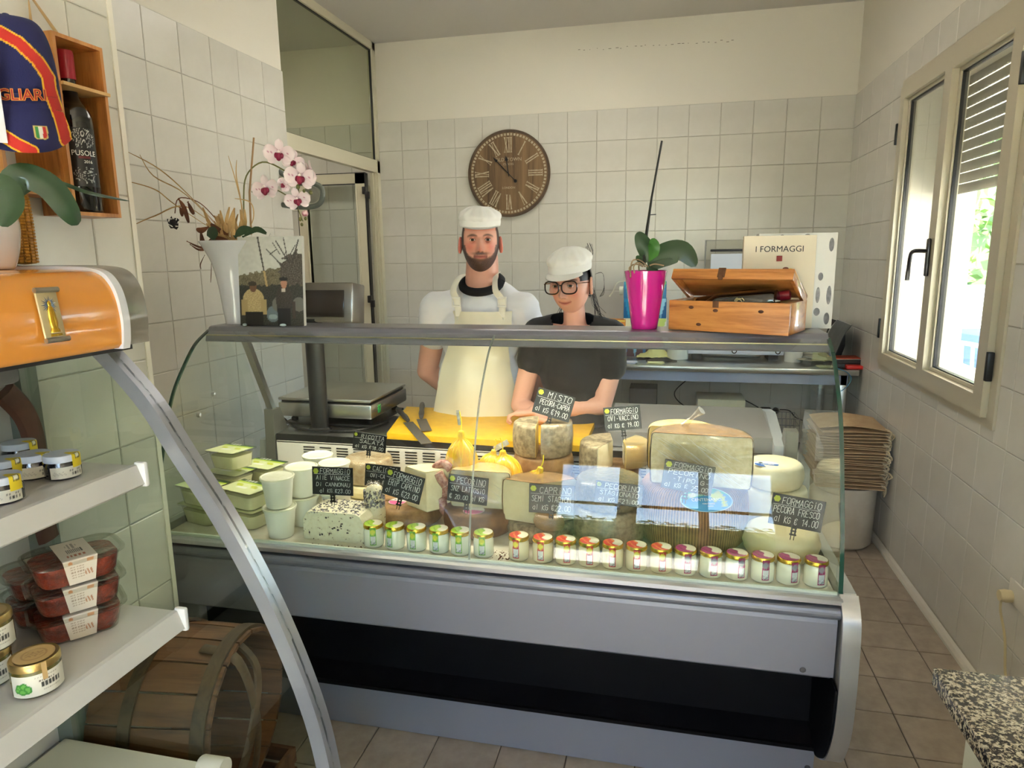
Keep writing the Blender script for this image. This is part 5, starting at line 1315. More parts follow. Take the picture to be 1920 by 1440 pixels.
def roman(txt):
    wd = {'I': .016, 'V': .030, 'X': .028}; tot = sum(wd[c] for c in txt); x = -tot/2; b = B(); z0, z1 = .150, .252
    def bar(xa, xb, t=.0042, k_=1.35): t *= k_; b.add([(xa-t/2, -.0225, z0), (xa+t/2, -.0225, z0), (xb+t/2, -.0225, z1), (xb-t/2, -.0225, z1)], [(0, 1, 2, 3)])
    for c in txt:
        w_ = wd[c]; m = x+w_/2
        if c == 'I': bar(m, m, .0058); sr = [(m-.007, m+.007, z0), (m-.007, m+.007, z1)]
        elif c == 'V': bar(m, x+.004, .0066); bar(m, x+w_-.004, .0032); sr = [(x-.002, x+.011, z1), (x+w_-.010, x+w_+.001, z1)]
        else: bar(x+.004, x+w_-.004, .0032); bar(x+w_-.004, x+.004, .0066); sr = [(x-.002, x+.011, z1), (x+w_-.011, x+w_+.001, z1), (x-.002, x+.011, z0), (x+w_-.011, x+w_+.001, z0)]
        for (p, q, z) in sr: b.box(p, q, -.0228, -.0222, z-.0022, z+.0022)
        x += w_
    return b
for h_ in range(1, 13):
    part('numeral', roman(ROM[h_]), cream, ck, rot=(0, h_*PI/6, 0), fix=False)
def hand_b(L, w_, tail):
    return B().prism([(-w_*.4, -tail), (w_*.4, -tail), (w_*.5, 0), (w_*.5, L*.72), (w_*1.7, L*.76), (0, L), (-w_*1.7, L*.76), (-w_*.5, L*.72), (-w_*.5, 0)], -.029, -.026, 1)
part('minute_hand', hand_b(.165, .006, .075).lathe([(0, 0), (.012, 0), (.012, .003), (0, .003)], 16, T(0, -.026, -.075) @ RX(PI/2)), black_p, ck, rot=(0, math.radians(-44), 0))
part('hour_hand', hand_b(.125, .007, .02), black_p, ck, rot=(0, math.radians(-8), 0))
bpy.context.view_layer.update()
Fc = frame(cc+Vector((0, -.0222, 0)), (0, -1, 0))
for tx, sz, oy in (('OLD  TOWN', .034, .098), ('CLOCKS', .020, .066), ('LONDON', .022, -.100)):
    wtext(tx, sz, Fc, cream, ck, (0, oy))

# photo canvas
a = PXY(430, 437, -3.0); c = PXY(563, 606, -3.0)
def old_photo(U, V):
    n_ = len(U); c = np.empty((n_, 3)); X, Y = U, V
    nz = np.array([noise.noise(Vector((x*18, y*24, 0))) for x, y in zip(X, Y)]); nf = np.array([noise.noise(Vector((x*70, y*90, 3))) for x, y in zip(X, Y)])
    c[:] = (196, 196, 188); c += (nz*8)[:, None]
    hill = .56+.16*X+.03*nz; m = Y < hill; c[m] = np.array((112, 104, 82))+(nf[m]*46)[:, None]+(nz[m]*18)[:, None]
    m = (Y > .45) & (np.hypot((X-.9)/.26, (Y-.62)/.2) < 1+.4*nz); c[m] = np.array((84, 78, 70))+(nf[m]*60)[:, None]
    m = Y < .46+.03*nz; c[m] = np.array((58, 58, 52))+(nf[m]*34)[:, None]
    for (x0, y0, x1, y1, w_) in ((.80, .70, .60, .95, .006), (.78, .72, .72, .98, .005), (.84, .7, .95, .96, .006), (.7, .66, .45, .86, .005), (.6, .85, .5, .8, .004), (.82, .8, .9, .9, .004), (.66, .8, .55, .93, .004)):
        t = np.clip(((X-x0)*(x1-x0)+(Y-y0)*(y1-y0))/((x1-x0)**2+(y1-y0)**2), 0, 1); d = np.hypot(X-x0-t*(x1-x0), Y-y0-t*(y1-y0)); c[d < w_*1.4] = (70, 66, 62)
    t = np.clip((Y-.44)/.54, 0, 1); d = np.abs(X-(.44-.12*t)); c[(d < .012) & (Y > .62)] = (70, 66, 60); c[(d < .016) & (Y > .44) & (Y < .62)] = (176, 152, 104)
    def el(x, y, rx, ry): return np.hypot((X-x)/rx, (Y-y)/ry) < 1
    c[el(.52, .13, .10, .09)] = (108, 122, 128); c[el(.52, .10, .07, .03)] = (150, 166, 172); c[el(.60, .24, .09, .08)] = (112, 112, 104); c[el(.93, .24, .10, .08)] = (112, 112, 104)
    m = el(.22, .29, .17, .13) | ((np.abs(X-.22) < .15) & (Y > .16) & (Y < .30)); c[m] = np.array((184, 164, 118))+(nf[m]*40)[:, None]
    m = (np.abs(X-.07) < .05) & (Y < .3) & (Y > .12); c[m] = (172, 150, 104); m = (np.abs(X-.38) < .04) & (Y < .3) & (Y > .13); c[m] = (176, 154, 108)
    m = (np.abs(X-.22) < .14) & (Y < .16); c[m] = (34, 32, 30)
    c[el(.22, .435, .055, .055)] = (116, 84, 62); c[el(.21, .475, .065, .028)] = (66, 58, 50)
    m = el(.70, .30, .13, .15) | ((np.abs(X-.70) < .11) & (Y > .15) & (Y < .33)); c[m] = np.array((64, 58, 54))+(nf[m]*22)[:, None]
    m = (np.abs(X-.70) < .10) & (Y < .20); c[m] = (30, 28, 30); m = (np.abs(X-.855) < .025) & (Y < .27) & (Y > .08); c[m] = (70, 60, 54)
    c[el(.705, .475, .048, .055)] = (176, 128, 104); c[el(.70, .525, .07, .022)] = (38, 36, 36); c[(np.abs(X-.70) < .03) & (Y > .38) & (Y < .42)] = (200, 190, 176)
    return c
w_, h_ = (c.x-a.x)*.97, a.z-c.z
pr = thing('photo_canvas', 'small canvas print of an old photograph of two men outdoors', 'picture', ((a.x+c.x)/2+.004, -2.985, ZS), (math.radians(-5), 0, math.radians(4)))
part('canvas_block', B().box(-w_/2, w_/2, .001, .018, 0, h_), M_('canvas_edge', (205, 205, 198), .8), pr)
printed('photo_print', lambda u, v: Vector((-w_/2+u*w_, 0, v*h_)), old_photo, 100, 130, PRINT, pr)
part('hanging_ring', B().tube([(-.006, .01, h_), (0, .01, h_+.012), (.006, .01, h_), (-.006, .01, h_)], .0009, 6), steel, pr)
for i, (u, v) in enumerate(((453, 610), (546, 607))):
    q = P(u, v, 2, ZS+.004); t = part('pebble', B().sph((0, 0, 0), (.012 if i else .008, .006, .005), 14, 8), M_('pale_pebble', (176, 192, 196), .4), loc=(q.x, -3.004, ZS+.0045))
    tag(t, 'larger pale blue pebble propping the right corner of the photo canvas' if i else 'small pale blue pebble at the left corner of the photo canvas', 'pebble')

# white vase with dried flowers and orchid
vz = .285; v0 = Vector((-2.645, -2.925, ZS))
vs_ = thing('vase_arrangement', 'white glossy vase with dried flowers and a spotted orchid', 'plant', v0)
pf = [(0, 0), (.033, 0), (.037, .005), (.042, .05), (.05, .13), (.065, .21), (.088, .262), (.101, .285), (.097, .286), (.08, .262), (.058, .22), (0, .20)]
part('vase', B().lathe([(p.x, p.y) for p in spline([(a_, b_, 0) for a_, b_ in pf], 3)], 40), M_('vase_white_gloss', (214, 214, 220), .12, coat=1), vs_)
dry = M_('dried_straw', (206, 172, 118), .7, c2=(176, 138, 86), ns=20); brown_l = M_('dried_brown_leaf', (128, 76, 44), .7, c2=(84, 46, 30), ns=14); stemg = M_('orchid_stem', (104, 104, 52), .5)
black_f = M_('black_rose', (26, 18, 22), .7)
VY = -2.925
def L(u, v, dy=0): return PXY(u, v, VY+dy)-v0
def blade(b, pts, w_, n=5, M=None):
    pp = spline(pts, n); m = len(pp); vs = []
    for i, p in enumerate(pp):
        t = (pp[min(i+1, m-1)]-pp[max(i-1, 0)]).normalized(); s_ = t.cross(Vector((0, 1, .2))).normalized(); ww = w_*math.sin(PI*(.12+.88*(1-i/(m-1))))*.5 if i else w_*.3
        vs += [p-s_*ww, p+Vector((0, -w_*.08, 0)), p+s_*ww]
    fs = []
    for i in range(m-1): fs += [(i*3, i*3+1, i*3+4, i*3+3), (i*3+1, i*3+2, i*3+5, i*3+4)]
    return b.add(vs, fs, True, M)
base = L(438, 452)
for pts in (((438, 455), (360, 372), (300, 318), (238, 284)), ((436, 455), (350, 366), (288, 330), (262, 290)), ((436, 455), (330, 385), (290, 355), (232, 338)), ((436, 450), (350, 388), (290, 405), (246, 424)), ((452, 440), (455, 400), (445, 350), (428, 292)), ((455, 440), (452, 380), (443, 330), (444, 300)), ((460, 440), (475, 410), (470, 380), (440, 372))):
    b = B(); blade(b, [L(u, v, -.01*i) for i, (u, v) in enumerate(pts)], .0045); part('dried_blade', b, dry, vs_, fix=False)
b = B(); r_ = random.Random(8)
for k in range(26):
    u = 420+r_.uniform(-14, 40); tx, ty = u+r_.uniform(-36, 24), r_.uniform(384, 430)
    blade(b, [L(430+(u-420)*.3, 452, r_.uniform(-.02, .02)), L((u+tx)/2, (452+ty)/2+4, r_.uniform(-.04, .02)), L(tx, ty, r_.uniform(-.05, .02))], .014, 3)
part('dried_petals', b, dry, vs_, fix=False, kind='stuff')
b = B(); b.tube(spline([L(436, 452), L(400, 405), L(370, 378), L(335, 372), L(328, 400)], 5), .0018, 6)
part('dried_stem', b, brown_l, vs_)
b = B()
for k in range(16):
    a_ = k*2.4; r1 = .004+.0011*k; q = L(325, 417)
    b.add([q+Vector((math.cos(a_)*r1, -.004-.0004*k, math.sin(a_)*r1*.8)), q+Vector((math.cos(a_+.5)*(r1+.009), 0, math.sin(a_+.5)*(r1+.007))), q+Vector((math.cos(a_+1.0)*(r1+.004), .002, math.sin(a_+1)*(r1+.003)))], [(0, 1, 2)], True)
b.sph(L(325, 417), (.014, .012, .012), 12, 8)
part('dried_rose', b, black_f, vs_, fix=False)
for pts, w_ in ((((335, 373), (345, 390), (354, 418)), .02), (((352, 378), (358, 392), (364, 402)), .018), (((337, 388), (340, 396), (342, 406)), .016), (((392, 425), (378, 432), (368, 430)), .02), (((376, 432), (380, 455), (384, 470)), .022), (((428, 440), (410, 432), (395, 420)), .022), (((432, 452), (410, 448), (392, 452)), .020), (((350, 452), (370, 462), (392, 468)), .008), (((356, 458), (372, 468), (390, 468)), .008), (((384, 478), (376, 495), (377, 505)), .004), (((396, 485), (396, 510), (395, 530)), .003)):
    b = B(); blade(b, [L(u, v, -.03) for u, v in pts], w_); part('dried_leaf', b, brown_l, vs_, fix=False)
dkg = M_('orchid_leaf_green', (52, 78, 48), .35, c2=(38, 60, 38), ns=6, coat=.3)
for pts, w_ in ((((400, 450), (398, 438), (392, 428)), .05), (((440, 445), (455, 432), (475, 432)), .03), (((455, 445), (480, 430), (500, 438)), .02)):
    b = B(); blade(b, [L(u, v, -.04) for u, v in pts], w_); part('orchid_leaf', b, dkg, vs_, fix=False)
part('bamboo_stick', B().tube([L(471, 440), L(468, 360), L(476, 258)], [.0035, .0035, .003], 8), M_('bamboo', (150, 116, 74), .6), vs_)
b = B(); b.tube(spline([L(460, 440), L(457, 380), L(462, 330), L(492, 304), L(530, 318), L(556, 340), L(560, 380)], 5), .0026, 8); b.tube(spline([L(472, 360), L(500, 350), L(530, 362), L(548, 375)], 4), .002, 6)
b.tube(spline([L(552, 372), L(560, 395), L(568, 415)], 4), .0018, 6)
part('orchid_stem', b, stemg, vs_)
petm = vcol_mat('orchid_petal', .5, .1)
def orchid(cpt, sc_, yaw, roll, pitch=0):
    b = B(); U = []; cols = []
    def pet(ang, L_, W_, tilt):
        nonlocal b, cols
        nu, nv = 10, 10; vs = []
        for j in range(nv+1):
            for i in range(nu+1):
                s_ = j/nv; q = (i/nu-.5)*2; ww = W_*math.sin(PI*min(s_*.92+.08, 1))**.55*(.5+.5*s_); x = q*ww; y = s_*L_
                z = -.15*q*q*W_-tilt*s_*s_*L_*.3; ca, sa = math.cos(ang), math.sin(ang)
                vs.append((x*ca-y*sa, z, x*sa+y*ca))
                d = .5+.5*noise.noise(Vector((x*420+ang*9, y*420, 1))); spot = d > .72+.25*s_*abs(q); base_ = np.array((236, 222, 222))
                cols.append((176, 90, 130) if spot and s_ < .85 else tuple(base_-np.array((14, 24, 18))*(1-s_)))
        fs = [(j*(nu+1)+i, j*(nu+1)+i+1, (j+1)*(nu+1)+i+1, (j+1)*(nu+1)+i) for j in range(nv) for i in range(nu)]
        b.add(vs, fs, True)
    for k, (an, L_, W_) in enumerate(((0, .030, .012), (2.25, .030, .012), (-2.25, .030, .012), (PI/2*.95, .034, .021), (-PI/2*.95, .034, .021))): pet(an, L_, W_, .2)
    me = b.mesh('petals'); setcol(me, cols); M = T(*cpt) @ RZ(yaw) @ RX(pitch) @ RY(roll) @ Matrix.Scale(sc_, 4); me.transform(M)
    f = part('orchid_flower', me, petm, vs_)
    lb = B().sph((0, -.006, -.006), (.006, .006, .009), 12, 8).sph((.006, -.005, -.004), (.004, .004, .006), 10, 6).sph((-.006, -.005, -.004), (.004, .004, .006), 10, 6)
    me = lb.mesh('lip'); me.transform(M); part('flower_lip', me, M_('orchid_lip', (134, 14, 56), .4), f)
    me = B().sph((0, -.007, .004), .0032, 10, 6).mesh('column'); me.transform(M); part('flower_column', me, M_('orchid_column', (240, 225, 220), .4), f)
for (u, v, s_, yw, rl, pt) in ((524, 288, 1.15, .25, .1, .15), (499, 354, 1.12, -.05, -.1, 0), (564, 332, 1.2, .2, .15, .1), (558, 374, 1.0, .3, -.2, .25), (548, 302, .9, .7, .3, 0), (583, 322, .95, -.8, .4, .1), (531, 346, .6, .9, .8, .4)):
    orchid(L(u, v, -.045 if s_ > 1 else -.02), s_*1.35, yw, rl, pt)
b = B(); b.sph(L(572, 400, -.03), (.011, .01, .010), 12, 8); part('orchid_bud', b, M_('bud_pink', (222, 190, 190), .4, c2=(170, 40, 80), ns=60), vs_)
for u, v, r_0 in ((559, 350, .008), (570, 358, .006), (583, 361, .007), (563, 411, .007), (573, 410, .006), (566, 421, .006)):
    part('orchid_bud', B().sph(L(u, v, -.05), (r_0*.8, r_0*.8, r_0), 10, 8), stemg, vs_)

# magenta pot with a young orchid
q0 = PXY(1208, 615, -2.935); pk = thing('orchid_pot', 'magenta glossy pot with broad leafed orchid and a bare stake', 'plant', (q0.x, -2.935, ZS))
kx = depth(q0)/FPX; rb_, rt = 23.5*kx, 39*kx; hp = PXY(1210, 507, -2.935).z-ZS
part('pot', B().lathe([(0, 0), (rb_, 0), (rb_+.001, .003), (rb_+(rt-rb_)*.5, hp*.5), (rt, hp-.001), (rt-.002, hp), (rt-.004, hp-.004), (rb_, hp*.9), (0, hp*.9)], 48), M_('magenta_gloss', (204, 30, 140), .12, coat=1), pk)
def K(u, v, dy=0): return PXY(u, v, -2.935+dy)-Vector((q0.x, -2.935, ZS))
part('bark', B().grid(lambda u, v: Vector((rt*.93*v*math.cos(2*PI*u), rt*.93*v*math.sin(2*PI*u), hp-.008+.012*noise.noise(Vector((v*6*math.cos(6.28*u), v*6*math.sin(6.28*u), 0))))), 30, 8), M_('bark_brown', (72, 54, 38), .9, c2=(40, 30, 22), ns=60, bump=.6), pk, fix=False)
b = B()
for pts in (((1215, 500), (1200, 488), (1185, 490), (1182, 520)), ((1210, 500), (1196, 492), (1188, 500), (1190, 512)), ((1205, 500), (1198, 498), (1199, 515)), ((1218, 498), (1228, 495), (1245, 498)), ((1200, 496), (1188, 496), (1180, 502), (1181, 510))):
    b.tube(spline([K(u, v, -rt*.9 if v > 498 else -.02) for u, v in pts], 4), .0022, 6)
part('aerial_roots', b, M_('root_tan', (160, 134, 104), .7), pk)
part('stake', B().tube([K(1207, 492), K(1212, 440), K(1222, 370), K(1241, 264)], [.0052, .005, .0032, .003], 8), M_('dark_stake', (30, 28, 24), .5), pk)
part('stake_clip', B().tube([K(1216, 403), K(1230, 402)], .0015, 6), black_p, pk)
def leaf3(b, pts, w_, cup=.25):
    pp = spline(pts, 6); m = len(pp); n = 6; vs = []
    for i, p in enumerate(pp):
        t = (pp[min(i+1, m-1)]-pp[max(i-1, 0)]).normalized(); s_ = t.cross(Vector((0, -1, .35))).normalized(); nn = s_.cross(t)
        f = i/(m-1); ww = w_*math.sin(PI*(f*.9+.1)**.9)**.6 if f < 1 else 0
        for j in range(n+1): q = (j/n-.5)*2; vs.append(p+s_*q*ww/2+nn*(-abs(q)*cup*ww*.5))
    fs = [(i*(n+1)+j, i*(n+1)+j+1, (i+1)*(n+1)+j+1, (i+1)*(n+1)+j) for i in range(m-1) for j in range(n)]
    return b.add(vs, fs, True)
lg = M_('leaf_bright', (62, 112, 44), .3, coat=.4)
for pts, w_, mt in ((((1213, 492), (1212, 470), (1203, 450), (1194, 436)), .050, dkg), (((1218, 492), (1222, 475), (1226, 460), (1222, 447)), .040, lg), (((1214, 494), (1245, 476), (1280, 470), (1305, 500)), .075, dkg), (((1214, 496), (1235, 490), (1262, 486)), .025, dkg), (((1210, 495), (1200, 486), (1192, 482)), .022, dkg), (((1216, 497), (1225, 508), (1226, 511)), .03, dkg)):
    b = B(); leaf3(b, [K(u, v, -.01*i) for i, (u, v) in enumerate(pts)], w_); part('leaf', b, mt, pk, fix=False)

# open wooden wine box with bottles
Bq = P(1478, 631, 2, ZS); A = P(1253, 618, 2, ZS); bw = (Bq-A).length; bh = .088; bd_ = .175; bang = math.atan2(Bq.y-A.y, Bq.x-A.x)
wx0 = thing('wine_box', 'open pine wine box on the counter holding two dark bottles', 'box', (A.x, A.y, ZS+.001), bang)
WM = T(A.x, A.y, ZS+.001) @ RZ(bang)
part('front_panel', B().rbox(0, bw, 0, .011, 0, bh, .0015), pine, wx0); part('back_panel', B().rbox(0, bw, bd_-.011, bd_, 0, bh, .0015), pine, wx0)
part('side_panel', B().rbox(0, .011, .011, bd_-.011, 0, bh, .0015), pine, wx0); part('side_panel', B().rbox(bw-.011, bw, .0112, bd_-.0112, 0, bh, .0015), pine, wx0)
part('bottom_panel', B().box(.011, bw-.011, .011, bd_-.011, .004, .010), pine, wx0)
lidl = part('lid', B().rbox(0, bw, -bd_, 0, 0, .010, .0015), pine, wx0, loc=(0, bd_, bh+.004), rot=(math.radians(-27), 0, 0))
part('lid_lip', B().rbox(0, bw, -bd_, -bd_+.010, -.022, 0, .0012).rbox(0, .010, -bd_+.01, -.004, -.022, 0, .0012).rbox(bw-.010, bw, -bd_+.01, -.004, -.022, 0, .0012), pine, lidl)
rust = M_('rusty_latch', (104, 70, 46), .5, .4)
part('latch', B().rbox(bw*.40, bw*.40+.022, -bd_-.003, -bd_, -.018, .012, .003).rbox(bw*.40+.004, bw*.40+.018, -bd_-.005, -bd_, -.026, -.010, .003), rust, lidl)
part('latch_plate', B().rbox(bw*.385, bw*.385+.018, -.002, 0, bh-.018, bh, .001), rust, wx0)
for kx_, kz in ((.20, .78), (.41, .70), (.78, .72), (.27, .22)):
    part('knot', B().lathe([(0, .0006), (.0045, .0004), (.006, 0)], 14, T(bw*kx_, -.0002, bh*kz) @ RX(PI/2) @ Matrix.Diagonal((1.3, .8, 1, 1))), M_('knot_dark', (84, 46, 22), .6), wx0)
blackg = M_('black_bottle_glass', (12, 12, 14), .1, coat=1); redw = M_('red_capsule', (164, 30, 48), .35, coat=.3)
def bottle(root, M, R=.038, Lb=.30, capm=redw):
    pr = [(0, 0), (R*.9, 0), (R, .006), (R, Lb*.58), (R*.9, Lb*.66), (R*.42, Lb*.76), (R*.38, Lb*.84), (R*.38, Lb*.98), (0, Lb*.98)]
    sp = [(0, 0), (R*.9, 0), (R, .006), (R, Lb*.30)]+[(p.x, p.y) for p in spline([(R, Lb*.56, 0), (R*.93, Lb*.64, 0), (R*.62, Lb*.72, 0), (R*.40, Lb*.78, 0), (R*.37, Lb*.85, 0)], 4)]+[(R*.37, Lb*.98), (0, Lb*.98)]
    part('glass', B().lathe(sp, 36, M), blackg, root)
    part('capsule', B().lathe([(R*.40, Lb*.84), (R*.42, Lb*.97), (R*.40, Lb*.99), (0, Lb)], 28, M), capm, root)
bt = thing('wine_bottle', 'dark wine bottle lying in the open pine box, neck to the left', 'bottle', tuple(WM @ Vector((.225, .050, .084))), bang)
M0 = RY(math.radians(-90-6)) @ T(0, 0, -.075); bottle(bt, M0, .034, .27, blackg)
for k, (tx, oz) in enumerate((('1', 0),)): pass
lb_ = B(); 
for k in range(3): lb_.tube([(-.02+.007*math.cos(a_)*(1+k*.5), -.0345+.001*k, .004+.006*math.sin(a_)*(1+k*.5)) for a_ in [2*PI*i/14+k for i in range(13)]], .0008, 4)
part('label_swirl', lb_, M_('swirl_gold', (190, 176, 130), .4), bt)
bt = thing('wine_bottle', 'dark wine bottle with red capsule lying in the open pine box', 'bottle', tuple(WM @ Vector((.185, .110, .082))), bang+.1)
bottle(bt, RY(math.radians(80)) @ T(0, 0, -.135), .034, .27)

# cheese book and white printed box
bx = PXY(1388, 605, -2.90); by_ = PXY(1523, 605, -2.90); topz = PXY(1455, 442, -2.90).z
bkw = by_.x-bx.x
bk = thing('cheese_book', 'cream book titled I FORMAGGI standing behind the wine box', 'book', (bx.x, -2.893, ZS+.001), (math.radians(-2), 0, 0))
part('cover', B().rbox(0, bkw, 0, .004, 0, topz-ZS, .001).rbox(0, bkw, .022, .026, 0, topz-ZS, .001).rbox(0, .003, 0, .026, 0, topz-ZS, .001), M_('book_cream', (222, 212, 190), .5), bk)
part('pages', B().box(.003, bkw-.004, .004, .022, .003, topz-ZS-.004), M_('page_edge', (226, 220, 204), .8), bk)
bpy.context.view_layer.update(); Fb = bk.matrix_world @ T(bkw*.5, -.0006, topz-ZS) @ RX(PI/2)
wtext('I FORMAGGI', .0245, Fb, ink_b, bk, (0, -.040), bold=.0003)
part('red_mark', B().box(bkw*.5-.007, bkw*.5+.009, -.0008, 0, topz-ZS-.075, topz-ZS-.059), M_('red_square', (150, 40, 34), .5), bk)
part('cover_fruit', B().sph((bkw*.66, 0, topz-ZS-.105), (.014, .0012, .009), 12, 8), M_('pear_yellow', (196, 168, 60), .5), bk)
part('cover_fruit_stalk', B().sph((bkw*.60, 0, topz-ZS-.098), (.009, .0012, .006), 12, 8), M_('pear_brown', (110, 56, 40), .5), bk)
qx = PXY(1413, 600, -2.84); qr = PXY(1557, 600, -2.845); qh = PXY(1500, 436, -2.84).z-ZS
gb_ = thing('printed_box', 'white cardboard box printed with grey vegetables behind the cream book', 'box', (qx.x, -2.862, ZS-.002))
wbx = qr.x-qx.x
part('carton', B().rbox(0, wbx, 0, .070, 0, qh, .001), M_('carton_white', (222, 222, 218), .5), gb_)
grv = M_('grey_print', (150, 150, 152), .6, c2=(110, 112, 116), ns=40)
for (x, z, rx, rz) in ((wbx*.80, .10, .006, .024), (wbx*.82, .155, .007, .012), (wbx*.80, .05, .009, .012), (wbx*.30, qh-.012, .008, .008), (wbx*.62, qh-.010, .009, .007), (wbx*.93, qh-.035, .007, .02), (wbx*.94, .10, .007, .028), (wbx*.93, .03, .008, .018)):
    part('vegetable_print', B().sph((x, -.0002, z), (rx, .0008, rz), 12, 8), grv, gb_)
for (y, z, rz) in ((.018, qh-.04, .02), (.042, qh-.035, .017), (.03, .11, .03), (.03, .04, .02)): part('vegetable_print', B().sph((wbx+.0002, y, z), (.0008, .009, rz), 12, 8), grv, gb_)

# ---- scale
sc_ = thing('shop_scale', 'steel shop scale with square plate and black display column', 'scale', (-2.50, -2.42, .884))
sx, sd = .208, .19
part('scale_base', B().rbox(-.20, .20, -.17, .17, .0, .010, .003), black_p, sc_)
for x in (-.17, .17):
    for y in (-.13, .13): part('foot', B().lathe([(0, 0), (.014, 0), (.014, .012), (.008, .016), (.008, .032), (0, .032)], 14, T(x, y, .010)), black_p, sc_)
part('scale_body', B().rbox(-sx, sx, -sd, sd, .038, .098, .008, 2), steel, sc_)
part('gap', B().box(-sx+.012, sx-.012, -sd+.012, sd-.012, .098, .106), black_p, sc_)
part('weighing_plate', B().rbox(-sx+.002, sx-.002, -sd+.001, sd-.001, .106, .118, .004, 2), steel, sc_)
part('green_label', B().rbox(sx-.0005, sx+.001, -.13, -.10, .052, .086, .001), M_('green_sticker', (60, 160, 84), .5), sc_)
pc = PXY(603, 720, -2.60)-Vector((-2.50, -2.42, .884))
part('display_column', B().lathe([(.05, -.004), (.052, 0), (.046, .006), (.038, .012), (.0385, .45)], 28, T(pc.x, -.215, -.004) @ Matrix.Diagonal((1, .7, 1, 1))), black_p, sc_)
part('display_head', B().rbox(-.14, .135, -.06, .05, .0, .155, .008, 2), M_('steel_dark', (150, 146, 140), .3, .9), sc_, loc=(pc.x+.045, -.20+.02, .425), rot=(math.radians(-8), 0, 0))
part('display_screen', B().rbox(-.12, .10, -.064, -.058, .02, .125, .004), M_('screen_dark', (52, 44, 38), .15, coat=.6), sc_, loc=(pc.x+.045, -.20+.02, .425), rot=(math.radians(-8), 0, 0))
cb = B(); cb.tube(spline([PXY(520, 780, -2.64), PXY(560, 806, -2.66), PXY(620, 815, -2.66), PXY(690, 795, -2.62), PXY(730, 775, -2.4)], 6), .0045, 8)
cb = B().tube(spline([Vector((-2.69, -2.60, .91)), Vector((-2.60, -2.66, .889)), Vector((-2.48, -2.68, .889)), Vector((-2.33, -2.64, .889)), Vector((-2.27, -2.5, .889))], 6), .0045, 8)
tag(part('power_cable', cb, black_p), 'black cable lying on the worktop in front of the scale', 'cable')
# ---- yellow cutting board and knives
pa_ = [P(u, v, 2, .906) for u, v in ((689, 809), (1085, 836), (1085, 776), (754, 766))]
x1b = -1.42
bb = B().prism([(-2.175, -2.735), (x1b, -2.775), (x1b, -2.30), (-2.275, -2.28)], .884, .906, 2)
tag(part('cutting_board', bb, M_('yellow_board', (236, 188, 34), .5, c2=(226, 176, 30), ns=30, bump=.1, bs=200)), 'large yellow plastic cutting board on the worktop', 'cutting board')
def knife(label, pts, bw_, z=.9085):
    q = [P(u, v, 2, z) for u, v in pts]; t = thing('cheese_knife', label, 'knife', q[1])
    d = (q[2]-q[1]); Lk = d.length; ang = math.atan2(d.y, d.x); b = B().prism([(0, -bw_/2), (Lk, -bw_/2), (Lk, bw_/2), (0, bw_/2)], 0, .0015, 2)
    part('blade', b, M_('knife_steel', (112, 108, 100), .4, .6), t, rot=(0, 0, ang), loc=(0, 0, 0))
    h0 = q[0]-q[1]; hb = B().tube(spline([Vector((0, 0, .009)), h0*.35+Vector((0, 0, .010)), h0*.7+Vector((0, 0, .010)), h0+Vector((0, 0, .009))], 4), [.0085, .0095, .011, .012, .0115, .010, .0105, .011, .0118, .0122, .011, .0098, .007], 12); part('handle', hb, M_('knife_handle', (56, 52, 50), .5), t)
    return t
knife('long dark-handled cheese cleaver lying towards the front edge of the board', ((745, 770), (765, 792), (800, 832)), .040)
knife('shorter cheese cleaver with upright handle behind the long one', ((792, 760), (790, 786), (800, 808)), .040, .9110)

# ---- steel slicer housing behind the wheels on the right, worktop
st_ = thing('steel_cover', 'low grey steel machine housing behind the cheeses on the right', 'machine', (-.985, -2.52, .884))
part('housing', B().prism([(-.16, 0), (.16, 0), (.16, .09), (-.16, .055)], -.36, .20, 0), M_('housing_grey', (150, 150, 150), .35, .5), st_)
part('side_cover', B().prism([(-.20, 0), (.17, 0), (.17, .085), (.05, .10), (-.20, .04)], .20, .235, 0), M_('housing_light', (176, 182, 188), .35, .3), st_)

# ---- steel table at the back wall with clutter
tbz = .865
tt = thing('steel_table', 'stainless steel work table along the back wall', 'table', (-1.35, -.36, 0))
part('table_top', B().rbox(-1.0, 1.325, -.34, .34, tbz-.035, tbz, .004), steel, tt)
part('apron_rail', B().box(-.95, 1.27, -.31, -.285, tbz-.10, tbz-.035), M_('rail_blue_film', (160, 172, 200), .35, .3), tt)
part('lower_shelf', B().rbox(-.95, 1.27, -.30, .30, .20, .235, .003), steel, tt)
for x in (-.93, 1.25):
    for y in (-.29, .29): part('leg', B().rbox(x-.02, x+.02, y-.02, y+.02, .0, tbz-.035, .003), steel, tt)
def onT(u, Y): return PXY(u, 690, Y).x
ZB = tbz+.001
def rb(nm, label, cat, u0, u1, vt, Y, d_, mt, z0=ZB, extra=None, pn_='carton', grp=None):
    x0, x1 = PXY(u0, vt, Y).x, PXY(u1, vt, Y).x; zt = PXY((u0+u1)/2, vt, Y).z
    t = thing(nm, label, cat, ((x0+x1)/2, Y, z0), 0, grp); w2 = (x1-x0)/2
    part(pn_, B().rbox(-w2, w2, 0, d_, 0, max(zt-z0, .004), .002), mt, t)
    return t, w2, zt-z0
t, w2, hh2 = rb('orange_packet', 'orange packet on the steel table behind the magenta pot', 'packet', 1105, 1172, 600, -.40, .12, M_('orange_pack', (228, 150, 44), .5, c2=(206, 120, 40), ns=10), pn_='bag')
part('crimped_edge', B().box(-w2, w2, -.002, .002, hh2-.012, hh2), M_('crimp', (236, 200, 90), .5), t)
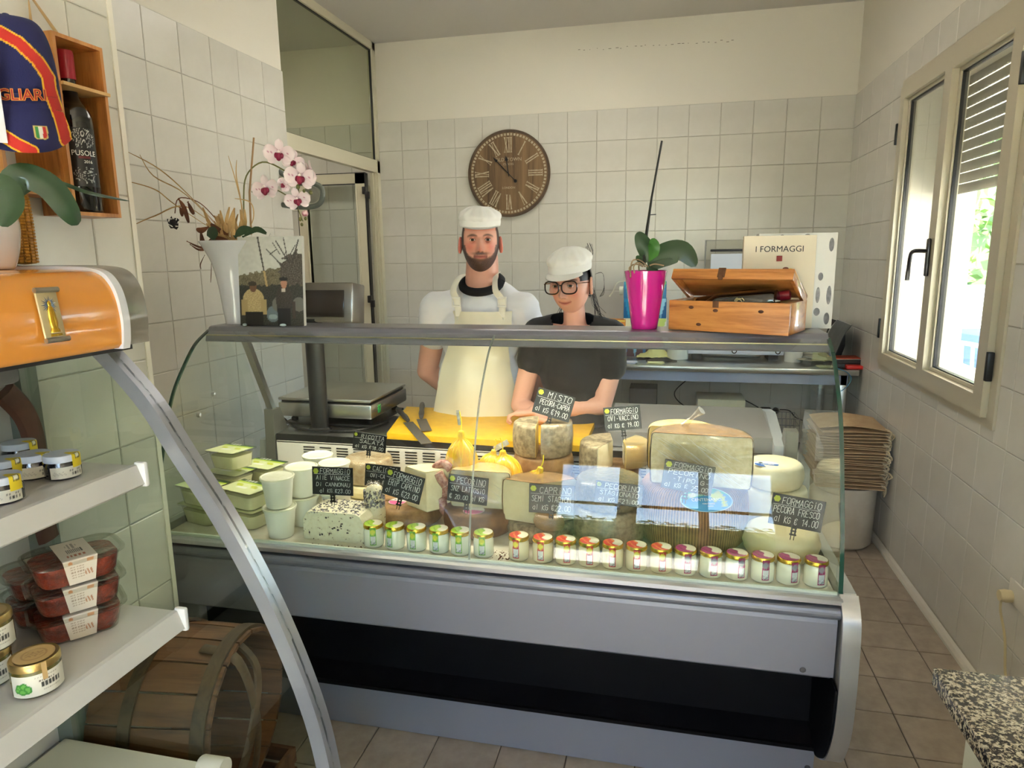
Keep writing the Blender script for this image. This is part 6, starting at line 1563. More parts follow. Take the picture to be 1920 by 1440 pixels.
tri = lambda c1, c2_, c3_: (lambda U, V: np.where((np.abs((U*4) % 1-.5)*2 < V)[:, None], np.where((((U*4).astype(int)) % 2 == 0)[:, None], np.array(c1, float), np.array(c2_, float)), np.array(c3_, float)))
for i, (vt, c1, c2_, c3_, nm, z0) in enumerate(((632, (60, 120, 190), (120, 180, 220), (90, 60, 70), 'lowest box with a dark print, partly hidden behind the magenta pot', ZB), (597, (226, 232, 200), (200, 220, 120), (236, 238, 226), 'pale printed box under the blue patterned one', 0), (560, (40, 140, 190), (150, 210, 236), (20, 96, 150), 'blue triangle-patterned box in the stack behind the magenta pot', 0), (528, (60, 170, 190), (130, 200, 90), (60, 120, 170), 'green and blue triangle-patterned box at the top of the stack', 0))):
    z0 = ZB if i == 0 else prevz
    u0, u1 = ((1165, 1235) if i == 0 else (1170, 1250))
    t, w2, hh2 = rb('patterned_box', nm, 'box', u0, u1, vt, -.33, .10, M_('box_side%d' % i, c3_, .5), z0)
    printed('box_print', lambda u, v, w2=w2, hh2=hh2: Vector((-w2+u*2*w2, -.001, v*hh2)), tri(c1, c2_, c3_), 40, 20, PRINT_GLOSS, t); prevz = z0+hh2+.001
tp_ = B().tube(spline([PXY(1172, 527, -.30), PXY(1158, 530, -.32), PXY(1150, 545, -.33), PXY(1143, 556, -.33)], 5), .010, 8, flat=.3); tp_.lathe([(.02, -.012), (.03, -.012), (.03, .012), (.02, .012)], 24, T(*PXY(1165, 545, -.35)) @ RY(PI/2))
tag(part('tape_strip', tp_, M_('pale_tape', (206, 206, 186), .5)), 'pale tape strip curling off a green box top behind the pot', 'tape')
t, w2, hh2 = rb('white_appliance_box', 'long white box with black round marks on the steel table', 'box', 1290, 1470, 655, -.42, .25, M_('box_white_blue', (214, 220, 236), .5), ZB+.04)
for x in (w2*-.02, w2*.88): part('round_mark', B().lathe([(.010, .001), (.017, .001), (.017, 0), (.010, 0)], 24, T(x, -.0005, hh2-.012) @ RX(PI/2)), ink_b, t)
for x in (-w2*.8, w2*.8): part('support_block', B().box(x-.03, x+.03, .02, .2, -.04, 0), black_p, t)
q = PXY(1488, 680, -.42); t = thing('paper_roll', 'white paper roll standing on the steel table', 'paper roll', (q.x, -.40, ZB)); part('roll', B().lathe([(.02, 0), (.056, 0), (.056, .115), (.02, .115), (.02, 0)], 36), M_('paper_white', (232, 232, 228), .8), t)
q = PXY(1270, 680, -.42); t = thing('paper_roll', 'wide pale paper roll beside the yellow bag on the steel table', 'paper roll', (q.x, -.38, ZB)); part('roll', B().lathe([(.02, 0), (.07, 0), (.07, .10), (.02, .10), (.02, 0)], 36), M_('paper_pale', (222, 226, 216), .8), t)
def heap(u, v): return Vector(((u-.5)*.26, (v-.5)*.14, .075*math.exp(-((u-.5)/.3)**2-((v-.5)/.3)**2)+.012*noise.noise(Vector((u*6, v*6, 5)))*(1 if .05 < u < .95 else 0)))
q = PXY(1230, 670, -.40); tag(part('yellow_bag', B().grid(heap, 24, 16), M_('crumpled_yellow', (206, 206, 140), .6, bump=.3, bs=20), loc=(q.x, -.36, ZB+.008), fix=False), 'crumpled pale yellow bag on the steel table behind the pot', 'bag')
for i, (u, w_, mt, lb) in enumerate(((1175, .12, (206, 212, 232), 'pale blue sheets of paper at the front of the steel table'), (1228, .10, (222, 226, 170), 'small pale yellow note pad at the front of the steel table'))):
    q = PXY(u, 682, -.6); t = thing('paper_stack', lb, 'paper', (q.x, -.62, ZB)); b = B()
    for k in range(3): b.box(-w_/2, w_/2, -.04, .04, k*.003, k*.003+.0022, RZ(.12*k-.1) @ T(.004*k, 0, 0))
    part('sheets', b, M_('sheet_%d' % i, mt, .8), t)
q = PXY(1240, 680, -.5); tag(part('dark_cloth', B().grid(lambda u, v: Vector(((u-.5)*.2, (v-.5)*.08, .022*math.sin(PI*u)*math.sin(PI*v)+.004*noise.noise(Vector((u*9, v*9, 1))))), 20, 10), M_('dark_rag', (66, 64, 56), .9), loc=(q.x, -.52, ZB+.002), fix=False), 'crumpled dark cloth beside the note pad on the steel table', 'cloth')
for i, (u, z_, c_, lb) in enumerate(((1530, .0, (196, 190, 160), 'loose papers scattered near the right end of the steel table'),)):
    t = thing('paper_heap', lb, 'paper', (PXY(u, 690, -.45).x, -.42, ZB)); b = B(); r_ = random.Random(5)
    for k in range(9): b.box(-.06, .06, -.04, .04, 0, .001, T(r_.uniform(-.06, .06), r_.uniform(-.1, .1), .002+.006*k) @ RZ(r_.uniform(-1, 1)) @ RX(r_.uniform(-.06, .06)))
    part('sheets', b, M_('mixed_paper', (206, 200, 180), .8, c2=(150, 160, 160), ns=14), t)
# magazines and red book in the corner
t = thing('magazine_stack', 'dark catalogues leaning together against the right wall', 'magazine', (-.10, -.30, ZB)); b = B()
for k in range(5):
    pp = [(-.006*k-.012, .0), (-.002*k+.012, .12), (.035-.001*k, .2), (.08-.003*k, .262)]
    sp = [(p.x-.045, p.y) for p in spline([(a_, c_, 0) for a_, c_ in pp], 4)]
    part('catalogue', B().strip(sp, -.30-.03*k*.5, .04-.01*k, 1, .004), M_('catalogue_%d' % k, ((34, 30, 32), (225, 222, 218), (40, 34, 38), (215, 210, 206), (28, 26, 30))[k], .35, c2=((60, 52, 52), (235, 232, 226), (110, 30, 40), (225, 220, 216), (60, 60, 60))[k], ns=12), t)
dk = thing('display_panel', 'dark tilted folder behind the white printed box', 'folder', (PXY(1572, 600, -.30).x-.02, -.24, ZB)); part('cover', B().rbox(-.08, .06, 0, .012, 0, .25, .002), M_('folder_dark', (42, 34, 34), .5), dk, rot=(math.radians(-8), math.radians(18), 0))
rbk = thing('red_notebook', 'orange-red notebook on top of papers at the table end', 'book', (PXY(1590, 665, -.62).x, -.58, ZB+.052), .15)
part('cover', B().rbox(-.085, .085, -.055, .075, .004, .008, .001), M_('orange_red_cover', (206, 76, 40), .5), rbk); part('pages', B().box(-.083, .083, -.053, .073, .0, .004), M_('pages_white', (226, 224, 218), .8), rbk)
tag(part('book_pile', B().rbox(-.08, .09, -.05, .08, 0, .024, .002).rbox(-.07, .08, -.045, .07, .025, .050, .002), M_('dark_books', (50, 44, 44), .5), loc=(PXY(1592, 680, -.62).x, -.58, ZB)), 'two dark books under the orange-red notebook', 'book')
tag(part('red_case', B().rbox(-.045, .045, -.03, .03, 0, .022, .004), M_('red_case', (214, 46, 40), .4), loc=(PXY(1612, 684, -.66).x-.03, -.655, ZB)), 'small bright red case at the right end of the steel table', 'case')
tag(part('blue_strap', B().tube(spline([Vector(p) for p in ((-.16, -.70, ZB+.01), (-.10, -.712, ZB-.01), (-.07, -.712, ZB-.05), (-.09, -.712, ZB-.10), (-.12, -.708, ZB-.13))], 5), .006, 6, flat=.35), M_('blue_ribbon', (70, 150, 196), .5)), 'light blue strap hanging off the steel table edge', 'strap')
# clear hood standing on the table behind the book
hd_ = thing('vacuum_hood', 'clear plastic hood with black bar on the table behind the book', 'machine', (PXY(1375, 600, -.30).x, -.155, ZB))
hw_ = .19; hz = PXY(1340, 450, -.3).z-ZB
part('hood_frame', B().tube([(-hw_, 0, .02), (-hw_, 0, hz), (hw_, 0, hz), (hw_, 0, .02)], .006, 8), M_('hood_grey', (150, 152, 150), .3), hd_)
part('hood_sheet', B().rbox(-hw_, hw_, -.02, .004, .02, hz, .006), plastic_clear, hd_, fix=False)
part('seal_bar', B().rbox(-hw_+.03, hw_-.02, -.034, -.024, hz-.075, hz-.06, .003), black_p, hd_)
part('grey_panel', B().rbox(-hw_+.035, hw_-.02, -.03, -.024, .06, hz-.09, .01), M_('panel_pale_blue', (196, 204, 216), .3), hd_)
part('machine_base', B().rbox(-hw_, hw_, -.12, .14, 0, .05, .008), M_('machine_steel', (170, 172, 172), .3, .6), hd_)

# things on the lower shelf and wall sockets behind
lz = .236
for (nm, lb, cat, u0, u1, vt, c_, d2_) in (('shopper_box', 'white and green carton with a leaf print under the steel table', 'box', 1308, 1398, 748, (214, 220, 200), .25), ('green_box', 'green flat box under the white leaf carton', 'box', 1318, 1410, 782, (96, 150, 92), .28), ('orange_box', 'terracotta orange box under the steel table', 'box', 1232, 1262, 768, (190, 96, 50), .16), ('dark_machine', 'dark grey appliance standing under the steel table', 'machine', 1180, 1232, 728, (58, 58, 60), .2), ('wire_basket', 'grey wire paper basket under the steel table', 'basket', 1412, 1500, 783, (120, 122, 128), .2)):
    x0, x1 = PXY(u0, vt, -.5).x, PXY(u1, vt, -.5).x; zt = PXY(u0, vt, -.5).z; t = thing(nm, lb, cat, ((x0+x1)/2, -.5+(.03 if nm == 'green_box' else 0), lz)); w2 = (x1-x0)/2
    if nm == 'shopper_box': z00 = .345
    elif nm == 'green_box': zt = lz+.105; z00 = lz
    else: z00 = lz
    if nm == 'shopper_box': zt = max(zt, .5)
    if nm == 'wire_basket':
        b = B()
        for k in range(12): b.tube([(-w2+2*w2*k/11, 0, 0), (-w2+2*w2*k/11, 0, zt-z00)], .002, 5); b.tube([(-w2+2*w2*k/11, d2_, 0), (-w2+2*w2*k/11, d2_, zt-z00)], .002, 5)
        for k in range(7): b.tube([(-w2, 0, (zt-z00)*k/6), (w2, 0, (zt-z00)*k/6), (w2, d2_, (zt-z00)*k/6), (-w2, d2_, (zt-z00)*k/6), (-w2, 0, (zt-z00)*k/6)], .002, 5)
        part('wire_mesh', b, M_('wire_grey', (130, 132, 138), .4, .5), t)
    else:
        part('carton' if nm != 'dark_machine' else 'housing', B().rbox(-w2, w2, 0, d2_, z00-lz, zt-lz, .004), M_(nm+'_m', c_, .5), t)
    if nm == 'shopper_box':
        F_ = frame(Vector(((x0+x1)/2, -.5012, (zt+z00)/2)), (0, -1, 0)); wtext('SHOPPER BIO', .032, F_, ink_b, t, (-.02, .04))
        part('leaf_print', B().sph((w2*.6, -.001, (zt+z00)/2-lz+.01), (.035, .001, .03), 14, 8), M_('leaf_print_m', (130, 180, 60), .5), t); part('green_band', B().box(-w2, w2, -.001, 0, z00-lz, z00-lz+.05), M_('green_band_m', (150, 190, 110), .5), t)
t = thing('wall_socket', 'white wall socket with two black plugs under the steel table', 'socket', PXY(1457, 768, -.012))
part('plate', B().rbox(-.09, .06, 0, .008, -.04, .04, .003), M_('socket_white', (206, 204, 196), .5), t); part('plug', B().rbox(-.115, -.045, -.05, 0, -.028, .018, .008), black_p, t); part('plug', B().lathe([(.022, 0), (.022, .03), (.012, .045), (0, .045)], 20, T(-.01, 0, -.005) @ RX(PI/2)), black_p, t)
for lb, pts in (('thin black cable hanging loosely on the wall behind the table', ((1288, 712, .02), (1265, 735, .03), (1275, 755, .03), (1310, 775, .03))), ('black cable from the plug across to the left under the table', ((1422, 764, .05), (1395, 750, .05), (1380, 750, .05), (1350, 770, .05), (1312, 780, .05))), ('black cable dropping right from the second plug', ((1462, 768, .05), (1480, 770, .05), (1492, 783, .05), (1505, 788, .05)))):
    tag(part('wall_cable', B().tube(spline([PXY(u, v, -d_) for u, v, d_ in pts], 5), .004, 6), black_p), lb, 'cable')

# white bucket and folded tote bags
bkx, bky = -.20, -1.22; bt_ = thing('white_bucket', 'white bin wrapped in plastic standing at the wall under the cloth bags', 'bucket', (-.20, bky, .001))
part('bin', B().lathe([(0, 0), (.15, 0), (.165, .015), (.172, .20), (.175, .34), (.165, .34), (0, .30)], 44, fr=lambda a_, z: 1+.012*math.sin(5*a_)+.008*math.sin(11*a_+z*20)), M_('bin_white', (214, 206, 190), .4, c2=(196, 184, 164), ns=5, bump=.4, bs=10, coat=.3), bt_)
bagm = M_('beige_canvas', (190, 162, 126), .9, c2=(178, 148, 112), ns=20, bump=.2, bs=160); r_ = random.Random(2)
zt = .345
for k in range(22):
    h2 = r_.uniform(.011, .016); dx, dy = r_.uniform(-.01, .008), r_.uniform(-.01, .01)
    posn = 'bottom' if k == 0 else 'top' if k == 21 else ords[k-1] if False else None
    words_ = ['lowest', 'second', 'third', 'fourth', 'fifth', 'sixth', 'seventh', 'eighth', 'ninth', 'tenth', 'eleventh', 'twelfth', 'thirteenth', 'fourteenth', 'fifteenth', 'sixteenth', 'seventeenth', 'eighteenth', 'nineteenth', 'twentieth', 'twenty-first', 'topmost'][k]
    t = thing('tote_bag', 'folded beige cotton bag with drawstrings, '+({0: 'bottom of the pile on the white bin', 21: 'on top of the pile on the white bin, bulging'}.get(k, 'somewhere in the middle of the pile on the bin')), 'bag', (bkx+dx, bky+dy, zt), r_.uniform(-.05, .05), 'folded cotton bags')
    sag = lambda x, y: .006*math.sin(x*14+k)+.004*math.sin(y*11+k*2)+(.03*(1-((x)/.17)**2) if k == 21 else 0)
    b = B(); nx, ny = 10, 8
    vs = []
    for s_ in (0, 1):
        for j in range(ny+1):
            for i in range(nx+1):
                x, y = -.165+.33*i/nx, -.16+.32*j/ny; e_ = min(i, nx-i, 1)*min(j, ny-j, 1)
                vs.append((x, y, (h2*.5+(h2*.46 if s_ else -h2*.46)*(1 if e_ else .35))+sag(x, y)*.5*(1 if k > 1 else 0)))
    n1 = (nx+1)*(ny+1)
    fs = [(s_*n1+j*(nx+1)+i, s_*n1+j*(nx+1)+i+1, s_*n1+(j+1)*(nx+1)+i+1, s_*n1+(j+1)*(nx+1)+i) for s_ in (0, 1) for j in range(ny) for i in range(nx)]
    bd2 = [i for i in range(nx+1)]+[j*(nx+1)+nx for j in range(1, ny+1)]+[ny*(nx+1)+i for i in range(nx-1, -1, -1)]+[j*(nx+1) for j in range(ny-1, 0, -1)]
    fs += [(bd2[i], bd2[(i+1) % len(bd2)], n1+bd2[(i+1) % len(bd2)], n1+bd2[i]) for i in range(len(bd2))]
    part('cloth', b.add(vs, fs, True), bagm, t)
    cdb = B()
    for j in range(3):
        y0 = r_.uniform(-.16, -.10); cdb.tube(spline([(.155, y0, h2*.6), (.172, y0-.01, .004), (.176+r_.uniform(0, .008), y0+r_.uniform(-.02, .02), -.014), (.168, y0, -.026-.01*r_.random())], 3), .0038, 6)
    part('drawstring', cdb, M_('cotton_cord', (206, 190, 158), .9), t)
    zt += h2+.0008

# grey bent tube bracket on the left wall end behind the orchid
b = B(); bp_ = [P(u, v, 0, XL+.03) for u, v in ((478, 275), (510, 305), (555, 345), (604, 365), (604, 382), (590, 388), (545, 388))]
br = thing('wall_bracket', 'grey bent metal bracket on the left wall end behind the orchid', 'bracket', (0, 0, 0))
GY = -2.2; bp_ = [PXY(u, v, -1.60) for u, v in ((474, 275), (498, 300), (540, 332), (598, 348), (604, 372), (592, 386), (560, 388), (520, 383), (476, 380), (478, 320), (474, 278))]
part('bent_tube', B().tube(spline(bp_, 5), .014, 10), M_('grey_green_metal', (112, 118, 112), .45, .3), br)
part('bent_tube', B().tube(spline([PXY(u, v, -1.60) for u, v in ((476, 275), (500, 274), (520, 282))], 4), .012, 10), bpy.data.materials['grey_green_metal'], br)
for u, v, rr2 in ((497, 330, .045), (583, 365, .05)): part('round_pad', B().sph(PXY(u, v, -1.58), (rr2, .008, rr2*.9), 24, 12), M_('pad_grey', (150, 148, 138), .4), br)

# granite worktop and cabinet at the lower right
gz = .85; ga = (-.677, -3.86)
def granite():
    k = N('granite'); v = k.coord()
    n1_ = k.noise(v, 150, 2, .5); n2 = k.noise(v, 210, 2, .5, .5)
    c1_ = k.ramp(n1_, [(.43, (46, 40, 42)), (.50, (176, 166, 142)), (.62, (206, 198, 176))]); c2_ = k.ramp(n2, [(.40, (60, 54, 58)), (.50, (255, 255, 255))])
    mx = k.n('ShaderNodeMix', data_type='RGBA', blend_type='MULTIPLY'); mx.inputs[0].default_value = 1; k.l(c1_, mx.inputs[6]); k.l(c2_, mx.inputs[7]); k.l(mx.outputs[2], k.p.inputs['Base Color'])
    k.p.inputs['Roughness'].default_value = .25; return k.m
gr = thing('granite_counter', 'speckled granite topped counter at the lower right by the wall', 'counter', (0, 0, 0))
part('granite_top', B().rbox(ga[0], -.008, -6.2, ga[1], gz-.032, gz, .003), granite(), gr)
part('cabinet_side', B().rbox(ga[0]+.045, -.02, -6.15, ga[1]-.04, .002, gz-.033, .004), M_('cabinet_pale', (196, 198, 182), .5, c2=(188, 190, 172), ns=3), gr)
# socket and plug on the right wall
q = P(1905, 1115, 0, -.004); sk = thing('wall_socket', 'white wall socket with a cream plug on the right wall', 'socket', q)
part('plate', B().rbox(-.008, 0, -.16, .035, -.035, .045, .003), M_('socket_white2', (214, 208, 196), .5), sk)
part('plug', B().lathe([(0, .0), (.020, 0), (.022, .02), (.018, .038), (0, .04)], 24, T(-.006, .01, -.012) @ RY(-PI/2)), M_('cream_plug', (206, 190, 150), .5), sk)
q2 = [q+Vector(v) for v in ((-.035, .012, -.03), (-.032, .014, -.07), (-.015, .0, -.16), (-.02, -.04, -.26), (-.02, -.09, -.34), (-.025, -.10, -.45))]
tag(part('power_cable', B().tube(spline(q2, 5), .0042, 8), M_('cream_cable', (200, 186, 146), .5)), 'cream cable hanging from the plug on the right wall', 'cable')
# ------------------------------------------------------------------ open refrigerated case at the left
YN = -3.94; UZ, LZ = 1.155, .842
lc = thing('refrigerated_case', 'open refrigerated wall case with orange canopy and curved silver end at the left', 'refrigerated case', (0, 0, 0))
ridge = spline([(-2.26, 1.408, 0), (-2.2103, 1.3602, 0), (-2.1413, 1.2801, 0), (-2.0787, 1.1778, 0), (-1.9945, 1.0435, 0), (-1.9083, .8673, 0), (-1.8422, .6844, 0), (-1.8083, .5321, 0), (-1.79, .33, 0), (-1.785, .12, 0)], 5)
rp = [(p.x, p.y) for p in ridge]
part('end_glass', B().prism(rp+[(-2.47, .12), (-2.47, 1.408)], YN+.012, YN+.018, 1), glass('end_glass_pane', (240, 247, 242)), lc)
inner = [(p[0]-.030, p[1]-.012) for p in rp]
poly = rp+inner[::-1]
part('end_frame', B().prism(poly, YN, YN+.040, 1, smooth=False), M_('silver_frame', (172, 176, 184), .3, .6), lc)
part('rear_post', B().box(-2.50, -2.455, YN, YN+.04, .05, 1.41), M_('post_grey_green', (120, 126, 118), .5), lc)
part('back_panel', B().box(-2.50, -2.49, -5.6, YN-.16, .05, 1.41), M_('case_back_dark', (60, 62, 60), .5), lc)
part('end_frame_foot', B().box(-2.5, -1.79, YN, YN+.04, .06, .12), M_('foot_dark', (50, 50, 52), .5), lc)
# canopy
can = spline([(-2.50, 1.549, 0), (-2.30, 1.549, 0), (-2.22, 1.546, 0), (-2.185, 1.538, 0), (-2.166, 1.520, 0), (-2.155, 1.495, 0), (-2.150, 1.465, 0), (-2.149, 1.438, 0), (-2.152, 1.408, 0)], 4)
cpn = [(p.x, p.y) for p in can]
part('canopy', B().prism(cpn+[(-2.16, 1.400), (-2.50, 1.400)], -5.6, -3.985, 1, smooth=True), M_('orange_canopy', (222, 146, 58), .22, coat=.6), lc, sharp=50)
c2p = [(p[0]+.006, p[1]+.005) for p in cpn]
part('canopy_trim', B().prism(c2p+[(-2.15, 1.398), (-2.50, 1.398)], -3.985, -3.968, 1), M_('canopy_trim_white', (212, 214, 220), .3, coat=.3), lc)
part('canopy_top_rail', B().box(-2.50, -2.42, -5.6, -3.985, 1.549, 1.556), M_('grey_cap', (140, 136, 128), .4), lc)
c3p = [(p[0]-.026 if p[0] > -2.4 else p[0], p[1]+.006) for p in cpn]
part('canopy_end_cap', B().prism(c3p+[(-2.178, 1.400), (-2.20, 1.396), (-2.50, 1.396)], -3.968, -3.885, 1, smooth=True), M_('end_cap_taupe', (142, 138, 128), .3, c2=(132, 128, 118), ns=6, coat=.4), lc, sharp=50)
part('lamp_housing', B().rbox(-2.36, -2.24, -5.6, -4.12, 1.355, 1.399, .01), M_('ribbed_grey', (96, 98, 96), .5), lc)
part('canopy_underside', B().box(-2.49, -2.17, -5.6, YN, 1.392, 1.401), black_p, lc)
shm_ = M_('shelf_light_grey', (200, 198, 194), .38, coat=.2)
for z, xf, in ((UZ, -2.19), (LZ, -2.133)):
    s1 = part('shelf', B().rbox(-2.47, xf, -5.6, YN-.008, z-.018, z, .003), shm_, lc)
    part('price_rail', B().prism([(xf+.002, z+.004), (xf+.010, z+.002), (xf+.024, z-.036), (xf+.018, z-.041), (xf, z-.012)], -5.6, YN-.012, 1), shm_, s1)
    part('rail_end_cap', B().rbox(xf+.0, xf+.028, YN-.014, YN-.002, z-.044, z+.008, .005), M_('end_cap_white', (226, 226, 226), .35, coat=.3), s1)
part('base_deck', B().rbox(-2.47, -2.08, -5.6, YN-.008, .46, .485, .004), M_('deck_white', (206, 204, 192), .5), lc)
part('deck_rail_end', B().lathe([(0, 0), (.022, 0), (.024, .004), (.021, .06), (0, .06)], 20, T(-2.10, YN-.02, .485) @ RY(PI/2-.1)), M_('rail_end_cream', (208, 206, 190), .5), lc)
part('base_body', B().box(-2.48, -2.0, -5.6, YN-.02, .05, .44), M_('base_dark', (38, 38, 40), .5), lc)
part('inner_post', B().box(-2.47, -2.44, YN-.35, YN-.30, .5, 1.39), M_('post_pale', (150, 156, 144), .5), lc)

# ornament plaque fixed on the canopy: gilded standing figure with rays
q = P(64, 590, 0, -2.178); om = thing('wall_ornament', 'small gilded plaque with a robed figure in a sunburst on the orange canopy', 'ornament', (-2.168, q.y, q.z), (0, math.radians(-24), PI/2+math.radians(-2)))
om.rotation_euler = (math.radians(-7), 0, PI/2); om.location = (-2.146, q.y, q.z)
part('backing', B().rbox(-.020, .020, -.003, .002, -.042, .040, .004), M_('plaque_champagne', (206, 188, 144), .3, .5), om)
for z in (-.042, .041): part('scroll_edge', B().tube([(-.021, -.003, z), (.023, -.003, z)], .0045, 12), M_('pewter', (160, 152, 136), .3, .8), om)
gold = M_('gilt', (214, 170, 60), .22, .95)
b = B()
for k in range(22):
    a = 2*PI*k/22; r1 = .0165 if k % 2 else .013; b.add([(.002*math.cos(a+PI/2), -.0036, .016+.002*math.sin(a+PI/2)), (r1*math.cos(a), -.0034, .016+r1*math.sin(a)), (-.002*math.cos(a+PI/2), -.0036, .016-.002*math.sin(a+PI/2))], [(0, 1, 2)])
part('sunburst', b, M_('silver_rays', (120, 124, 136), .25, .9), om, fix=False)
part('gilded_figure', B().lathe([(0, -.030), (.009, -.030), (.0085, -.026), (.006, -.022), (.0078, -.014), (.0068, .0), (.0055, .008), (.0046, .012), (.0025, .0145), (.0035, .018), (.003, .021), (0, .024)], 18, T(0, -.004, 0) @ Matrix.Diagonal((1, .55, 1, 1))), gold, om)
part('name_strip', B().rbox(-.010, .012, -.0042, -.003, -.036, -.032, .001), gold, om)

# jars on the upper shelf
darkj = M_('myrtle_dark', (22, 16, 26), .1, coat=1); lidb = M_('jar_lid_pale_blue', (206, 212, 226), .35, coat=.3)
def ypaint(U, V):
    c = np.tile(np.array((232, 206, 44), float), (len(U), 1)); m = (np.abs(np.sin(U*16))*.5+.3 > np.abs(V-.5)*3) & (U > .25) & (U < .8) & (V < .65) & (V > .35); c[m] = (90, 80, 40)
    c[(np.hypot((U-.5)/.18, (V-.5)/.12) < 1)] = (226, 222, 200); return c
def bpaint(U, V):
    c = np.tile(np.array((222, 216, 200), float), (len(U), 1)); c[(np.abs(V-.3) < .12) & (U > .62) & (U < .92) & (np.sin(U*120) > -.3)] = (60, 56, 54)
    c[(np.abs(V-.62) < .08) & (U > .5) & (U < .9) & (np.sin(U*90) > .2)] = (110, 104, 96); c[(np.abs(V-.45) < .2) & (U > .08) & (U < .45) & (np.sin(U*60+V*20) > .6)] = (180, 172, 160); return c
mj = None
def myrtle(label, loc, rot):
    R, h_ = .031, .047; t = thing('preserve_jar', label, 'jar', loc, rot, 'small dark preserve jars with pale lids')
    part('glass_jar', B().lathe([(0, 0), (R*.88, 0), (R, .003), (R, .028), (R*.9, .033), (R*.9, .036)], 36), darkj, t)
    part('lid', B().lathe([(R*.93, .034), (R*.98, .034), (R*.98, .046), (R*.95, h_), (0, h_)], 36), lidb, t)
    def lf(u, v, a0=-2.2, a1=-.3): a = a0+(a1-a0)*u; return Vector(((R+.0006)*math.cos(a), (R+.0006)*math.sin(a), .004+.022*v))
    printed('paper_label', lf, bpaint, 30, 12, PRINT, t)
    def sf(u, v):
        a = -.95+.75*u; s_ = v
        if s_ < .55: return Vector(((R*.99+.0012)*math.cos(a), (R*.99+.0012)*math.sin(a), .022+.0255*s_/.55))
        k = 1-(s_-.55)/.45*.75; return Vector((R*k*math.cos(a), R*k*math.sin(a), h_+.0006))
    printed('yellow_seal', sf, ypaint, 20, 16, PRINT, t); return t
for i, (u, v, lb) in enumerate(((120, 893, 'dark preserve jar nearest the shelf end, upper shelf of the left case'), (66, 893, 'dark preserve jar second from the shelf end, upper shelf'), (8, 938, 'dark preserve jar nearest the shelf front edge with bright yellow seal'), (10, 905, 'dark preserve jar behind the front yellow-sealed one'), (28, 868, 'dark preserve jar furthest back on the upper shelf'))):
    q = P(u, v, 2, UZ+.001); q.x = max(q.x, -2.43)
    loc = (q.x, q.y, UZ+.0005); rt = (.75, .7, .6, .7, .8)[i]
    if mj is None: mj = myrtle(lb, loc, rt)
    else: dup(mj, loc, rt, lb)

# tubs of sun dried tomatoes on the lower shelf
tom = M_('dried_tomato', (158, 58, 32), .3, c2=(92, 26, 18), ns=46, bump=1, bs=38, bd=.012, coat=.6)
def tpaint(U, V):
    c = np.tile(np.array((214, 202, 184), float), (len(U), 1)); c[(np.abs(V-.72) < .05) & (U > .3) & (U < .75) & (np.sin(U*130) > -.2)] = (60, 54, 50)
    c[(np.abs(V-.60) < .02) & (U > .2) & (U < .8) & (np.sin(U*200) > -.3)] = (170, 90, 50); c[(np.hypot((U-.5)/.16, (V-.86)/.07) < 1) & (np.sin(U*60) > 0)] = (150, 140, 128)
    c[(np.hypot((U-.2)/.07, (V-.44)/.035) < 1)] = (206, 140, 92); c[(np.abs(V-.44) < .03) & (U > .68) & (U < .88)] = (214, 156, 110)
    c[(V < .40) & (V > .1) & (np.sin(V*110) > .5) & (U > .15) & (U < .6) & (np.sin(U*70) > -.5)] = (160, 140, 120); c[(np.abs(V-.2) < .06) & (U > .62) & (U < .9) & (np.sin(U*60+V*40) > 0)] = (176, 120, 84); return c
def tomato_tub(label, loc, rot, w_=.165, d_=.125, h_=.052):
    t = thing('tomato_tub', label, 'tub', loc, rot, 'clear tubs of dried tomatoes')
    def ring_(k, z, r): 
        out = []
        for cx_, cy_, a0 in ((w_/2*k-r, d_/2*k-r, 0), (-w_/2*k+r, d_/2*k-r, PI/2), (-w_/2*k+r, -d_/2*k+r, PI), (w_/2*k-r, -d_/2*k+r, 1.5*PI)):
            out += [(cx_+r*math.cos(a0+i*PI/10), cy_+r*math.sin(a0+i*PI/10), z) for i in range(6)]
        return out
    def lo(levels, cap0=True, cap1=True):
        n = 24; b = B(); vs = sum(levels, []); fs = [(j*n+i, j*n+(i+1) % n, (j+1)*n+(i+1) % n, (j+1)*n+i) for j in range(len(levels)-1) for i in range(n)]
        if cap0: fs.append(tuple(range(n)))
        if cap1: fs.append(tuple(len(vs)-n+i for i in range(n)))
        return b.add(vs, fs, True)
    part('tomatoes', lo([ring_(.74, .002, .025), ring_(.80, .01, .028), ring_(.86, h_*.78, .03)]), tom, t)
    part('clear_tub', lo([ring_(.78, 0, .026), ring_(.90, h_-.008, .032), ring_(1.02, h_-.006, .036), ring_(1.02, h_-.002, .036), ring_(.96, h_, .034), ring_(.90, h_-.003, .032)], True, False), plastic_clear, t, fix=False)
    part('clear_lid', lo([ring_(.96, h_+.001, .034), ring_(.90, h_-.001, .032)], False, True), plastic_clear, t, fix=False)
    def sl(u, v):
        x = (u-.5)*.058
        if v > .5: return Vector((x, -d_*.47+(v-.5)*2*d_*.85, h_+.0025))
        return Vector((x*(.75+.5*v), -d_*.485+(.5-v)*.010, h_+.0025-(.5-v)*2*(h_-.002)))
    printed('paper_sleeve', sl, tpaint, 40, 60, PRINT, t); return t
tt_ = None
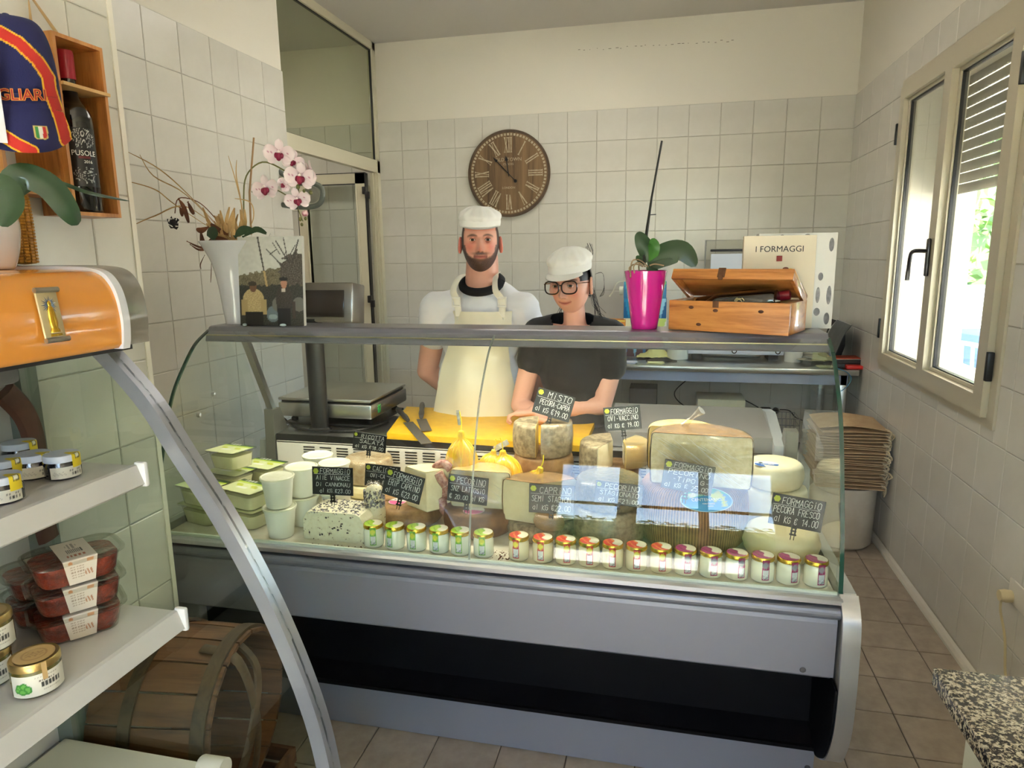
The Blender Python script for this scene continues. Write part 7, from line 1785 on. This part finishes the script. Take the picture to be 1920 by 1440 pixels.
for (u, v, n_, rt, nm) in ((150, 1198, 3, math.radians(52), 'front stack'), (52, 1160, 2, math.radians(60), 'rear stack by the case back')):
    q = P(u, v, 2, LZ)+Vector((-.035, .035, 0)); q.x = max(q.x, -2.385)
    for k in range(n_):
        lb = 'clear tub of dried tomatoes, '+({0: 'bottom', 1: 'middle' if n_ == 3 else 'top', 2: 'top'}[k])+' of the '+nm
        loc = (q.x+.004*k, q.y, LZ+.001+k*.0565)
        if tt_ is None: tt_ = tomato_tub(lb, loc, rt)
        else: dup(tt_, loc, rt+.05*k, lb)
# pesto jars
pest = M_('pesto', (118, 104, 40), .25, c2=(86, 78, 30), ns=70, coat=1, bump=.2, bs=120); goldlid = M_('gold_pesto_lid', (190, 160, 100), .28, .85)
def ppaint(U, V):
    c = np.tile(np.array((222, 218, 204), float), (len(U), 1))
    for (x, y, rx, ry) in ((.16, .42, .07, .22), (.24, .52, .07, .18), (.30, .38, .07, .2), (.21, .28, .08, .14), (.12, .34, .05, .12)):
        d = np.hypot((U-x)/rx, (V-y)/ry); c[d < 1] = (60, 140, 50); c[(d < .6)] = (110, 180, 80)
    c[(np.abs(V-.68) < .045) & (U > .46) & (U < .74) & (np.sin(U*170) > -.2)] = (70, 66, 60); c[(np.abs(V-.48) < .10) & (U > .50) & (U < .82) & (np.sin(U*110) > -.5)] = (66, 66, 60)
    c[(np.abs(V-.84) < .03) & (U > .42) & (U < .78) & (np.sin(U*150) > 0)] = (150, 142, 126); c[(np.abs(V-.22) < .02) & (U > .5) & (U < .8) & (np.sin(U*190) > 0)] = (140, 134, 120); return c
def lpaint(U, V):
    x, y = (U-.5)*2, (V-.5)*2; c = np.tile(np.array((196, 164, 108), float), (len(U), 1)); r = np.hypot(x, y); c[(np.abs(r-.6) < .05)] = (168, 134, 84)
    c[(np.hypot(x/.5, y/.25) < 1) & (np.sin(x*30)*np.sin(y*24) > 0)] = (164, 130, 82); return c
def pesto(label, loc, rot, R=.0375, h_=.062):
    t = thing('pesto_jar', label, 'jar', loc, rot, 'pesto jars with gold lids')
    part('glass_jar', B().lathe([(0, 0), (R*.9, 0), (R, .004), (R, h_*.70), (R*.93, h_*.77), (R*.93, h_*.80)], 44), pest, t)
    part('lid', B().lathe([(R*.95, h_*.79), (R*1.01, h_*.79), (R*1.01, h_*.96), (R*.97, h_), (R*.8, h_-.001), (0, h_-.001)], 44), goldlid, t)
    vs = []; U = []; V = []; na, nr = 32, 12
    for j in range(nr+1):
        for i in range(na): a = 2*PI*i/na; r = j/nr; vs.append((R*.82*r*math.cos(a), R*.82*r*math.sin(a), h_+.0003)); U.append(.5+.5*r*math.cos(a)); V.append(.5+.5*r*math.sin(a))
    me = B().add(vs, [(j*na+i, j*na+(i+1) % na, (j+1)*na+(i+1) % na, (j+1)*na+i) for j in range(nr) for i in range(na)], True).mesh('lid_print'); setcol(me, lpaint(np.array(U), np.array(V))); part('lid_print', me, PRINT_GLOSS, t)
    printed('paper_label', lambda u, v: Vector(((R+.0006)*math.cos(-2.6+2.5*u), (R+.0006)*math.sin(-2.6+2.5*u), .005+h_*.62*v)), ppaint, 70, 26, PRINT, t)
    printed('paper_seal', lambda u, v: Vector(((R*1.015+.0005)*math.cos(-1.25+.2*u), (R*1.015+.0005)*math.sin(-1.25+.2*u), h_*.50+h_*.50*v)), lambda U, V: np.tile(np.array((190, 158, 106), float), (len(U), 1)), 3, 8, PRINT, t)
    return t
q = P(78, 1300, 2, LZ); p1 = pesto('gold-lidded pesto jar nearest the shelf edge, with basil label', (q.x-.018, q.y+.012, LZ+.001), .75)
q2 = P(-22, 1285, 2, LZ); q2 = Vector((q2.x-.01, q2.y+.01, LZ+.001))
dup(p1, tuple(q2), .65, 'gold-lidded pesto jar at the left edge, lower one of the two stacked')
dup(p1, (q2.x+.008, q2.y+.006, LZ+.0645), .7, 'gold-lidded pesto jar stacked on another at the left edge')

# white orchid pot on the canopy
q = P(-12, 505, 0, -2.33); wpn = thing('orchid_pot', 'white ceramic pot with dark green orchid leaves on the orange canopy', 'plant', (-2.345, q.y-.01, 1.5495))
part('pot', B().lathe([(p.x, p.y) for p in spline([(0, 0, 0), (.042, 0, 0), (.052, .006, 0), (.062, .04, 0), (.066, .08, 0), (.060, .115, 0), (.055, .124, 0), (.05, .12, 0), (0, .11, 0)], 3)], 44), M_('pot_white', (216, 206, 204), .18, coat=1), wpn)
w0 = Vector((-2.345, q.y-.01, 1.5495))
def W(u, v, X=-2.30): return P(u, v, 0, X)-w0
for pts, w_ in (([(8, 385, -2.33), (35, 330, -2.31), (90, 345, -2.28), (130, 395, -2.26), (146, 422, -2.26)], .052), ([(-10, 390, -2.3), (-20, 350, -2.28), (10, 350, -2.26), (22, 385, -2.25), (2, 424, -2.25)], .045), ([(20, 380, -2.36), (90, 340, -2.36), (170, 362, -2.34), (243, 377, -2.34)], .009)):
    b = B(); pp = spline([W(u, v, X) for u, v, X in pts], 6); m = len(pp); n = 6; vs = []
    for i, p in enumerate(pp):
        t = (pp[min(i+1, m-1)]-pp[max(i-1, 0)]).normalized(); s_ = t.cross(Vector((1, -.6, .3))).normalized(); nn = s_.cross(t); f = i/(m-1); ww = w_*max(math.sin(PI*(f*.86+.12)), 0)**.55*(1 if i < m-1 else .3)
        for j in range(n+1): qq = (j/n-.5)*2; vs.append(p+s_*qq*ww/2-nn*(abs(qq)*.12*ww))
    b.add(vs, [(i*(n+1)+j, i*(n+1)+j+1, (i+1)*(n+1)+j+1, (i+1)*(n+1)+j) for i in range(m-1) for j in range(n)], True); part('leaf', b, M_('orchid_leaf_dark', (58, 88, 56), .28, c2=(44, 70, 46), ns=5, coat=.4), wpn, fix=False)
# corn cob leaning on the wall
q = P(58, 490, 0, -2.44); cb_ = thing('corn_cob', 'dried yellow corn cob standing behind the white pot', 'corn', (-2.455, q.y, 1.557), (0, 0, 0))
part('cob', B().lathe([(0, 0), (.020, .002), (.022, .08), (.018, .14), (.006, .165), (0, .166)], 20), M_('cob_core', (170, 116, 40), .6), cb_)
b = B()
for j in range(24):
    z = .006+j*.0064; R = .0215-.0035*max(0, (z-.08)/.08)**1.5
    for i in range(13): a = 2*PI*i/13; b.rbox(-.0045, .0045, -.003, .003, -.0027, .0027, .0014, 1, T(R*math.cos(a), R*math.sin(a), z) @ RZ(a+PI/2))
part('kernels', b, M_('kernel_yellow', (206, 146, 40), .4, c2=(176, 116, 28), ns=50), cb_, kind='stuff')

# wine presentation box hung on the wall
XB = -2.41; z0b, z1b, ya, yb = 1.662, 2.035, -3.792, -3.668
hbx = thing('wine_box', 'open pine wine box hanging on the wall with a black bottle inside', 'box', (-2.50, (ya+yb)/2, z0b)); hw = (yb-ya)/2; hz_ = z1b-z0b
part('back_panel', B().box(.003, .009, -hw, hw, 0, hz_), pine_y, hbx)
for s_ in (-1, 1): part('side_panel', B().box(.009, .09, s_*hw-.004, s_*hw+.004, 0, hz_), pine_y, hbx)
part('end_panel', B().box(.009, .09, -hw+.004, hw-.004, 0, .008), pine_y, hbx); part('end_panel', B().box(.009, .09, -hw+.004, hw-.004, hz_-.008, hz_), pine_y, hbx)
part('bottle_holder', B().box(.03, .098, -hw+.002, hw+.004, hz_*.72, hz_*.72+.007), M_('pine_pale', (206, 166, 106), .5), hbx)
part('clasp', B().rbox(.05, .062, hw+.004, hw+.008, .21, .235, .002), rust, hbx)
part('rope', B().tube([Vector((.05, 0, hz_)), Vector((.012, -.035, hz_+.09)), Vector((.02, -.045, hz_))], .004, 8), M_('jute_rope', (180, 150, 106), .9, bump=.5, bs=200, stretch=(1, 1, 4)), hbx)
part('wall_nail', B().tube([(0.004, -.035, hz_+.088), (.02, -.035, hz_+.092)], .003, 8), steel, hbx)
wb_ = thing('wine_bottle', 'black wine bottle with red capsule and white swirl label in the hanging box', 'bottle', (-2.50+.050, (ya+yb)/2+.002, z0b+.009))
Rb = .040
part('glass', B().lathe([(0, 0), (Rb*.9, 0), (Rb, .006), (Rb, .19)]+[(p.x, p.y) for p in spline([(Rb*.98, .205, 0), (Rb*.8, .225, 0), (Rb*.5, .24, 0), (Rb*.38, .26, 0), (Rb*.36, .33, 0)], 4)]+[(0, .33)], 40), blackg, wb_)
part('capsule', B().lathe([(Rb*.40, .285), (Rb*.41, .335), (Rb*.38, .345), (0, .346)], 28), redw, wb_)
def blab(U, V):
    c = np.tile(np.array((16, 15, 18), float), (len(U), 1)); S = np.array([noise.noise(Vector((x*3, y*6, 1))) for x, y in zip(U, V)])
    m = (V > .66) & (np.abs(np.sin(S*14+U*5)) < .28) & (np.hypot((U-.5)/.42, (V-.82)/.17) < 1); c[m] = (206, 206, 204)
    m = (V < .34) & (np.abs(np.sin(S*12+U*6)) < .22) & (np.hypot((U-.5)/.4, (V-.2)/.15) < 1); c[m] = (196, 196, 196)
    c[(np.abs(V-.50) < .018) & (U > .3) & (U < .7)] = (110, 22, 36); return c
la0, la1 = -1.25, .35
printed('wine_label', lambda u, v: Vector(((Rb+.0005)*math.cos(la0+(la1-la0)*u), (Rb+.0005)*math.sin(la0+(la1-la0)*u), .055+.125*v)), blab, 50, 70, PRINT_GLOSS, wb_)
def curved_text(txt, size, z, mat, root, R, ac, sx=1, bold=0):
    me = text_mesh(txt, size, sx, bold)
    for v in me.vertices:
        a = ac+v.co.x/R; rr2 = R+.0008+v.co.z; v.co = Vector((rr2*math.cos(a), rr2*math.sin(a), z+v.co.y))
    return part('lettering', me, mat, root)
curved_text('PUSOLE', .016, .126, ink_w, wb_, Rb, -.45, .9, .0003); curved_text('2016', .009, .108, ink_w, wb_, Rb, -.30)
# second box lying open behind the cap
q = P(110, 330, 0, -2.46); b2 = thing('wooden_tray', 'shallow orange pine box hanging on the wall below the cap', 'box', (-2.50, -3.865, 1.70))
part('back_panel', B().box(.003, .009, -.065, .065, 0, .30), pine_y, b2)
for s_ in (-1, 1): part('side_panel', B().box(.009, .075, s_*.065-.004, s_*.065+.004, 0, .30), pine_y, b2)
part('end_panel', B().box(.009, .075, -.061, .061, 0, .008), pine_y, b2); part('end_panel', B().box(.009, .075, -.061, .061, .292, .30), pine_y, b2)
# baseball cap
XC = -2.34; pcn = P(38, 150, 0, XC); kpx = depth(pcn)/FPX
view = (Vector(CAM)-pcn).normalized(); fx = Vector((0, 0, 1)).cross(view).normalized(); fz = view.cross(fx)
CM = Matrix(((fx.x, view.x, fz.x, pcn.x), (fx.y, view.y, fz.y, pcn.y), (fx.z, view.z, fz.z, pcn.z), (0, 0, 0, 1)))
bc = thing('baseball_cap', 'navy baseball cap with red and yellow stripes hanging on the wall', 'cap', (0, 0, 0)); bc.matrix_world = CM
def px2(u, v):
    d = CR*(u-960)/FPX-CU*(v-720)/FPX+CF; d = Vector(d); o = Vector(CAM); t = (pcn-o).dot(view)/d.dot(view); r = o+d*t-pcn; return np.array((r.dot(fx), r.dot(fz)))
def dist_poly(X, Z, pts):
    D = np.full(len(X), 9.)
    for i in range(len(pts)-1):
        a, b_ = pts[i], pts[i+1]; l = b_-a; t = np.clip(((X-a[0])*l[0]+(Z-a[1])*l[1])/(l@l), 0, 1); D = np.minimum(D, np.hypot(X-a[0]-t*l[0], Z-a[1]-t*l[1]))
    return D
st1 = [px2(*p) for p in ((-40, 56), (0, 62), (35, 82), (70, 115), (90, 145), (92, 165), (100, 188), (112, 220), (123, 262))]; st2 = [px2(*p) for p in ((-30, 225), (0, 244), (30, 262), (58, 276))]
def cap_paint(X, Z):
    c = np.tile(np.array((28, 30, 82), float), (len(X), 1)); D = np.minimum(dist_poly(X, Z, st1), dist_poly(X, Z, st2)); w_ = kpx*9
    c[D < w_+kpx*3] = (232, 176, 44); c[D < w_] = (196, 48, 40)
    s = px2(75, 243); x, z = (X-s[0])/(kpx*11), (Z-s[1])/(kpx*11)
    inn = (np.abs(x) < 1*np.clip(1.3-.5*np.clip(-z, 0, 1.3)**2, 0, 1)) & (z < 1) & (z > -1.15); c[inn] = (210, 186, 110)
    inn = (np.abs(x) < .8*np.clip(1.25-.5*np.clip(-z, 0, 1.2)**2, 0, 1)) & (z < .8) & (z > -.95); c[inn & (x < -.27)] = (60, 140, 70); c[inn & (np.abs(x) <= .27)] = (230, 226, 214); c[inn & (x > .27)] = (200, 50, 48); return c
TOPZ, BOTZ = px2(38, 30)[1], px2(60, 205)[1]; LX, RX_ = px2(-62, 150)[0], px2(112, 150)[0]
def crownf(u, v):
    s_ = v; zz = BOTZ+(TOPZ-BOTZ)*math.sin(s_*PI/2); hw_ = (RX_-LX)/2*max(math.cos(s_*PI/2), .0)**.42; a = (u-.5)*PI
    cx_ = (LX+RX_)/2+.004*s_; return Vector((cx_+hw_*math.sin(a), .10*math.cos(a)*max(math.cos(s_*PI/2), 0)**.5-.03, zz+(.006*math.cos(a) if s_ < .1 else 0)))
def brimf(u, v):
    t = (u-.5)*2; zt = BOTZ+.010-.010*t*t; xe = .5*(px2(134, 250)[0]-px2(-60, 250)[0]); cx_ = (px2(134, 250)[0]+px2(-60, 250)[0])/2
    x0 = (LX+RX_)/2+(RX_-LX)/2*.98*t; x1 = cx_+xe*t; zb = px2(60, 279)[1]+.022*abs(t)**3; s_ = v
    return Vector((x0+(x1-x0)*min(s_*1.4, 1)**.8, .068*(1-t*t*.8)+.035*math.sin(s_*PI*.5)*(1-.9*t*t)-.028*s_*t*t, zt+(zb-zt)*s_))
def capmesh(nm, fn, nu, nv, dz=0):
    me = B().grid(fn, nu, nv).mesh(nm); co = np.array([tuple(v.co) for v in me.vertices]); setcol(me, cap_paint(co[:, 0], co[:, 2])); return part(nm, me, vcol_mat(nm+'_cloth', .9, bump=.4, bs=500), bc)
capmesh('crown', crownf, 120, 90); capmesh('brim', brimf, 120, 60)
part('crown_button', B().sph(((LX+RX_)/2, -.02, TOPZ), (.006, .006, .003), 10, 6), M_('navy_cloth', (28, 30, 78), .9), bc)
org = M_('orange_embroidery', (222, 140, 50), .7); dred = M_('red_embroidery', (150, 40, 40), .7)
for (mt_, sz, yy, bo) in ((org, .026, .0, .0012), (dred, .026, .0009, .0001)):
    me = text_mesh('CAGLIARI', sz, .95, bo); ctr = px2(22, 177); zc = ctr[1]
    for v in me.vertices:
        x = ctr[0]+v.co.x; tt2 = np.clip((x-(LX+RX_)/2)/((RX_-LX)/2), -.98, .98); a = math.asin(tt2)
        v.co = Vector((x, .10*math.cos(a)-.030+.0012+yy+v.co.z+.004, zc+v.co.y+.09*(x-ctr[0])))
    part('lettering', me, mt_, bc)
q = px2(-7, 170); part('hang_tag', B().rbox(q[0]-.02, q[0]+.008, .10, .1015, q[1]-.085, q[1]+.085, .003), M_('tag_white_card', (226, 228, 236), .5), bc)
# brown leather strap hanging behind the shelves
b = B(); b.strip([(-3.99, 1.36), (-3.965, 1.30), (-3.955, 1.2), (-3.95, 1.1), (-3.955, .98)], -2.47, -2.455, 0, .045) if False else None
pts = [P(u, v, 0, -2.45) for u, v in ((8, 735), (45, 775), (65, 830), (70, 900), (85, 985), (92, 1010))]
tag(part('leather_strap', B().tube(spline(pts, 4), .012, 8, flat=2.2, up=(0, 1, 0)), M_('brown_leather', (96, 58, 42), .5, c2=(76, 44, 32), ns=10)), 'brown leather strap hanging on the wall behind the left shelves', 'strap')

# wooden barrel basket on a low crate behind the end glass
bar = thing('barrel_basket', 'brown wooden slatted barrel lying on its side behind the end glass', 'barrel', (-2.36, -3.70, .405), (0, 0, math.radians(8)))
bwood = wood('barrel_wood', (116, 74, 46), (76, 46, 30), (134, 90, 58), 1, 0, .6, .1); hoopw = wood('hoop_wood', (92, 68, 46), (66, 46, 32), (106, 80, 56), 1, 1, .6, .1)
RB = .215
def stave(a, w_): 
    b = B(); n = 8
    def rr4(x): return RB*(1-.10*((x+.0)/.26)**2)
    vs = []
    for i in range(n+1):
        x = -.125+.305*i/n
        for da, rr_o in ((-w_/2, 0), (w_/2, 0), (w_/2, .010), (-w_/2, .010)):
            r = rr4(x)-rr_o; vs.append((x, r*math.cos(a+da), r*math.sin(a+da)))
    fs = [(i*4+k, i*4+(k+1) % 4, (i+1)*4+(k+1) % 4, (i+1)*4+k) for i in range(n) for k in range(4)]+[(3, 2, 1, 0), (n*4, n*4+1, n*4+2, n*4+3)]
    return b.add(vs, fs)
for k in range(18): part('stave', stave(2*PI*k/18+.1, 2*PI/18*.93), bwood, bar)
def hoop(x, R, w_, th): return B().lathe([(R, -w_/2), (R+th, -w_/2), (R+th, w_/2), (R, w_/2), (R, -w_/2)], 44, T(x, 0, 0) @ RY(PI/2))
part('hoop', hoop(.155, RB*.955, .034, .008), hoopw, bar); part('hoop', hoop(-.02, RB*1.0, .03, .007), hoopw, bar)
part('handle', B().tube(spline([(.10, -.05, RB*.95), (.19, -.05, RB*.8), (.215, -.03, 0), (.19, -.02, -RB*.75), (.15, 0, -RB*.9)], 6), .006, 8, flat=3, up=(0, 1, 0)), hoopw, bar)
part('handle', B().tube(spline([(.12, .03, RB*.9), (.20, .02, RB*.5), (.22, -.08, -.02), (.19, -.12, -RB*.6)], 6), .006, 8, flat=2.4, up=(0, 1, 0)), hoopw, bar)
cr_ = thing('wooden_crate', 'low dark wooden crate under the barrel beside the left case', 'crate', (-2.33, -3.70, .002))
for z in (.01, .075, .14): part('slat', B().box(-.16, .18, -.17, -.158, z, z+.045), bwood, cr_); part('slat', B().box(-.16, .18, .158, .17, z, z+.045), bwood, cr_)
for x in (-.155, .17): part('crate_end', B().box(x, x+.010, -.158, .158, 0, .19), bwood, cr_)

for lx, ly, sx_, sy_, nm in ((-1.7, -1.3, 1.5, .8, 'added white housing over the unseen fill light at the shop back'), (-4.1, -1.5, .6, .3, 'small added housing over the light in the far room')):
    t = thing('added_light_housing', nm, 'lamp', (lx, ly, 3.124)); part('lamp_housing', B().rbox(-sx_/2-.03, sx_/2+.03, -sy_/2-.03, sy_/2+.03, -.05, 0, .01), white_pl, t)  # housings added out of view over the area lights
